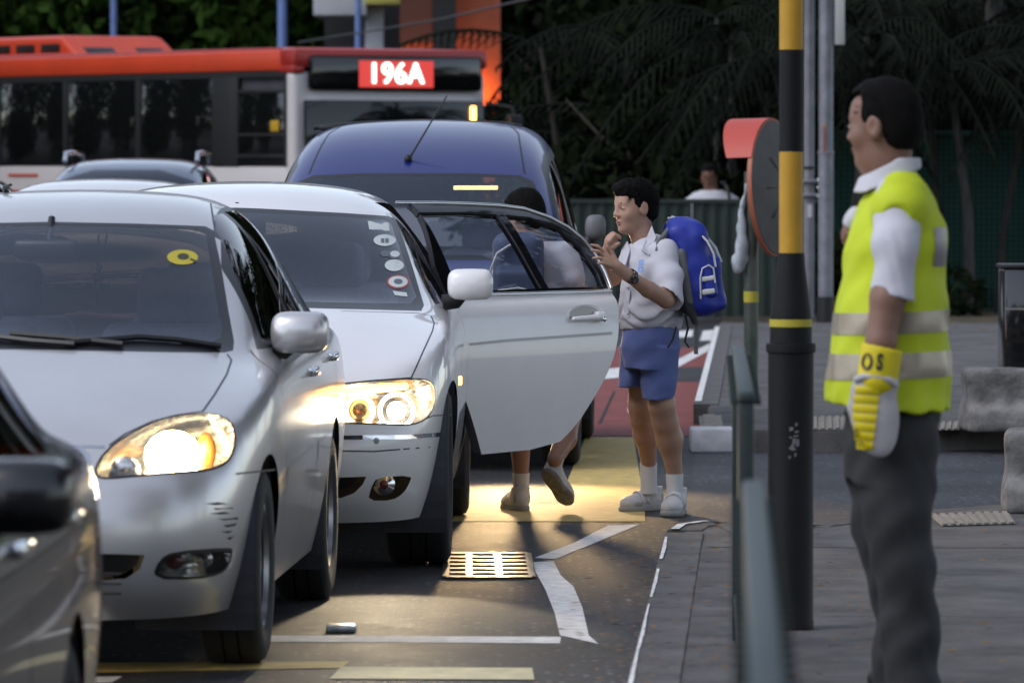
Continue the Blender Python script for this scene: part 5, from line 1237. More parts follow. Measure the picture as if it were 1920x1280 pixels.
# ------------------------------------------------------------------ blue van
def plain_lamp(c, poly, m, nm='headlamp', both=True):
    o = c.cut(nm, bead(poly, 1), m, AxView('y'), joined=False, cond=lambda p, n: p.y < 1); return o
def blue_van():
    paint = mat('blue_paint', (.004, .012, .13), .3, 0, .45, var=.05, scale=2)
    T = dict(prof=PROF, fr=FR, zb=.22, xw=.85,
        front=dict(y=[-.70, -.80, -.86, -.86, -.82, -.74, -.66], fa=[0, .25, .48, .70, .88, 1.0], sweep=[0, .01, .03, .08, .16, .30], xc=.77, zb=.2, zt=(.80, .80)),
        rear=dict(y=[3.36, 3.42, 3.44, 3.43, 3.42, 3.40, 3.36], fa=[0, .25, .48, .70, .88, 1.0], sweep=[0, .005, .01, .02, .05, .12], xc=.80, zb=.26, zt=(1.62, 1.04)),
        st=[(-.32, .79, .83, (-.46, .88), (.42, -.42, .87), (.68, -.34, .845)), (0, .84, .91, (0, 1.0), (.48, 0, .985), (.73, 0, .93)),
            (.35, .86, .97, (.24, 1.07), (.62, .36, 1.045), (.77, .38, .995)), (.75, .86, 1.0, (.66, 1.30), (.675, .78, 1.25), (.785, .75, 1.02)),
            (1.15, .86, 1.02, (1.10, 1.53), (.645, 1.18, 1.485), (.79, 1.15, 1.04)), (1.6, .86, 1.03, (1.56, 1.71), (.625, 1.6, 1.665), (.79, 1.6, 1.05)),
            (2.1, .86, 1.04, (2.1, 1.805), (.615, 2.1, 1.755), (.79, 2.1, 1.06)), (2.65, .86, 1.04, (2.65, 1.82), (.60, 2.65, 1.765), (.785, 2.65, 1.06)),
            (3.15, .85, 1.04, (3.2, 1.79), (.585, 3.15, 1.72), (.775, 3.15, 1.06))])
    WX = 1.10
    c = Car('blue_van', 'blue van with a roof bar and a long aerial, behind the white saloon', 'van', (-.565, 29.45), R(2.3), {**T, 'front': {**T['front'], 'xc': .77 * WX}, 'rear': {**T['rear'], 'xc': .8 * WX}, 'st': [(a, b * WX, cc, d, (e[0] * WX, *e[1:]), (g_[0] * WX, *g_[1:])) for a, b, cc, d, e, g_ in T['st']], 'xw': .85 * WX}, paint)
    S = AxView('x'); c.arches((0, 2.7), .34, .31)
    up = lambda p, n: p.z > 1.02 and p.y < 1.5
    ws = [(640, 327), (760, 325), (880, 325), (975, 329), (1000, 340), (1020, 385), (1040, 440), (1050, 482), (960, 488), (760, 488), (640, 488)]
    gl = [(640, 333), (760, 331), (880, 331), (968, 335), (988, 345), (1008, 390), (1026, 440), (1034, 474), (960, 478), (760, 478), (640, 478)]
    c.cut('windscreen', gl, MT['wglass'], cond=up); c.cut('windscreen_seal', ws, MT['seal'], cond=up)
    c.cut('side_window', [(.85, 1.07), (1.15, 1.33), (1.45, 1.50), (1.65, 1.56), (1.65, 1.07)], MT['sglass'], S, joined=False)
    c.cut('side_window', [(1.75, 1.07), (1.75, 1.57), (2.6, 1.62), (2.65, 1.58), (2.65, 1.07)], MT['sglass'], S, joined=False)
    c.cut('window_frame', [(.68, 1.05), (.82, 1.14), (1.12, 1.385), (1.42, 1.545), (1.68, 1.61), (2.65, 1.66), (2.72, 1.6), (2.72, 1.05)], MT['seal'], S, joined=False)
    c.cut('back_window', bead([(-.56, 1.08), (-.50, 1.58), (.50, 1.58), (.56, 1.08)], 1), MT['wglass'], AxView('y', -1), both=False, side=False, cond=lambda p, n: p.y > 2.9)
    hl = c.cut('headlamp', bead([(.42, .66), (.45, .80), (.72, .84), (.76, .70), (.60, .64)], 1), MT['lens'], AxView('y'), joined=False, cond=lambda p, n: p.y < .3)
    for o, sg in zip(hl, (1, -1)):
        c.housing('lamp_reflector', o, MT['lampchrome'], .12, parent=o); ellipsoid('lamp_bulb', (sg * .58, -.62, .73), (.07, .02, .06), MT['hl_warm'], o)
    c.cut('grille', bead([(-.38, .62), (-.36, .76), (.36, .76), (.38, .62)], 1), MT['black'], AxView('y'), both=False, side=False, cond=lambda p, n: p.y < .3, push=.02)
    c.cut('lower_grille', bead([(-.5, .28), (-.5, .42), (.5, .42), (.5, .28)], 1), MT['black'], AxView('y'), both=False, side=False, cond=lambda p, n: p.y < .3, push=.02)
    c.seams('panel_gap', [(c.cv, [(957, 236), (972, 250), (978, 290), (984, 326)]), (S, [(.70, .3), (.66, .7), (.72, 1.05)]), (S, [(1.70, .3), (1.70, 1.06)])], MT['black'], .010)
    c.body()
    c.underside(-.68, 3.3, .62); c.wheels((0, 2.7), .92, .31, .195, .19); c.interior(.70, 1.45, 2.4, 1.0, .70, 3.0)
    # aerial, roof bar, mirrors, glowing strip in place of an amber reflection
    b0, n0 = c.hit(c.cv, (765, 301)); tip = c.I @ at(838, 180, (c.M @ b0).y + .25)
    a_ = tube('aerial', [b0, b0 + (tip - b0) * .12, tip], [.010, .006, .0035], MT['black'], c.root, 8)
    ellipsoid('aerial_base', b0 + Vector((0, 0, .01)), (.022, .03, .024), MT['black'], a_)
    pts = [c.I @ at(px, py, 29.45 + 2.3) for px, py in ((588, 240), (620, 236), (700, 231), (780, 229.5), (880, 230), (950, 233), (978, 238))]
    rb_ = tube('roof_bar', pts, .014, MT['black'], c.root, 8)
    for i in (1, 5): box('bar_clamp', pts[i] + Vector((0, 0, -.012)), (.13, .06, .03), MT['black'], rb_, bev=.01)
    gm = mat('mirror_grey', (.13, .13, .14), .5); mr = wing_mirror(c, (.985, .62, 1.225), (.105, .12, .13), gm, 1, foot=(.88, .62, 1.06)); mirror_copy(mr, c.root)
    box('amber_streak', c.I @ at(892, 352, 31.2), (.24, .03, .018), emis('amber_streak_glow', (1, .45, .10), 2.5), c.root)
    lamp_spot('headlamp_beam', c, (.58, -.90, .73), 160, R(66), .7, (1, .68, .34), 6.5, .10, yaw=5); lamp_spot('headlamp_beam', c, (-.58, -.90, .73), 70, R(66), .6, (1, .68, .34), 6.5, .10)
    return c
van = blue_van()
# ------------------------------------------------------------------ other cars of the queue
def sedan_T(h=1.0, w=1.0):
    f = lambda z: z if z < .9 else .9 + (z - .9) * h
    return dict(prof=PROF, fr=FR, zb=.20, xw=.845 * w,
        front=dict(y=[-.74, -.85, -.90, -.905, -.87, -.80, -.735], fa=[0, .25, .48, .70, .88, 1.0], sweep=[0, .008, .03, .075, .16, .33], xc=.765 * w, zb=.19, zt=(.725, .735)),
        rear=dict(y=[3.52, 3.60, 3.66, 3.67, 3.66, 3.64, 3.60], fa=[0, .25, .48, .70, .88, 1.0], sweep=[0, .005, .02, .05, .12, .28], xc=.79 * w, zb=.24, zt=(1.04, .97)),
        st=[(a, b * w, f(cc), (d[0], f(d[1])), (e[0] * w, e[1], f(e[2])), (g_[0] * w, g_[1], f(g_[2]))) for a, b, cc, d, e, g_ in [(-.36, .815, .775, (-.52, .815), (.42, -.47, .80), (.69, -.40, .785)),
            (0, .848, .845, (0, .925), (.46, 0, .915), (.735, 0, .865)), (.32, .855, .885, (.26, .985), (.50, .31, .968), (.755, .33, .905)), (.60, .855, .905, (.41, 1.01), (.68, .60, .985), (.775, .62, .925)),
            (1.0, .855, .92, (.84, 1.25), (.625, 1.03, 1.205), (.785, 1.0, .945)), (1.42, .855, .93, (1.30, 1.44), (.565, 1.45, 1.40), (.785, 1.42, .955)), (1.8, .855, .935, (1.75, 1.482), (.555, 1.8, 1.44), (.785, 1.8, .96)),
            (2.2, .855, .94, (2.2, 1.487), (.55, 2.2, 1.44), (.785, 2.2, .965)), (2.6, .852, .95, (2.65, 1.46), (.535, 2.62, 1.405), (.775, 2.6, .975)), (2.95, .845, .955, (2.98, 1.34), (.555, 2.95, 1.27), (.76, 2.95, .98)),
            (3.25, .835, .955, (3.32, 1.10), (.60, 3.25, 1.07), (.74, 3.25, .985)), (3.48, .82, .95, (3.5, 1.05), (.55, 3.49, 1.04), (.70, 3.48, .985))]])
def plain_sedan(name, label, loc, theta, paint, h=1.0, level=2, lit=False):
    c = Car(name, label, 'car', loc, theta, sedan_T(h), paint, level=level); S = AxView('x'); c.arches((0, 2.6), .345, .315)
    up = lambda p, n: p.z > .95 and p.y < 1.7; z = lambda v: v if v < .9 else .9 + (v - .9) * h
    c.cut('windscreen', bead([(-.62, z(1.03)), (-.50, z(1.38)), (.50, z(1.38)), (.62, z(1.03))], 1), MT['wglass'], AxView('y'), both=False, side=False, cond=up)
    c.cut('rear_window', bead([(-.56, z(1.12)), (-.50, z(1.37)), (.50, z(1.37)), (.56, z(1.12))], 1), MT['wglass'], AxView('y', -1), both=False, side=False, cond=lambda p, n: p.y > 2.6)
    c.cut('side_window', [(.84, z(.99)), (1.10, z(1.19)), (1.38, z(1.345)), (1.70, z(1.40)), (1.70, z(.985))], MT['sglass'], S, joined=False)
    c.cut('side_window', [(1.78, z(.985)), (1.78, z(1.405)), (2.2, z(1.405)), (2.5, z(1.36)), (2.66, z(1.2)), (2.74, z(.985))], MT['sglass'], S, joined=False)
    c.cut('window_frame', [(.70, z(.965)), (.84, z(1.035)), (1.08, z(1.215)), (1.36, z(1.375)), (1.78, z(1.428)), (2.2, z(1.424)), (2.52, z(1.385)), (2.72, z(1.25)), (2.84, z(1.02)), (2.84, z(.965))], MT['seal'], S, joined=False)
    hl = c.cut('headlamp', bead([(.38, .56), (.42, .72), (.72, .76), (.78, .66), (.60, .57)], 1), MT['lens'], AxView('y'), joined=False, cond=lambda p, n: p.y < .3)
    for o in hl: c.housing('lamp_reflector', o, MT['lampchrome'], .12, parent=o)
    c.cut('grille', bead([(-.34, .52), (-.34, .68), (.34, .68), (.34, .52)], 1), MT['black'], AxView('y'), both=False, side=False, cond=lambda p, n: p.y < .3, push=.02)
    c.cut('tail_lamp', bead([(3.40, .84), (3.40, .95), (3.62, .96), (3.66, .86), (3.62, .80)], 1), MT['redlens'], S, joined=False)
    c.seams('panel_gap', [(S, [(.52, .27), (.47, .62), (.52, .88), (.64, .965)]), (S, [(1.735, .27), (1.735, .965)]), (S, [(2.72, .96), (2.66, .80), (2.48, .68)]), (S, [(3.08, .68), (3.5, .66)])], MT['rubber'], .007)
    c.body(); c.underside(-.72, 3.5, .62); c.wheels((0, 2.6), .835, .308, .195, .195); c.interior(.82, 1.62, 2.55, .93, .70, 3.0)
    for y, zz_ in ((1.60, .86), (2.52, .86)):
        for sg in (1, -1):
            hh, n = c.hit(AxView('x', sg), (y, zz_)); box('door_handle', (hh.x + sg * .012, y, zz_), (.03, .17, .03), MT['chrome'], c.root, bev=.01)
    mr = wing_mirror(c, (.93, .92, 1.0), (.18, .16, .13), paint, 1, foot=(.78, .90, .96)); mirror_copy(mr, c.root)
    return c
blk = plain_sedan('black_sedan', 'glossy black sedan cut off by the frame edge, in front of the silver sedan', (-1.81, 9.0), R(1.5), mat('black_paint', (.003, .003, .0035), .25, .0, .5, var=.1), 1.0, 3)
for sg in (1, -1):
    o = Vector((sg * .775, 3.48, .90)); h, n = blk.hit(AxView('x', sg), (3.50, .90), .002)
    if h is not None: ellipsoid('corner_glint', h, (.012, .045, .045), emis('corner_glint_glow%d' % sg, (1, .62, .28), 9), blk.root)  # glowing spots in place of a headlamp glint on the rear corners
plain_sedan('white_car', 'white car of which only the roof shows, behind the silver sedan roof', (-2.62, 33.6), R(2), mat('white_paint_b', (.70, .70, .70), .3, 0, .8), .97)
plain_sedan('dark_car', 'dark glossy car showing a sliver of roof below the bus windows', (-4.45, 40.5), R(2), mat('dark_paint', (.008, .009, .008), .2, 0, 1.0), 1.02)
def suv():
    paint = mat('blue_grey_paint', (.10, .13, .19), .3, .5, .9)
    T = dict(prof=PROF, fr=FR, zb=.25, xw=.86,
        front=dict(y=[-.70, -.80, -.86, -.86, -.84, -.78, -.70], fa=[0, .25, .48, .70, .88, 1.0], sweep=[0, .01, .03, .08, .16, .30], xc=.78, zb=.24, zt=(.92, .92)),
        rear=dict(y=[3.5, 3.55, 3.58, 3.57, 3.55, 3.5, 3.46], fa=[0, .25, .48, .70, .88, 1.0], sweep=[0, .005, .01, .02, .05, .12], xc=.80, zb=.3, zt=(1.42, 1.06)),
        st=[(-.32, .81, .92, (-.46, .98), (.42, -.42, .97), (.70, -.34, .94)), (.1, .86, .97, (.1, 1.04), (.50, .1, 1.03), (.75, .1, .985)), (.55, .87, 1.0, (.40, 1.08), (.66, .56, 1.06), (.79, .56, 1.02)),
            (.95, .87, 1.01, (.85, 1.32), (.66, .98, 1.28), (.80, .95, 1.03)), (1.35, .87, 1.02, (1.25, 1.52), (.63, 1.38, 1.48), (.80, 1.35, 1.04)), (1.8, .87, 1.03, (1.8, 1.595), (.62, 1.8, 1.555), (.80, 1.8, 1.05)),
            (2.5, .87, 1.04, (2.5, 1.60), (.61, 2.5, 1.555), (.79, 2.5, 1.06)), (3.15, .86, 1.05, (3.2, 1.56), (.59, 3.15, 1.51), (.78, 3.15, 1.07))])
    c = Car('suv', 'blue grey SUV with silver roof rails in front of the bus side', 'car', (-3.42, 48.3), R(2), T, paint, level=2); S = AxView('x'); c.arches((0, 2.65), .38, .36)
    c.cut('windscreen', bead([(-.66, 1.09), (-.58, 1.49), (.58, 1.49), (.66, 1.09)], 1), MT['wglass'], AxView('y'), both=False, side=False, cond=lambda p, n: p.z > 1.0 and p.y < 1.7)
    c.cut('side_window', [(1.0, 1.08), (1.4, 1.40), (1.8, 1.48), (3.1, 1.46), (3.2, 1.10)], MT['sglass'], S, joined=False)
    c.body(); c.underside(-.68, 3.4, .62, .3); c.wheels((0, 2.65), .86, .355, .225, .21); c.interior(.80, 1.6, 2.5, .98, .7, 3.0)
    for sg in (1, -1): tube('roof_rail', [(sg * .585, 1.62, 1.56), (sg * .585, 1.70, 1.635), (sg * .58, 2.3, 1.64), (sg * .575, 2.95, 1.62), (sg * .57, 3.05, 1.55)], .022, MT['chrome'], c.root, 8)
    for i in range(5):
        x = -.4 + .2 * i; h = c.hit(AxView('z'), (x, 1.45), .002); 
    bm = bmesh.new()
    for i in range(4): c.ribbon(bm, AxView('z'), [(-.36 + .24 * i, 1.5), (-.36 + .24 * i, 3.0)], .02, .003)
    from_bm('roof_groove', bm, MT['seal'], c.root, sharp='keep')
    return c
suv()
# ------------------------------------------------------------------ bus
def bus():
    o = at(548, 297, 61.0); t = empty('bus', (o.x, o.y, 0), R(34), 'red and white single deck bus with a lit 196A route sign', 'bus')
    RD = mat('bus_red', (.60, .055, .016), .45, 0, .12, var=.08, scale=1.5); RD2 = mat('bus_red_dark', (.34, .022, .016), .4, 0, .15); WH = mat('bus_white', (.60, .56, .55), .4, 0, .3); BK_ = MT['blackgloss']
    pane = mat('bus_glass', (.006, .007, .007), .06, 0, 0, spec=.6); fr = mat('bus_window_frame', (.018, .018, .019), .5)
    W_, L = 2.5, 12.0
    def bx(n, x0, x1, y0, y1, z0, z1, m, bev=0.0, par=None): return box(n, ((x0 + x1) / 2, (y0 + y1) / 2, (z0 + z1) / 2), (x1 - x0, y1 - y0, z1 - z0), m, par or t, bev=bev)
    bx('body', 0, W_, .08, L, .32, 1.50, WH, .02); bx('chassis', .1, W_ - .1, .4, L - .4, .18, .34, MT['black'])
    bx('interior', .05, W_ - .05, .12, L - .05, 1.49, 2.53, MT['darkin'])
    # front face
    F = Field((-.05, -.15, .25), (W_ + .05, .25, 2.85), .02); F.box((W_ / 2, .08, 1.42), (W_ / 2, .10, 1.12), .07); F.box((W_ / 2, .02, 1.3), (W_ / 2 - .2, .10, .9), .08, k=.1)
    f_ = F.obj('front_panel', WH, t, 2)
    bx('windscreen', .10, W_ - .08, -.10, -.06, 1.05, 2.22, pane, .015)
    bx('destination_panel', .17, W_ - .10, -.085, -.04, 2.33, 2.70, BK_, .04)
    sg = bx('destination_sign', .80, 1.76, -.092, -.080, 2.36, 2.65, emis('sign_red', (.62, .025, .012), .5), 0)
    cu = bpy.data.curves.new('n', 'FONT'); cu.body = '196A'; cu.size = .30; cu.extrude = .004; cu.offset = 0; cu.space_character = 1.10; cu.align_x = 'CENTER'; to = bpy.data.objects.new('n', cu); COL.objects.link(to)
    bpy.context.view_layer.update(); me = bpy.data.meshes.new_from_object(to.evaluated_get(bpy.context.evaluated_depsgraph_get())); bpy.data.objects.remove(to)
    x_ = link('route_number', me, emis('sign_white', (1, .86, .78), 1.6), sg, (1.27, -.098, 2.405), (R(90), 0, 0)); x_.scale = (1.04, 1.08, 1)
    for dx in (-.006, .006): y_ = link('route_number', me, None, sg, (1.27 + dx, -.098, 2.405), (R(90), 0, 0)); y_.scale = (1.04, 1.08, 1)
    
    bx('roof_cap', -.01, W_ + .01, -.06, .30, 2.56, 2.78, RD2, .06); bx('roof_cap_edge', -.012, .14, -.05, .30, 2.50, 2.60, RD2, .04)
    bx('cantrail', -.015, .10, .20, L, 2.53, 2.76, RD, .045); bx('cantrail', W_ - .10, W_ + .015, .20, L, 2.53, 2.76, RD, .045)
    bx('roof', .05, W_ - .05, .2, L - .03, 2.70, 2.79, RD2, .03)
    # side: frame strip, windows
    bx('top_strip', -.004, .03, .12, L - .2, 2.47, 2.535, fr)
    ys_ = [(.16, 1.12), (1.66, 3.24), (3.34, 4.9), (5.0, 6.5), (6.6, 8.1), (8.2, 9.7), (9.8, 11.2)]
    bx('side_panel', -.006, .04, 1.14, 1.64, 1.50, 2.47, fr, .004)
    for i, (a, b) in enumerate(ys_):
        w_ = bx('window', -.003, .03, a, b, 1.53, 2.46 if i else 2.30, pane, .004)
        for q in (a - .05, b + .0): bx('frame', -.010, .03, q, q + .05, 1.50, 2.47, fr, .004, w_)
    d = bx('driver_window', -.012, .02, .14, 1.13, 2.30, 2.335, fr, .004); bx('rail', -.012, .02, .14, 1.13, 1.83, 1.86, fr, .003, d); bx('rail', -.012, .02, .14, 1.13, 1.60, 1.63, fr, .003, d)
    bx('ticket_machine', -.02, -.013, .25, .42, 1.88, 2.0, mat('machine_yellow', (.5, .30, .02), .5), .003)
    bx('skirt_stripe', -.012, .02, .2, L - .2, 1.18, 1.22, RD); bx('side_marker', -.012, .0, 5.6, 6.3, 1.38, 1.41, RD)
    bx('indicator', W_ - .26, W_ - .20, -.12, -.10, 1.98, 2.16, MT['hl_amber'], .01)  # amber glow added in place of an indicator reflection in the windscreen
    # roof pod
    F = Field((.3, 5.2, 2.7), (2.2, 11.8, 3.15), .03); F.box((1.25, 8.55, 2.86), (.70, 2.95, .17), .07); F.clip(lambda x, y, z: -(y - 5.55) * .55 + (z - 2.74))
    pd = F.obj('roof_pod', RD, t, 2)
    for a, b in ((6.05, 6.5), (6.65, 7.1), (7.25, 7.7), (7.85, 8.3)): bx('louvre', .542, .57, a, b, 2.83, 2.93, MT['black'], .005, pd)
    for a, b in ((.72, 1.12), (1.42, 1.78)): box('louvre', ((a + b) / 2, 5.74, 2.845), (b - a, .16, .012), MT['black'], pd, Matrix.Rotation(R(29), 3, 'X'), bev=.003)
    for y in (2.7, 8.9):
        for x in (.16, W_ - .16):
            M = Matrix.Translation((x, y, .48)) @ Matrix.Rotation(R(90), 4, 'Y'); wh = lathe('wheel', [(.28, -.14), (.46, -.14), (.48, -.1), (.48, .1), (.46, .14), (.28, .14)], MT['rubber'], t, 28, M); lathe('rim', [(.05, -.10), (.27, -.12), (.285, -.14), (.285, .14), (.27, .12), (.05, .10)], MT['rim'], wh, 24, M)
    for s_ in (W_ + .22,): box('wing_mirror', (s_, -.25, 1.9), (.18, .12, .34), MT['black'], t, bev=.03); tube('mirror_arm', [(0 if s_ < 0 else W_, .0, 2.2), (s_, -.22, 2.15), (s_, -.25, 2.0)], .018, MT['black'], t)
bus()
# ------------------------------------------------------------------ people
def tower(F, S, k=.01, rz=0.0):
    """stack of ellipses: (z, cx, cy, rx, ry) from bottom to top"""
    S = sorted(S); A = np.array(S, float); cr, sr = math.cos(rz), math.sin(rz)
    m = A[:, 3:].max(); lo = (A[:, 1].min() - m, A[:, 2].min() - m, A[0, 0]); hi = (A[:, 1].max() + m, A[:, 2].max() + m, A[-1, 0])
    def fn(x, y, z):
        g = [np.interp(z, A[:, 0], A[:, i]) for i in (1, 2, 3, 4)]
        dx, dy = x - g[0], y - g[1]; u, v = dx * cr + dy * sr, -dx * sr + dy * cr
        q = np.sqrt((u / g[2]) ** 2 + (v / g[3]) ** 2); d = (q - 1) * np.minimum(g[2], g[3])
        return np.maximum(d, np.maximum(A[0, 0] - z, z - A[-1, 0]))
    return F.put(lo, hi, fn, k, 'u')
SK = dict(boy=mat('skin_boy', (.44, .255, .18), .5, sub=.08, var=.06, scale=14), man=mat('skin_guard', (.225, .115, .08), .5, sub=.08, var=.06, scale=14), kid=mat('skin_child', (.33, .18, .12), .5, sub=.08))
HR = mat('black_hair', (.005, .0045, .0045), .8, bump=.6, bscale=160, spec=.1, ); EYE = mat('eye_dark', (.012, .009, .008), .2); EW = mat('eye_white', (.34, .31, .30), .4); LIP = mat('lips', (.30, .11, .09), .5); BROW = mat('eyebrow', (.02, .016, .014), .8)
SHW = mat('white_shirt', (.56, .55, .60), .85, var=.04, scale=6, bump=.15, bscale=260); SOLE = mat('shoe_sole', (.34, .33, .32), .8, var=.2, scale=30); SHOE = mat('white_trainer', (.62, .60, .60), .6, var=.12, scale=24); PAN = mat('shoe_panel_grey', (.36, .35, .36), .6); SOCK = mat('white_sock', (.66, .65, .66), .9, bump=.3, bscale=300)
def head(F, c, M, s=1.0, ear=1.0):
    c = np.array(c, float); P = lambda x, y, z: c + M @ (np.array((x, y, z)) * s); r3 = lambda *r: tuple(q * s for q in r)
    F.ell(P(-.012, 0, .035), r3(.094, .074, .083), M, .02); F.ell(P(.028, 0, -.028), r3(.060, .062, .085), M, .03); F.ell(P(.025, 0, -.082), r3(.047, .047, .036), M, .03)
    F.ell(P(.066, 0, -.096), r3(.021, .023, .018), M, .02); F.ell(P(.068, 0, .022), r3(.020, .050, .016), M, .02); F.ell(P(.050, 0, .050), r3(.036, .052, .036), M, .02)
    for sg in (1, -1):
        F.ell(P(.052, sg * .040, -.028), r3(.026, .024, .028), M, .02); F.ell(P(.090, sg * .032, .002), r3(.013, .017, .010), M, .010, 's'); F.ell(P(.0735, sg * .034, .001), r3(.013, .018, .0095), M, .004)
        F.ell(P(-.012, sg * .074, -.006), np.array(r3(.021, .010, .033)) * ear, M, .006); F.ell(P(-.009, sg * .086, -.003), np.array(r3(.011, .007, .019)) * ear, M, .004, 's')
        F.ell(P(.090, sg * .012, -.031), r3(.011, .009, .008), M, .006)
    F.cap(P(.083, 0, .014), P(.1015, 0, -.026), .008 * s, .0105 * s, .014); F.ell(P(.083, 0, -.060), r3(.012, .023, .007), M, .006); F.ell(P(.081, 0, -.072), r3(.011, .019, .007), M, .006)
    F.ell(P(.095, 0, -.0655), r3(.012, .022, .0022), M, .003, 's')
    return P
def face(P, M, s, par, open_=1.0):
    for sg in (1, -1):
        e = ellipsoid('eye', P(.0815, sg * .034, .0015), (.006 * s, .0135 * s, .0058 * s * open_), EW, par, M); ellipsoid('iris', P(.0845, sg * .034, .0018), (.0045 * s, .0062 * s, .0056 * s * open_), EYE, e, M)
        F = Field(np.minimum(P(.09, sg * .012, .02), P(.06, sg * .062, .03)) - .02, np.maximum(P(.09, sg * .012, .02), P(.06, sg * .062, .03)) + .02, .0025)
        F.chain([P(.087, sg * .016, .021), P(.084, sg * .034, .026), P(.068, sg * .054, .021)], [.003 * s, .0036 * s, .0022 * s], .003); F.obj('eyebrow', BROW, par, 1)
        lid = Field(np.array(P(.08, sg * .034, .004)) - .03, np.array(P(.08, sg * .034, .004)) + .03, .0022); lid.chain([P(.0835, sg * .019, .002), P(.0865, sg * .033, .0075), P(.075, sg * .050, .003)], [.0014 * s, .0018 * s, .0013 * s], .002); lid.obj('eyelash', EYE, par, 1)
    L_ = Field(np.array(P(.085, 0, -.066)) - .045, np.array(P(.085, 0, -.066)) + .045, .0025); L_.ell(P(.0865, 0, -.0605), (.0105 * s, .021 * s, .0052 * s), M, .002); L_.ell(P(.085, 0, -.0715), (.0095 * s, .018 * s, .0055 * s), M, .002); L_.obj('lips', LIP, par, 1)
def hair(par, c, M, s, style='short', h=.004, extra=None, name='hair'):
    c = np.array(c, float); P = lambda x, y, z: c + M @ (np.array((x, y, z)) * s); r3 = lambda *r: tuple(q * s for q in r)
    F = Field(c - .17 * s, c + .19 * s, h); F.ell(P(-.018, 0, .044), r3(.101, .082, .090), M, .01); F.ell(P(-.055, 0, -.005), r3(.062, .070, .075), M, .02)
    if style == 'boy': F.ell(P(.015, 0, .092), r3(.088, .072, .042), M, .02); F.ell(P(.060, 0, .070), r3(.030, .060, .022), M, .012)
    if style == 'man': F.ell(P(.0, 0, .09), r3(.085, .070, .040), M, .02)
    I = M.T
    def loc(x, y, z): a, b, d = x - c[0], y - c[1], z - c[2]; return [(I[i, 0] * a + I[i, 1] * b + I[i, 2] * d) / s for i in range(3)]
    def cutf(x, y, z):
        u, v, w_ = loc(x, y, z)
        hl = .052 + .014 * np.sin(70 * v + 1) * .5 if style == 'boy' else .094
        facecut = np.maximum(u - (.018 + .5 * (w_ - .0) * 0), 0) * 0 + np.minimum(u - .030, hl - w_)          # in front of the temples and under the hairline
        side = np.minimum(np.minimum(u + .040, .010 - w_), .05 + u * 0)                                        # ahead of the ear, below its top
        nape = (-.070 - w_)
        return np.maximum(np.maximum(facecut, np.minimum(u + .030, -.002 - w_)), nape) * s
    F.clip(cutf)
    am = 1.0 if style == 'boy' else .35
    F.warp(lambda x, y, z: am * .0035 * s * np.sin(150 * x + 40 * z) * np.sin(170 * y + 60 * x) * np.sin(120 * z + 90 * y) + am * .003 * s * np.sin(85 * x - 50 * y + 70 * z))
    if extra: extra(F, P)
    o = F.obj(name, HR, par, 1)
    # loose tufts along the edge of the hair
    rr = np.random.default_rng(4); V, Q = [], []
    for _ in range(900 if style == 'boy' else 420):
        d = rr.normal(size=3); d /= np.linalg.norm(d)
        if d[2] < -.1 or (d[0] > .75 and d[2] < .5): continue
        p = np.array((-.018 + .099 * d[0], .081 * d[1], .044 + .090 * d[2] + (.010 if style == 'boy' and d[0] > -.3 and d[2] > .6 else 0))) * np.array((.95, .95, .97)); fl = np.array((.8 * (1 if style == 'boy' else .2), .0, -.15)) + d * .7 + rr.normal(size=3) * .3; fl /= np.linalg.norm(fl)
        sd_ = np.cross(fl, d); sd_ /= np.linalg.norm(sd_) + 1e-6; i = len(V); L = rr.uniform(.014, .034) if style == 'boy' else rr.uniform(.010, .02)
        for q in (p - sd_ * .003, p + sd_ * .003, p + fl * L): V.append(P(*q))
        Q.append((i, i + 1, i + 2))
    npmesh('tuft', np.array(V), np.array(Q), HR, o, smooth=False)
    return o
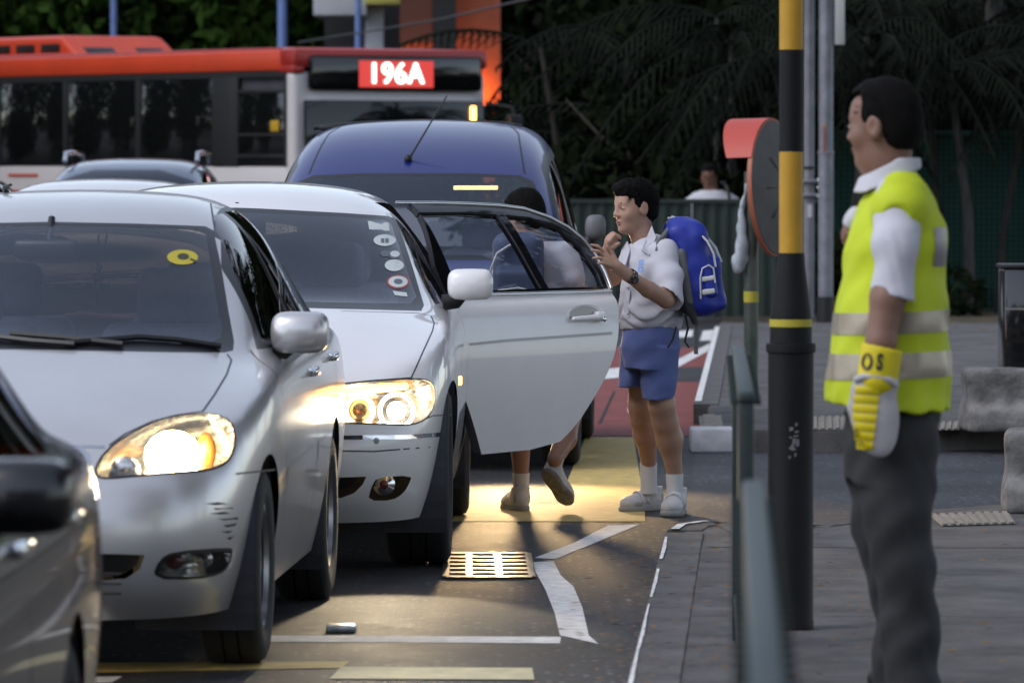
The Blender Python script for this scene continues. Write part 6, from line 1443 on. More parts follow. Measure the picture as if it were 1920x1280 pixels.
def shoe(name, heel, toe, s, par, m=SHOE, lift=0.0, sole_m=None, straps=True, h=.004):
    """trainer from heel to toe (points on the ground line), with sole, sock opening and straps"""
    heel = np.array(heel, float); toe = np.array(toe, float); u = (toe - heel); L = np.linalg.norm(u); M = rot_from(u); f = L / .25
    P = lambda x, y, z: heel + M @ (np.array((x, y, z)) * f)
    lo = np.minimum(heel, toe) - .13; hi = np.maximum(heel, toe) + .16
    F = Field(lo, hi, h); F.ell(P(.055, 0, .055), (.064 * f, .045 * f, .058 * f), M, .02); F.ell(P(.12, 0, .052), (.072 * f, .046 * f, .050 * f), M, .03); F.ell(P(.195, 0, .042), (.062 * f, .052 * f, .040 * f), M, .025); F.cap(P(.055, 0, .07), P(.045, 0, .12), .046 * f, .048 * f, .02); F.ell(P(.10, 0, .094), (.035 * f, .026 * f, .018 * f), M, .02)
    I = M.T
    F.clip(lambda x, y, z: -(I[2, 0] * (x - heel[0]) + I[2, 1] * (y - heel[1]) + I[2, 2] * (z - heel[2])) + .022 * f)
    F.clip(lambda x, y, z: (I[2, 0] * (x - heel[0]) + I[2, 1] * (y - heel[1]) + I[2, 2] * (z - heel[2])) - .125 * f)
    F.cap(P(.045, 0, .12), P(.045, 0, .14), .038 * f, .040 * f, .004, 's')
    o = F.obj(name, m, par, 1)
    G = Field(lo, hi, h); G.ell(P(.058, 0, .015), (.070 * f, .050 * f, .035 * f), M, .02); G.ell(P(.13, 0, .015), (.07 * f, .048 * f, .035 * f), M, .02); G.ell(P(.195, 0, .015), (.069 * f, .056 * f, .035 * f), M, .02)
    G.clip(lambda x, y, z: -(I[2, 0] * (x - heel[0]) + I[2, 1] * (y - heel[1]) + I[2, 2] * (z - heel[2])) + .0); G.clip(lambda x, y, z: (I[2, 0] * (x - heel[0]) + I[2, 1] * (y - heel[1]) + I[2, 2] * (z - heel[2])) - .030 * f)
    G.obj('sole', sole_m or SOLE, o, 1)
    if straps:
        for sg_ in (1, -1):
            for cxp, czp, rx_, rz_ in ((.03, .07, .022, .030), (.10, .062, .030, .012), (.185, .040, .030, .014)):
                q = P(cxp, sg_ * {.03: .0385, .10: .043, .185: .048}[cxp], czp); ellipsoid('shoe_panel', q, (rx_ * f, .006 * f, rz_ * f), PAN, o, M, 12)
        for xx in (.115, .148):
            bm = bmesh.new(); row = []
            for i in range(9):
                a = R(-80 + 160 * i / 8); rr_ = .048 if xx < .13 else .049; hh = .092 if xx < .13 else .084
                row.append([bm.verts.new(P(xx + dx + .02 * (hh - .05), rr_ * 1.03 * math.sin(a), .026 + hh * .84 * math.cos(a) + .002)) for dx in (-.011, .011)])
            for i in range(8): bm.faces.new((row[i][0], row[i + 1][0], row[i + 1][1], row[i][1]))
            so = from_bm('shoe_strap', bm, m, o, smooth=True); md = so.modifiers.new('t', 'SOLIDIFY'); md.thickness = .005; md.offset = 1
    return o, P
def sock(name, ankle, top, par, r=.036):
    return tube(name, [ankle, (Vector(ankle) + Vector(top)) / 2, top], [r * 1.02, r * .97, r * 1.04], SOCK, par, 16)
def hand(F, wrist, knuck, tips, thumb, r=.0078, pr=.028):
    """palm from the wrist to the knuckles, four bent fingers of unequal length, a thumb from the side"""
    w_ = np.array(wrist, float); kn_ = [np.array(k, float) for k in knuck]; c = sum(kn_) / 4
    F.cap(w_, w_ * .5 + c * .5, pr * .85, pr * .8, .01)
    for k in kn_: F.cap(w_ * .55 + c * .45, k, pr * .55, r * 1.15, .012)
    for k, (mid, tip) in zip(kn_, tips): F.chain([k, mid, tip], [r * 1.1, r, r * .85], .003)
    F.chain([w_ * .7 + c * .3, thumb[0], thumb[1]], [r * 1.5, r * 1.15, r * .95], .006)
def folds(a, seed=0):
    r = np.random.default_rng(seed); p = r.uniform(0, 6, 6)
    return lambda x, y, z: a * (np.sin(28 * z + 14 * x + 2.0 * np.sin(9 * y + p[0]) + p[1]) * np.sin(17 * x - 9 * z + p[2]) + .6 * np.sin(45 * z - 30 * x + 20 * y + p[3]) * np.sin(21 * y + 13 * z + p[4]))
def ring_band(name, obj, z0, z1, c, m, par, off=.003, tilt=0.0, n=96, a0=0, a1=360):
    me = obj.data; bvh = BVHTree.FromPolygons([v.co.copy() for v in me.vertices], [tuple(p.vertices) for p in me.polygons]); bm = bmesh.new(); rows = []
    for i in range(n + 1):
        a = R(a0 + (a1 - a0) * i / n); d = Vector((math.cos(a), math.sin(a), 0)); col = []
        for k in range(5):
            z = z0 + (z1 - z0) * k / 4 + tilt * math.cos(a); h = bvh.ray_cast(Vector((c[0], c[1], z)) + d * .6, -d)
            col.append(bm.verts.new((h[0] if h[0] is not None else Vector((c[0], c[1], z))) + d * off))
        rows.append(col)
    for i in range(n):
        for k in range(4): bm.faces.new((rows[i][k], rows[i + 1][k], rows[i + 1][k + 1], rows[i][k + 1]))
    return from_bm(name, bm, m, par, smooth=True)
# ---- schoolboy at the open door
def schoolboy():
    O = at(1235, 297, 25.15); O.z = 0
    t = empty('person', O, 0, 'boy in white shirt and blue shorts holding the open car door', 'person')
    def L(px, py, dy=0.0): p = at(px, py, 25.15 + dy) - O; return np.array(p)
    gz = lambda p: np.array((p[0], p[1], 0.0))
    hc = L(1190, 389); M = rot_from((-.90, -.43, -.06)); s = .97
    F = Field((-.40, -.62, 0), (.22, .46, 1.56), .005); P = head(F, hc, M, s)
    F.chain([hc + np.array((.02, .01, -.05)), L(1204, 440, .01), L(1214, 480, .02)], [.052, .050, .06], .02)
    tower(F, [(L(0, 620)[2], L(1222, 0)[0], 0, .085, .10), (L(0, 560)[2], L(1222, 0)[0], 0, .11, .125), (L(0, 480)[2], L(1222, 0)[0], 0, .09, .14)], .03)
    # near arm bent up to the door frame, far arm raised to the chin
    F.chain([L(1246, 484, -.12), L(1249, 562, -.25)], [.046, .038], .015); F.chain([L(1249, 562, -.25), L(1215, 542, -.33), L(1177, 516, -.415)], [.038, .037, .025], .01)
    hand(F, L(1177, 516, -.415), [L(1135, 474, -.455), L(1134, 481, -.475), L(1136, 489, -.485), L(1141, 497, -.485)],
         [(L(1121, 462, -.47), L(1108, 459, -.475)), (L(1121, 471, -.495), L(1109, 469, -.495)), (L(1123, 483, -.505), L(1112, 484, -.505)), (L(1130, 493, -.50), L(1121, 494, -.50))], (L(1148, 474, -.43), L(1138, 462, -.44)), .0085, .034)
    F.chain([L(1195, 484, .13), L(1150, 520, .10), L(1137, 488, .03)], [.045, .036, .026], .012)
    hand(F, L(1137, 488, .03), [L(1139, 456, .02), L(1139, 452, .0), L(1141, 451, -.02), L(1144, 452, -.04)],
         [(L(1148, 438, .02), L(1159, 442, .02)), (L(1149, 437, .0), L(1161, 442, .0)), (L(1151, 438, -.02), L(1163, 444, -.02)), (L(1153, 440, -.04), L(1163, 447, -.035))], (L(1149, 465, -.03), L(1161, 456, -.04)), .0085, .033)
    F.ell(L(1146, 453, -.005), (.030, .034, .036), None, .012)
    # legs
    an, af = L(1266, 893, .06), L(1217, 872, .32)
    F.chain([L(1236, 680, -.06), L(1241, 760, -.05), L(1247, 790, -.02), L(1255, 822, .02), an], [.060, .053, .051, .054, .033], .04)
    F.chain([L(1196, 680, .08), L(1201, 760, .14), L(1204, 785, .17), L(1211, 815, .22), af], [.055, .048, .046, .050, .033], .04)
    b = F.obj('body', SK['boy'], t, 2); b['label'] = 'tanned skin'
    F_ = None; face(P, M, s, b, .75); hair(b, hc, M, s, 'boy')
    # shirt
    G = Field((-.30, -.36, .76), (.20, .34, 1.26), .005); X = lambda px: L(px, 0)[0]; Zp = lambda py: L(0, py)[2]
    tower(G, [(Zp(616), X(1221), 0, .128, .148), (Zp(603), X(1221), 0, .140, .160), (Zp(575), X(1221), 0, .143, .163), (Zp(530), X(1222), 0, .135, .165), (Zp(490), X(1222), 0, .118, .165), (Zp(462), X(1220), .01, .085, .14), (Zp(446), X(1217), .01, .06, .08)], .02, R(-8))
    G.chain([L(1218, 455, 0), L(1247, 478, -.115), L(1254, 520, -.175), L(1256, 560, -.235)], [.05, .059, .060, .063], .03)
    G.chain([L(1212, 455, .02), L(1193, 480, .13), L(1172, 512, .13)], [.05, .056, .054], .03)
    G.warp(folds(.0055, 3)); G.warp(lambda x, y, z: .0045 * (1 - np.abs(np.sin(30 * z + 24 * x + 3 * np.sin(11 * y + 2)))) * np.clip((1.12 - z) * 4, 0, 1))
    G.warp(lambda x, y, z: .006 * np.sin(95 * (z - .2 * x) + 8 * np.sin(20 * y)) * np.exp(-((z - (Zp(590))) / .05) ** 2))
    G.cap(L(1249, 562, -.25), L(1262, 592, -.27), .056, .056, .004, 's'); G.cap(L(1165, 516, .12), L(1140, 530, .10), .05, .05, .004, 's')
    G.cap(L(1196, 440, -.01), L(1204, 468, -.04), .040, .020, .012, 's'); G.cap(L(1204, 440, .01), L(1206, 452, .01), .055, .05, .008, 's')
    sh = G.obj('shirt', SHW, t, 2)
    # open collar: two leaves, placket, buttons, pale blue badge
    def leaf_(pts, th=.006):
        bm = bmesh.new(); vs = [bm.verts.new(p) for p in pts]; bm.faces.new(vs); o = from_bm('collar', bm, SHW, sh); md = o.modifiers.new('t', 'SOLIDIFY'); md.thickness = th; return o
    leaf_([L(1222, 424, -.07), L(1230, 446, -.10), L(1217, 480, -.155), L(1203, 470, -.15), L(1212, 448, -.09)]); leaf_([L(1176, 452, -.02), L(1181, 468, -.07), L(1172, 497, -.115), L(1160, 492, -.06), L(1165, 468, -.03)])
    C2 = Field(L(1140, 500, -.3), L(1270, 410, .2), .005) if False else None
    bv = BVHTree.FromPolygons([v.co.copy() for v in sh.data.vertices], [tuple(p.vertices) for p in sh.data.polygons])
    def onshirt(px, py, off=.002):
        o = Vector(np.array(at(px, py, 24.0) - O)); d = (Vector(at(px, py, 26.0)) - Vector(at(px, py, 24.0))).normalized(); h = bv.ray_cast(o, d); return (h[0] + h[1] * off) if h[0] is not None else None
    BL = mat('badge_blue', (.28, .42, .75), .8)
    for cells in ([(1198, 487), (1207, 487), (1207, 497), (1198, 497)], [(1196, 499), (1206, 499), (1206, 509), (1196, 509)]):
        pp = [onshirt(*q) for q in cells]
        if all(p is not None for p in pp): bm = bmesh.new(); bm.faces.new([bm.verts.new(p) for p in pp]); from_bm('badge', bm, BL, sh)
    pl = [onshirt(px, py, .0022) for px, py in [(1173, 498), (1174, 520), (1173, 545), (1171, 570), (1170, 596)]]; pr_ = [onshirt(px + 9, py, .0022) for px, py in [(1173, 498), (1174, 520), (1173, 545), (1171, 570), (1170, 596)]]
    bm = bmesh.new(); vs = [(bm.verts.new(a), bm.verts.new(b_)) for a, b_ in zip(pl, pr_) if a is not None and b_ is not None]
    for i in range(len(vs) - 1): bm.faces.new((vs[i][0], vs[i + 1][0], vs[i + 1][1], vs[i][1]))
    from_bm('placket', bm, SHW, sh, smooth=True)
    for py in (512, 538, 564, 588):
        p = onshirt(1178, py, .004)
        if p is not None: ellipsoid('button', p, (.005, .003, .005), mat('button', (.6, .6, .62), .3), sh)
    # shorts
    H = Field((-.26, -.28, .44), (.18, .30, .90), .005)
    tower(H, [(Zp(690), X(1220), 0, .118, .15), (Zp(650), X(1220), 0, .128, .155), (Zp(614), X(1221), 0, .125, .15), (Zp(604), X(1221), 0, .122, .146)], .02, R(-8))
    tower(H, [(Zp(748), X(1233), -.055, .073, .088), (Zp(700), X(1236), -.05, .080, .092), (Zp(650), X(1238), -.045, .09, .1)], .02); tower(H, [(Zp(727), X(1185), .10, .060, .085), (Zp(690), X(1192), .09, .07, .09), (Zp(650), X(1198), .07, .085, .1)], .012)
    H.warp(folds(.0038, 8)); H.warp(lambda x, y, z: .004 * np.sin(60 * x + 12 * z) * np.clip((.75 - z) * 3, 0, 1)); H.cap(L(1234, 740, -.055), L(1234, 765, -.055), .062, .062, .003, 's'); H.cap(L(1185, 720, .10), L(1185, 745, .10), .052, .052, .003, 's')
    so = H.obj('shorts', mat('blue_shorts', (.115, .15, .36), .85, var=.08, scale=8, bump=.15, bscale=250), t, 2)
    # socks and shoes
    for (a, heel, toe) in ((an, L(1272, 0, .14), L(1258, 0, -.10)), (af, L(1238, 0, .40), L(1168, 0, .26))):
        sock('sock', Vector((a[0], a[1], .08)), Vector((a[0] - .003, a[1], a[2] + .012)), t, .038); shoe('shoe', gz(heel), gz(toe), 1, t)
    # watch
    wv = L(1181, 516, -.415) - L(1215, 542, -.33); wv /= np.linalg.norm(wv); wc = L(1183, 518, -.413); WM = Vector(wv).to_track_quat('Z', 'Y').to_matrix().to_4x4()
    w_ = lathe('watch', [(.030, -.011), (.0325, -.011), (.0325, .011), (.030, .011)], MT['black'], t, 24, Matrix.Translation(wc) @ WM, cap=False)
    n_ = Vector((-.25, -.85, .15)); n_ = (n_ - Vector(wv) * n_.dot(Vector(wv))).normalized(); fm = n_.to_track_quat('Z', 'Y').to_matrix().to_4x4()
    fc = lathe('watch_case', [(.001, .006), (.017, .006), (.020, .003), (.020, -.006)], MT['blackgloss'], w_, 20, Matrix.Translation(Vector(wc) + n_ * .034) @ fm); lathe('watch_dial', [(.001, .0066), (.013, .0066)], mat('dial_grey', (.12, .12, .13), .3), w_, 20, Matrix.Translation(Vector(wc) + n_ * .034) @ fm, cap=False)
    # backpack: a thing of its own
    bpk = empty('backpack', O, 0, 'bright blue school backpack with grey panels on the boy in shorts', 'backpack')
    BB = mat('bag_blue', (.014, .030, .30), .55, coat=.04, var=.1, scale=9); BG = mat('bag_grey', (.13, .13, .13), .7); BW = mat('bag_piping', (.62, .62, .60), .5); BKS = mat('bag_black', (.015, .015, .016), .7)
    tl = R(-9); MB_ = np.array([[math.cos(tl), 0, -math.sin(tl)], [0, 1, 0], [math.sin(tl), 0, math.cos(tl)]]).T
    c = L(1300, 505, .02)
    K = Field(c - .32, c + .32, .005); K.box(c, (.085, .155, .215), .07, MB_, 0); K.ell(L(1272, 428, .02), (.075, .13, .055), MB_, .04); K.box(L(1338, 528, .02), (.042, .115, .125), .035, MB_, .02); K.warp(folds(.0055, 5)); K.warp(lambda x, y, z: .004 * (1 - np.abs(np.sin(22 * z + 18 * x + 2 * np.sin(15 * y)))))
    K.cap(L(1229, 440, 0), L(1240, 600, 0), .085, .12, .01, 's'); m_ = K.obj('bag_body', BB, bpk, 2)
    G2 = Field(c - .32, c + .32, .006); G2.box(L(1284, 520, -.085), (.022, .062, .13), .02, MB_, 0); G2.obj('side_panel', BG, bpk, 2)
    G3 = Field(c - .34, c + .34, .006); G3.box(L(1330, 527, -.115), (.030, .028, .075), .022, MB_, 0); pk = G3.obj('side_pocket', BB, bpk, 2)
    for y0, y1 in ((517, 527), (541, 552)): 
        G4 = Field(c - .34, c + .34, .005); G4.box(L(1328, (y0 + y1) / 2, -.128), (.030, .018, (y1 - y0) / 2 / 421), .005, MB_, 0); G4.obj('reflective_strip', BW, pk, 1)
    tube('piping', [L(px, py, dy) for px, py, dy in ((1314, 560, -.145), (1313, 520, -.146), (1317, 503, -.146), (1329, 497, -.146), (1338, 503, -.146), (1341, 530, -.142))], .004, BW, pk, 6)
    tube('piping', [L(px, py, dy) for px, py, dy in ((1252, 409, .0), (1275, 408, -.03), (1300, 426, -.10), (1326, 452, -.13), (1338, 475, -.13), (1342, 500, -.12))], .005, BW, bpk, 6); tube('piping', [L(px, py, .02) for px, py in ((1258, 408), (1290, 418), (1318, 438), (1340, 465), (1351, 492))], .012, BW, bpk, 6)
    tube('grab_handle', [L(px, py, -.02) for px, py in ((1252, 414), (1258, 425), (1272, 436), (1290, 445))], .011, BG, bpk, 8)
    tube('shoulder_strap', [L(px, py, dy) for px, py, dy in ((1256, 428, -.075), (1244, 443, -.105), (1234, 452, -.125), (1231, 470, -.165))], [.014, .012, .010, .006], BG, bpk, 8)
    tube('lower_strap', [L(px, py, dy) for px, py, dy in ((1282, 560, -.14), (1288, 580, -.15), (1298, 592, -.15), (1304, 606, -.15))], .014, BKS, bpk, 8)
    for pts in (((1303, 592, -.14), (1306, 620, -.14), (1305, 664, -.14)), ((1285, 590, -.13), (1290, 615, -.13), (1284, 640, -.13), (1292, 652, -.13)), ((1268, 612, -.15), (1262, 635, -.15), (1252, 652, -.15))):
        bm = bmesh.new(); q = [Vector(L(*p)) for p in pts]; w0 = .009 if pts[0][0] == 1303 else .005
        v = [(bm.verts.new(p + Vector((w0, 0, 0))), bm.verts.new(p - Vector((w0, 0, 0)))) for p in q]
        for i in range(len(v) - 1): bm.faces.new((v[i][0], v[i + 1][0], v[i + 1][1], v[i][1]))
        o = from_bm('hanging_strap', bm, BG if w0 > .006 else BKS, bpk); md = o.modifiers.new('t', 'SOLIDIFY'); md.thickness = .003
    G5 = Field(c - .34, c + .34, .006); G5.chain([L(1276, 572, -.12), L(1290, 578, -.13), L(1300, 590, -.13)], [.024, .026, .018]); G5.obj('strap_buckle', BKS, bpk, 1)
schoolboy()
# ---- second child, stepping into the car behind the door
def second_child():
    O = at(990, 297, 25.45); O.z = 0
    t = empty('person', O, 0, 'child half hidden by the car door, one foot kicked up behind', 'person')
    def L(px, py, dy=0.0): return np.array(at(px, py, 25.45 + dy) - O)
    hc = L(984, 408); M = rot_from((-.62, .72, -.35)); s = .97
    F = Field((-.25, -.45, 0), (.35, .45, 1.5), .006); head(F, hc, M, s); F.chain([hc + np.array((0, 0, -.06)), L(1003, 462, .02)], [.05, .055], .02)
    tower(F, [(.62, .02, 0, .12, .1), (.85, .03, 0, .13, .1), (1.08, .05, 0, .13, .09)], .03)
    F.chain([L(1058, 476, -.02), L(1078, 535, -.06), L(1092, 580, .05)], [.045, .036, .028], .01); hand(F, L(1092, 580, .05), [L(1094, 596, .06)] * 4, [(L(1092 + i * 2, 604, .06 + .01 * i), L(1090 + i * 2, 612, .06 + .01 * i)) for i in range(4)], (L(1086, 592, .04), L(1084, 600, .03)), .008, .028)
    F.chain([L(960, 476, .05), L(935, 540, .12), L(925, 590, .2)], [.045, .036, .028], .01); hand(F, L(925, 590, .2), [L(922, 604, .21)] * 4, [(L(920 + i * 2, 612, .2 + .01 * i), L(919 + i * 2, 620, .2 + .01 * i)) for i in range(4)], (L(930, 600, .19), L(932, 608, .18)), .008, .028)
    al, ar = L(977, 893, .04), L(1040, 862, -.18)
    F.chain([L(972, 650, .0), L(974, 770, .02), L(975, 815, .05), al], [.08, .052, .052, .033], .02); F.chain([L(1025, 650, .02), L(1068, 778, .12), L(1060, 822, -.02), ar], [.08, .052, .05, .034], .02)
    b = F.obj('body', SK['kid'], t, 2); face(lambda x, y, z: hc + M @ (np.array((x, y, z)) * s), M, s, b); hair(b, hc, M, s, 'man', .005)
    G = Field((-.28, -.3, .72), (.33, .3, 1.22), .006); X = lambda px: L(px, 0)[0]; Zp = lambda py: L(0, py)[2]
    tower(G, [(Zp(630), X(1005), 0, .15, .125), (Zp(560), X(1008), 0, .15, .12), (Zp(490), X(1010), 0, .145, .115), (Zp(455), X(1008), 0, .08, .08)], .02)
    G.chain([L(1012, 462, 0), L(1056, 478, -.03), L(1072, 522, -.06)], [.05, .062, .066], .03); G.chain([L(1000, 462, .02), L(962, 478, .04), L(945, 520, .09)], [.05, .06, .062], .03); G.warp(folds(.004, 11)); G.obj('shirt', SHW, t, 2)
    H = Field((-.24, -.3, .40), (.34, .3, .84), .007); tower(H, [(.62, .03, 0, .15, .13), (.80, .03, 0, .15, .125)], .02); H.chain([L(975, 690, .0), L(975, 745, .02)], [.09, .082], .02); H.chain([L(1030, 690, .03), L(1052, 745, .1)], [.09, .082], .02); H.obj('shorts', mat('blue_shorts_b', (.10, .13, .32), .85), t, 2)
    sock('sock', (al[0], al[1], .06), (al[0], al[1], al[2] + .015), t, .037); shoe('shoe', (al[0] + .01, al[1] - .05, 0), (al[0] - .06, al[1] + .16, 0), 1, t)
    # raised foot: heel up, sole turned to the camera
    hp, tp = L(1022, 884, -.20), L(1066, 946, -.12)
    o, P = None, None
    hx = Vector(tp - hp).normalized(); 
    piv = empty('person_foot', (0, 0, 0)) if False else None
    F2 = Field(np.minimum(hp, tp) - .15, np.maximum(hp, tp) + .15, .004); u = np.array(hx); nrm = np.array(Vector((.45, .80, .40)) - hx * Vector((.45, .80, .40)).dot(hx)); nrm /= np.linalg.norm(nrm); sd_ = np.cross(nrm, u); MM = np.stack([u, sd_, nrm], 1)
    Lf = np.linalg.norm(tp - hp) / .22; Q = lambda x, y, z: hp + MM @ (np.array((x, y, z)) * Lf)
    F2.ell(Q(.05, 0, .045), (.055, .038, .045), MM, .02); F2.ell(Q(.11, 0, .038), (.068, .040, .036), MM, .03); F2.ell(Q(.17, 0, .030), (.050, .042, .028), MM, .03); F2.cap(Q(.045, 0, .05), Q(.03, 0, .092), .036, .034, .02)
    I = MM.T; lev = lambda x, y, z: I[2, 0] * (x - hp[0]) + I[2, 1] * (y - hp[1]) + I[2, 2] * (z - hp[2]); F2.clip(lambda x, y, z: .010 - lev(x, y, z)); sh2 = F2.obj('shoe', SHOE, t, 1)
    F3 = Field(np.minimum(hp, tp) - .15, np.maximum(hp, tp) + .15, .004); F3.ell(Q(.05, 0, .01), (.058, .042, .02), MM, .02); F3.ell(Q(.11, 0, .01), (.06, .036, .02), MM, .02); F3.ell(Q(.17, 0, .01), (.056, .046, .02), MM, .02); F3.clip(lambda x, y, z: -lev(x, y, z) - .004); F3.clip(lambda x, y, z: lev(x, y, z) - .02); F3.obj('sole', mat('grey_sole', (.20, .195, .19), .8, var=.35, scale=40), sh2, 1)
    sock('sock', Q(.035, 0, .07), tuple(np.array(ar) + (np.array(L(1060, 822, -.02)) - ar) * .16), t, .037)
    bpk = empty('backpack', O, 0, 'dark backpack with pale piping on the child behind the car door', 'backpack'); c = L(972, 515, -.16)
    K = Field(c - .3, c + .3, .007); K.box(c, (.115, .07, .19), .06); K.box(L(972, 545, -.24), (.11, .03, .10), .03, None, .02); K.obj('bag_body', mat('bag_slate', (.07, .09, .16), .6), bpk, 2)
    W_ = mat('bag_piping_b', (.6, .6, .6), .5); tube('piping', [L(*q) for q in ((918, 545, -.24), (920, 505, -.25), (932, 475, -.25), (955, 460, -.24), (985, 455, -.22))], .006, W_, bpk, 6); tube('piping', [L(*q) for q in ((925, 560, -.28), (935, 545, -.285), (972, 540, -.285), (1005, 548, -.285))], .006, W_, bpk, 6)
    tube('grab_handle', [L(*q) for q in ((955, 452, -.12), (968, 440, -.12), (985, 446, -.12))], .010, mat('handle_blue', (.10, .25, .60), .5), bpk, 8)
second_child()
# ---- crossing guard in the yellow vest
def guard():
    D0 = 15.2; O = at(1670, 297, D0); O.z = Z
    t = empty('person', O, 0, 'crossing guard in a yellow reflective vest and padded yellow glove', 'person')
    def L(px, py, dy=0.0): return np.array(at(px, py, D0 + dy) - O)
    X = lambda px: L(px, 0)[0]; Zp = lambda py: L(0, py)[2]
    hc = L(1655, 236); M = rot_from((-.86, .51, -.05)); s = .97
    F = Field((-.22, -.34, 0), (.24, .34, 1.72), .005); P = head(F, hc, M, s, 1.12); F.chain([hc + np.array((.02, -.0, -.05)), L(1662, 310, .01), L(1672, 345, .01)], [.060, .060, .07], .03)
    tower(F, [(.80, X(1680), 0, .10, .12), (1.0, X(1680), 0, .11, .14), (1.3, X(1682), 0, .08, .13)], .03)
    F.chain([L(1677, 470, -.195), L(1664, 560, -.222), L(1652, 640, -.235), L(1648, 672, -.235)], [.044, .046, .040, .034], .015); F.chain([L(1688, 420, .16), L(1640, 520, .24), L(1600, 445, .10)], [.05, .042, .030], .012)
    hand(F, L(1600, 447, .10), [L(1593, 432, .10), L(1593, 428, .085), L(1593, 428, .07), L(1594, 432, .055)], [(L(1587, 420 + i, .10 - .015 * i), L(1590, 437 + i, .09 - .015 * i)) for i in range(4)], (L(1604, 425, .05), L(1598, 415, .05)), .009, .036)
    F.chain([L(1684, 800, -.07), L(1685, 1000, -.07), L(1705, 1130, -.06), L(1718, 1300, -.05)], [.06, .05, .045, .04], .02); F.chain([L(1662, 800, .08), L(1664, 1000, .08), L(1692, 1130, .10), L(1698, 1300, .12)], [.06, .05, .045, .04], .02)
    b = F.obj('body', SK['man'], t, 2); face(P, M, s, b); hair(b, hc, M, s * .995, 'man')
    # shirt: collar band, sleeves
    G = Field((-.22, -.36, .95), (.24, .36, 1.52), .005)
    tower(G, [(Zp(560), X(1682), 0, .115, .155), (Zp(470), X(1684), 0, .112, .165), (Zp(400), X(1688), 0, .088, .155), (Zp(355), X(1686), 0, .058, .11), (Zp(330), X(1676), 0, .066, .075), (Zp(300), X(1672), .0, .068, .066)], .015)
    G.chain([L(1678, 365, -.08), L(1686, 400, -.155), L(1679, 460, -.195), L(1669, 590, -.222)], [.05, .056, .058, .058], .03); G.chain([L(1694, 380, .08), L(1692, 400, .16), L(1660, 480, .23)], [.045, .056, .056], .02)
    G.warp(folds(.0040, 21)); G.warp(lambda x, y, z: .0028 * (1 - np.abs(np.sin(26 * z + 30 * x - 18 * y + 2 * np.sin(40 * x)))) * (z < Zp(430))); G.clip(lambda x, y, z: (Zp(552) - (x - X(1668)) * .30) - z); G.clip(lambda x, y, z: z - (Zp(302) + (x - X(1672)) * .42 - .01)); G.cap(L(1662, 290, 0), L(1668, 318, 0), .062, .058, .003, 's')
    sh = G.obj('shirt', SHW, t, 2)
    C_ = Field((-.2, -.2, 1.3), (.2, .2, 1.55), .0045); tower(C_, [(Zp(362), X(1668), 0, .098, .098), (Zp(330), X(1671), 0, .084, .080), (Zp(296), X(1675), 0, .075, .070)], 0); C_.cap(L(1662, 285, 0), L(1668, 350, 0), .066, .066, 0, 's'); C_.clip(lambda x, y, z: z - (Zp(318) + (x - X(1640)) * .52)); C_.clip(lambda x, y, z: (Zp(352) + (x - X(1640)) * .42) - z)
    C_.obj('collar', SHW, sh, 1)
    # vest
    V = Field((-.26, -.30, .70), (.26, .30, 1.44), .005)
    tower(V, [(Zp(768), X(1667), 0, 0.168, 0.206), (Zp(740), X(1666), 0, 0.167, 0.204), (Zp(650), X(1669), 0, 0.157, 0.197), (Zp(560), X(1675), 0, 0.146, 0.192), (Zp(470), X(1680), 0, 0.136, 0.190), (Zp(420), X(1684), 0, 0.123, 0.186), (Zp(380), X(1685), 0, 0.102, 0.175), (Zp(345), X(1683), 0, 0.071, 0.134), (Zp(325), X(1682), 0, 0.049, 0.086)], 0, R(6))
    V.warp(folds(.0048, 31)); V.warp(lambda x, y, z: .005 * np.sin(38 * np.arctan2(y, x - X(1668)) * .35 + 2) * np.clip((1.15 - z) * 2.2, 0, 1)); V.warp(lambda x, y, z: (z < Zp(768) + 0) * 1.0 * 0)
    V.clip(lambda x, y, z: (Zp(752) - (x - X(1548)) * .11 * -1 * 0 - np.clip((x - X(1548)) * .16, 0, .05)) - z)
    V.chain([L(1684, 375, -.24), L(1680, 440, -.26), L(1676, 470, -.27)], [.060, .058, .04], .004) if False else None
    V.chain([L(1690, 372, -.09), L(1687, 392, -.150)], [.06, .074], .03); V.cap(L(1676, 420, -.262), L(1672, 540, -.262), .066, .066, .008, 's'); V.cap(L(1660, 300, 0), L(1664, 335, 0), .075, .07, .004, 's')
    vest = V.obj('vest', mat('vest_yellow', (.53, .62, .012), .7, var=.10, scale=3, bump=.2, bscale=220), t, 2)
    RB = mat('reflective_tape', (.34, .29, .22), .35, .35, var=.22, scale=5); cc = (X(1672), 0)
    for y0, y1 in ((622, 582), (706, 658)): ring_band('reflective_band', vest, Zp(y0), Zp(y1), cc, RB, vest, .003, .006)
    ring_band('reflective_patch', vest, Zp(498), Zp(425), (X(1690), 0), mat('reflective_grey', (.24, .23, .25), .4, .3), vest, .003, 0, 10, -62, -34)
    # armhole edging
    # trousers
    TR = Field((-.24, -.26, .02), (.26, .28, .80), .006); tower(TR, [(Zp(900), X(1668), 0, .118, .155), (Zp(830), X(1672), 0, .130, .165), (Zp(740), X(1676), 0, .132, .165)], .02)
    tower(TR, [(Zp(1318), X(1716), -.05, .078, .10), (Zp(1130), X(1702), -.06, .080, .10), (Zp(1000), X(1684), -.07, .094, .105), (Zp(880), X(1680), -.07, .102, .11), (Zp(780), X(1682), -.06, .112, .115)], .03); tower(TR, [(Zp(1318), X(1696), .12, .07, .09), (Zp(1130), X(1690), .10, .072, .095), (Zp(1000), X(1664), .08, .086, .10), (Zp(880), X(1662), .08, .100, .11), (Zp(780), X(1668), .06, .110, .115)], .03)
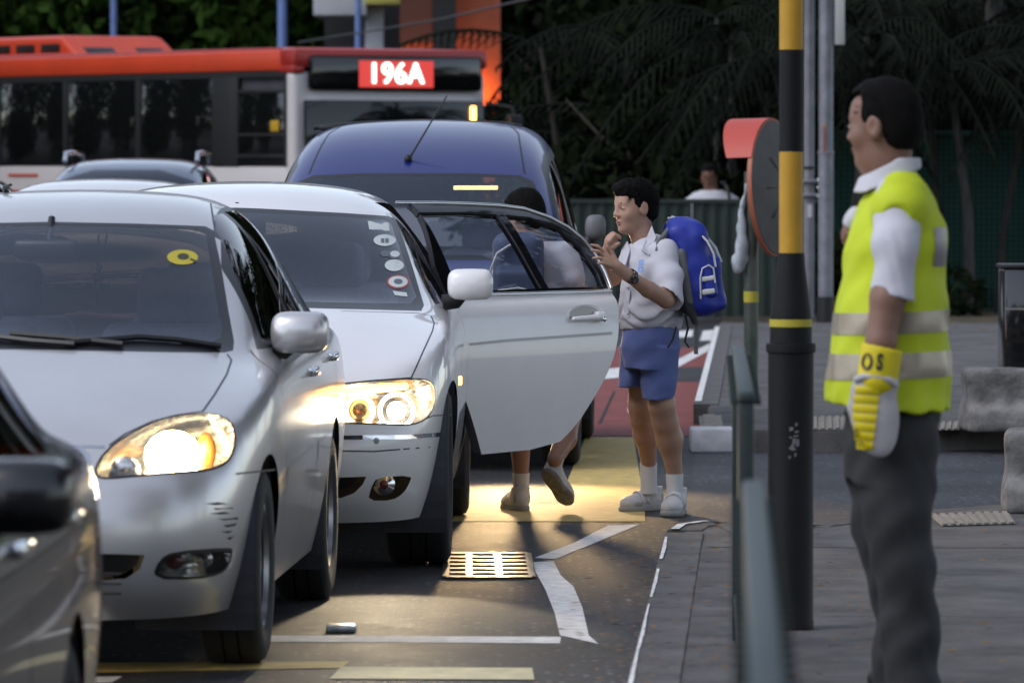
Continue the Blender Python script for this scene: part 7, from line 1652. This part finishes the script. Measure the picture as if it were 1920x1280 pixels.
    TR.warp(folds(.0065, 41)); TR.warp(lambda x, y, z: .005 * (1 - np.abs(np.sin(14 * z + 22 * x + 9 * y)))); TR.obj('trousers', mat('charcoal_trousers', (.030, .030, .032), .85, var=.15, scale=6, bump=.2, bscale=250), t, 2)
    for hx, dy in ((1722, -.05), (1705, .12)): shoe('shoe', L(hx, 0, dy) * np.array((1, 1, 0)), (L(hx, 0, dy) + np.array((-.06, .24, 0))) * np.array((1, 1, 0)), 1, t, MT['black'], straps=False, sole_m=MT['black'])
    # padded glove
    GY = mat('glove_yellow', (.70, .56, .005), .55, var=.1, scale=8); GW = mat('glove_white', (.48, .45, .46), .85, var=.12, scale=12)
    g = Field((-.2, -.36, .55), (.1, -.12, 1.0), .0045); g.chain([L(1655, 648, -.237), L(1645, 712, -.24)], [.056, .054], .01); g.clip(lambda x, y, z: z - (Zp(646) - (x - X(1655)) * .22)); g.cap(L(1658, 625, -.236), L(1654, 655, -.237), .047, .046, .002, 's')
    cuff = g.obj('glove_cuff', GY, t, 1)
    g = Field((-.2, -.36, .50), (.1, -.12, .95), .0045); a = R(-10); MM = np.array([[math.cos(a), 0, math.sin(a)], [0, 1, 0], [-math.sin(a), 0, math.cos(a)]])
    g.ell(L(1640, 775, -.245), (.064, .034, .118), MM, .02); g.ell(L(1646, 718, -.242), (.056, .04, .035), MM, .03); g.chain([L(1612, 738, -.225), L(1604, 765, -.22), L(1606, 792, -.22)], [.022, .02, .016], .012); g.warp(folds(.002, 5)); mitt = g.obj('glove', GW, t, 2)
    bv = BVHTree.FromPolygons([v.co.copy() for v in mitt.data.vertices], [tuple(p.vertices) for p in mitt.data.polygons])
    bc = BVHTree.FromPolygons([v.co.copy() for v in cuff.data.vertices], [tuple(p.vertices) for p in cuff.data.polygons])
    def on(bv_, px, py, off): o = Vector(L(px, py, -1)); d = (Vector(L(px, py, 1)) - o).normalized(); h = bv_.ray_cast(o, d); return h[0] - d * off if h[0] is not None else Vector(L(px, py, -.275))
    for i in range(7):
        y0 = 722 + i * 17.2; y1 = y0 + 16.2; xl = 1603 - 6 * math.sin(i / 6 * 3.1) + i * .4; xr = 1650 - i * 2.2; bm = bmesh.new(); rows = []
        for k in range(5):
            yy = y0 + (y1 - y0) * k / 4; bulge = .0028 * math.sin(math.pi * k / 4) + .001; rows.append([bm.verts.new(on(bv, xl + (xr - xl) * j / 6, yy + 3 * j / 6, bulge)) for j in range(7)])
        for k in range(4):
            for j in range(6): bm.faces.new((rows[k][j], rows[k][j + 1], rows[k + 1][j + 1], rows[k + 1][j]))
        from_bm('glove_pad', bm, GY, mitt, smooth=True)
    tube('wrist_trim', [on(bv, px, py, .006) for px, py in ((1604, 712), (1620, 706), (1645, 706), (1668, 712), (1680, 722))], .010, GW, mitt, 8)
    for ch, px in (('O', 1624), ('S', 1648)):
        cu = bpy.data.curves.new('n', 'FONT'); cu.body = ch; cu.size = .062; cu.extrude = .0006; cu.offset = .003; cu.align_x = 'CENTER'; to = bpy.data.objects.new('n', cu); COL.objects.link(to); bpy.context.view_layer.update()
        me = bpy.data.meshes.new_from_object(to.evaluated_get(bpy.context.evaluated_depsgraph_get())); bpy.data.objects.remove(to)
        p = on(bc, px, 697, .0); 
        for v in me.vertices:
            q = Vector(L(px + v.co.x * .62 * 660 - v.co.y * 55, 694 - v.co.y * 660 - v.co.x * -60, 0)); oo = L(px, 694); 
            sx, sy = px + v.co.x * .62 * 660 + v.co.y * 70, 692 - v.co.y * 660 + v.co.x * 60; h = on(bc, sx, sy, .002 + v.co.z); v.co = h
        link('letter', me, mat('ink_%s' % ch, (.012, .012, .012), .6), cuff)
    # white cloth in the other hand
    k = Field((-.25, -.1, 1.15), (.05, .25, 1.5), .005); k.ell(L(1604, 408, .06), (.022, .03, .03), None, .02); k.ell(L(1596, 418, .07), (.02, .025, .022), None, .02); k.warp(folds(.003, 6)); o = k.obj('cloth', SHW, None, 1, O); tag(o, 'small crumpled white cloth held at the chest by the crossing guard', 'cloth')
guard()
# ---- man behind the hoarding
def far_man():
    D0 = 57.0; O = at(1335, 297, D0); O.z = 0
    t = empty('person', O, 0, 'man in a white shirt with a dark shoulder strap behind the green hoarding', 'person')
    def L(px, py, dy=0.0): return np.array(at(px, py, D0 + dy) - O)
    hc = L(1329, 332); M = rot_from((-.15, -.95, -.35)); s = 1.0
    F = Field((-.36, -.25, 0), (.36, .25, 1.56), .010); P = head(F, hc, M, s); F.chain([hc + np.array((.02, .03, -.05)), L(1335, 362)], [.06, .07], .03); tower(F, [(.72, 0, 0, .14, .1), (1.0, 0, 0, .15, .11), (1.2, 0, 0, .17, .1)], .03)
    for sg in (1, -1):
        F.chain([(sg * .19, 0, 1.16), (sg * .24, -.02, .90), (sg * .22, -.12, .68)], [.05, .042, .03], .02); F.chain([(sg * .09, 0, .75), (sg * .09, 0, .40), (sg * .1, .02, .06)], [.085, .055, .04], .02); hand(F, (sg * .22, -.12, .68), [(sg * .22, -.13 - .012 * i, .62) for i in range(4)], [((sg * .22, -.13 - .012 * i, .59), (sg * .21, -.13 - .012 * i, .56)) for i in range(4)], ((sg * .2, -.15, .65), (sg * .19, -.16, .62)), .010, .034)
    b = F.obj('body', mat('skin_man', (.20, .10, .065), .5), t, 2); face(P, M, s, b); hair(b, hc, M, s, 'man', .006)
    G = Field((-.36, -.25, .66), (.36, .25, 1.40), .010); tower(G, [(.70, 0, 0, .19, .13), (1.0, 0, 0, .20, .14), (1.17, 0, 0, .235, .125), (1.27, 0, .01, .12, .09)], .02); [G.chain([(sg * .16, 0, 1.19), (sg * .225, 0, 1.12), (sg * .25, -.02, .92)], [.06, .07, .065], .03) for sg in (1, -1)]; G.warp(folds(.004, 3)); sh = G.obj('shirt', SHW, t, 2)
    T_ = Field((-.3, -.2, .02), (.3, .2, .8), .012); [T_.chain([(sg * .09, 0, .72), (sg * .09, 0, .40), (sg * .1, .02, .06)], [.12, .09, .08], .03) for sg in (1, -1)]; T_.obj('trousers', mat('dark_trousers', (.03, .03, .035), .8), t, 2)
    for sg in (1, -1): shoe('shoe', (sg * .1, .08, 0), (sg * .12, -.18, 0), 1, t, MT['black'], straps=False, h=.008)
    tube('shoulder_strap', [L(*q) for q in ((1352, 343, .10), (1358, 343, .0), (1363, 352, -.115), (1368, 372, -.145), (1375, 400, -.155), (1378, 450, -.15))], .018, MT['black'], t, 8)
far_man()
# ------------------------------------------------------------------ pieces that can be picked apart become parts of their own
def split_loose(o):
    me = o.data; n = len(me.vertices)
    if n == 0: return
    par = list(range(n))
    def find(i):
        while par[i] != i: par[i] = par[par[i]]; i = par[i]
        return i
    for e in me.edges:
        a, b = find(e.vertices[0]), find(e.vertices[1])
        if a != b: par[a] = b
    groups = {}
    for p in me.polygons: groups.setdefault(find(p.vertices[0]), []).append(p)
    if len(groups) < 2 or len(groups) > 40: return
    for ps in groups.values():
        vi = sorted({v for p in ps for v in p.vertices}); mp = {v: i for i, v in enumerate(vi)}
        m2 = bpy.data.meshes.new(o.name); m2.from_pydata([me.vertices[v].co[:] for v in vi], [], [[mp[v] for v in p.vertices] for p in ps]); m2.update()
        m2.polygons.foreach_set('use_smooth', [p.use_smooth for p in ps])
        for m in me.materials: m2.materials.append(m)
        c = bpy.data.objects.new(o.name.split('.')[0], m2); COL.objects.link(c); c.parent = o.parent; c.location = o.location; c.rotation_euler = o.rotation_euler; c.scale = o.scale
        for k in o.keys(): c[k] = o[k]
    bpy.data.objects.remove(o)
SPLIT = {'wheel_arch', 'headlamp_rim', 'fog_rim', 'body_moulding', 'inner_lining', 'clamp', 'bolt', 'grille_bar', 'grille_slat', 'roof_groove', 'back_rib', 'grille_chrome', 'bumper_chrome', 'underbody', 'panel_gap', 'window_frame'}
for o in [o for o in bpy.data.objects if o.type == 'MESH' and o.name.split('.')[0] in SPLIT and not o.children and o.data.users == 1]: split_loose(o)
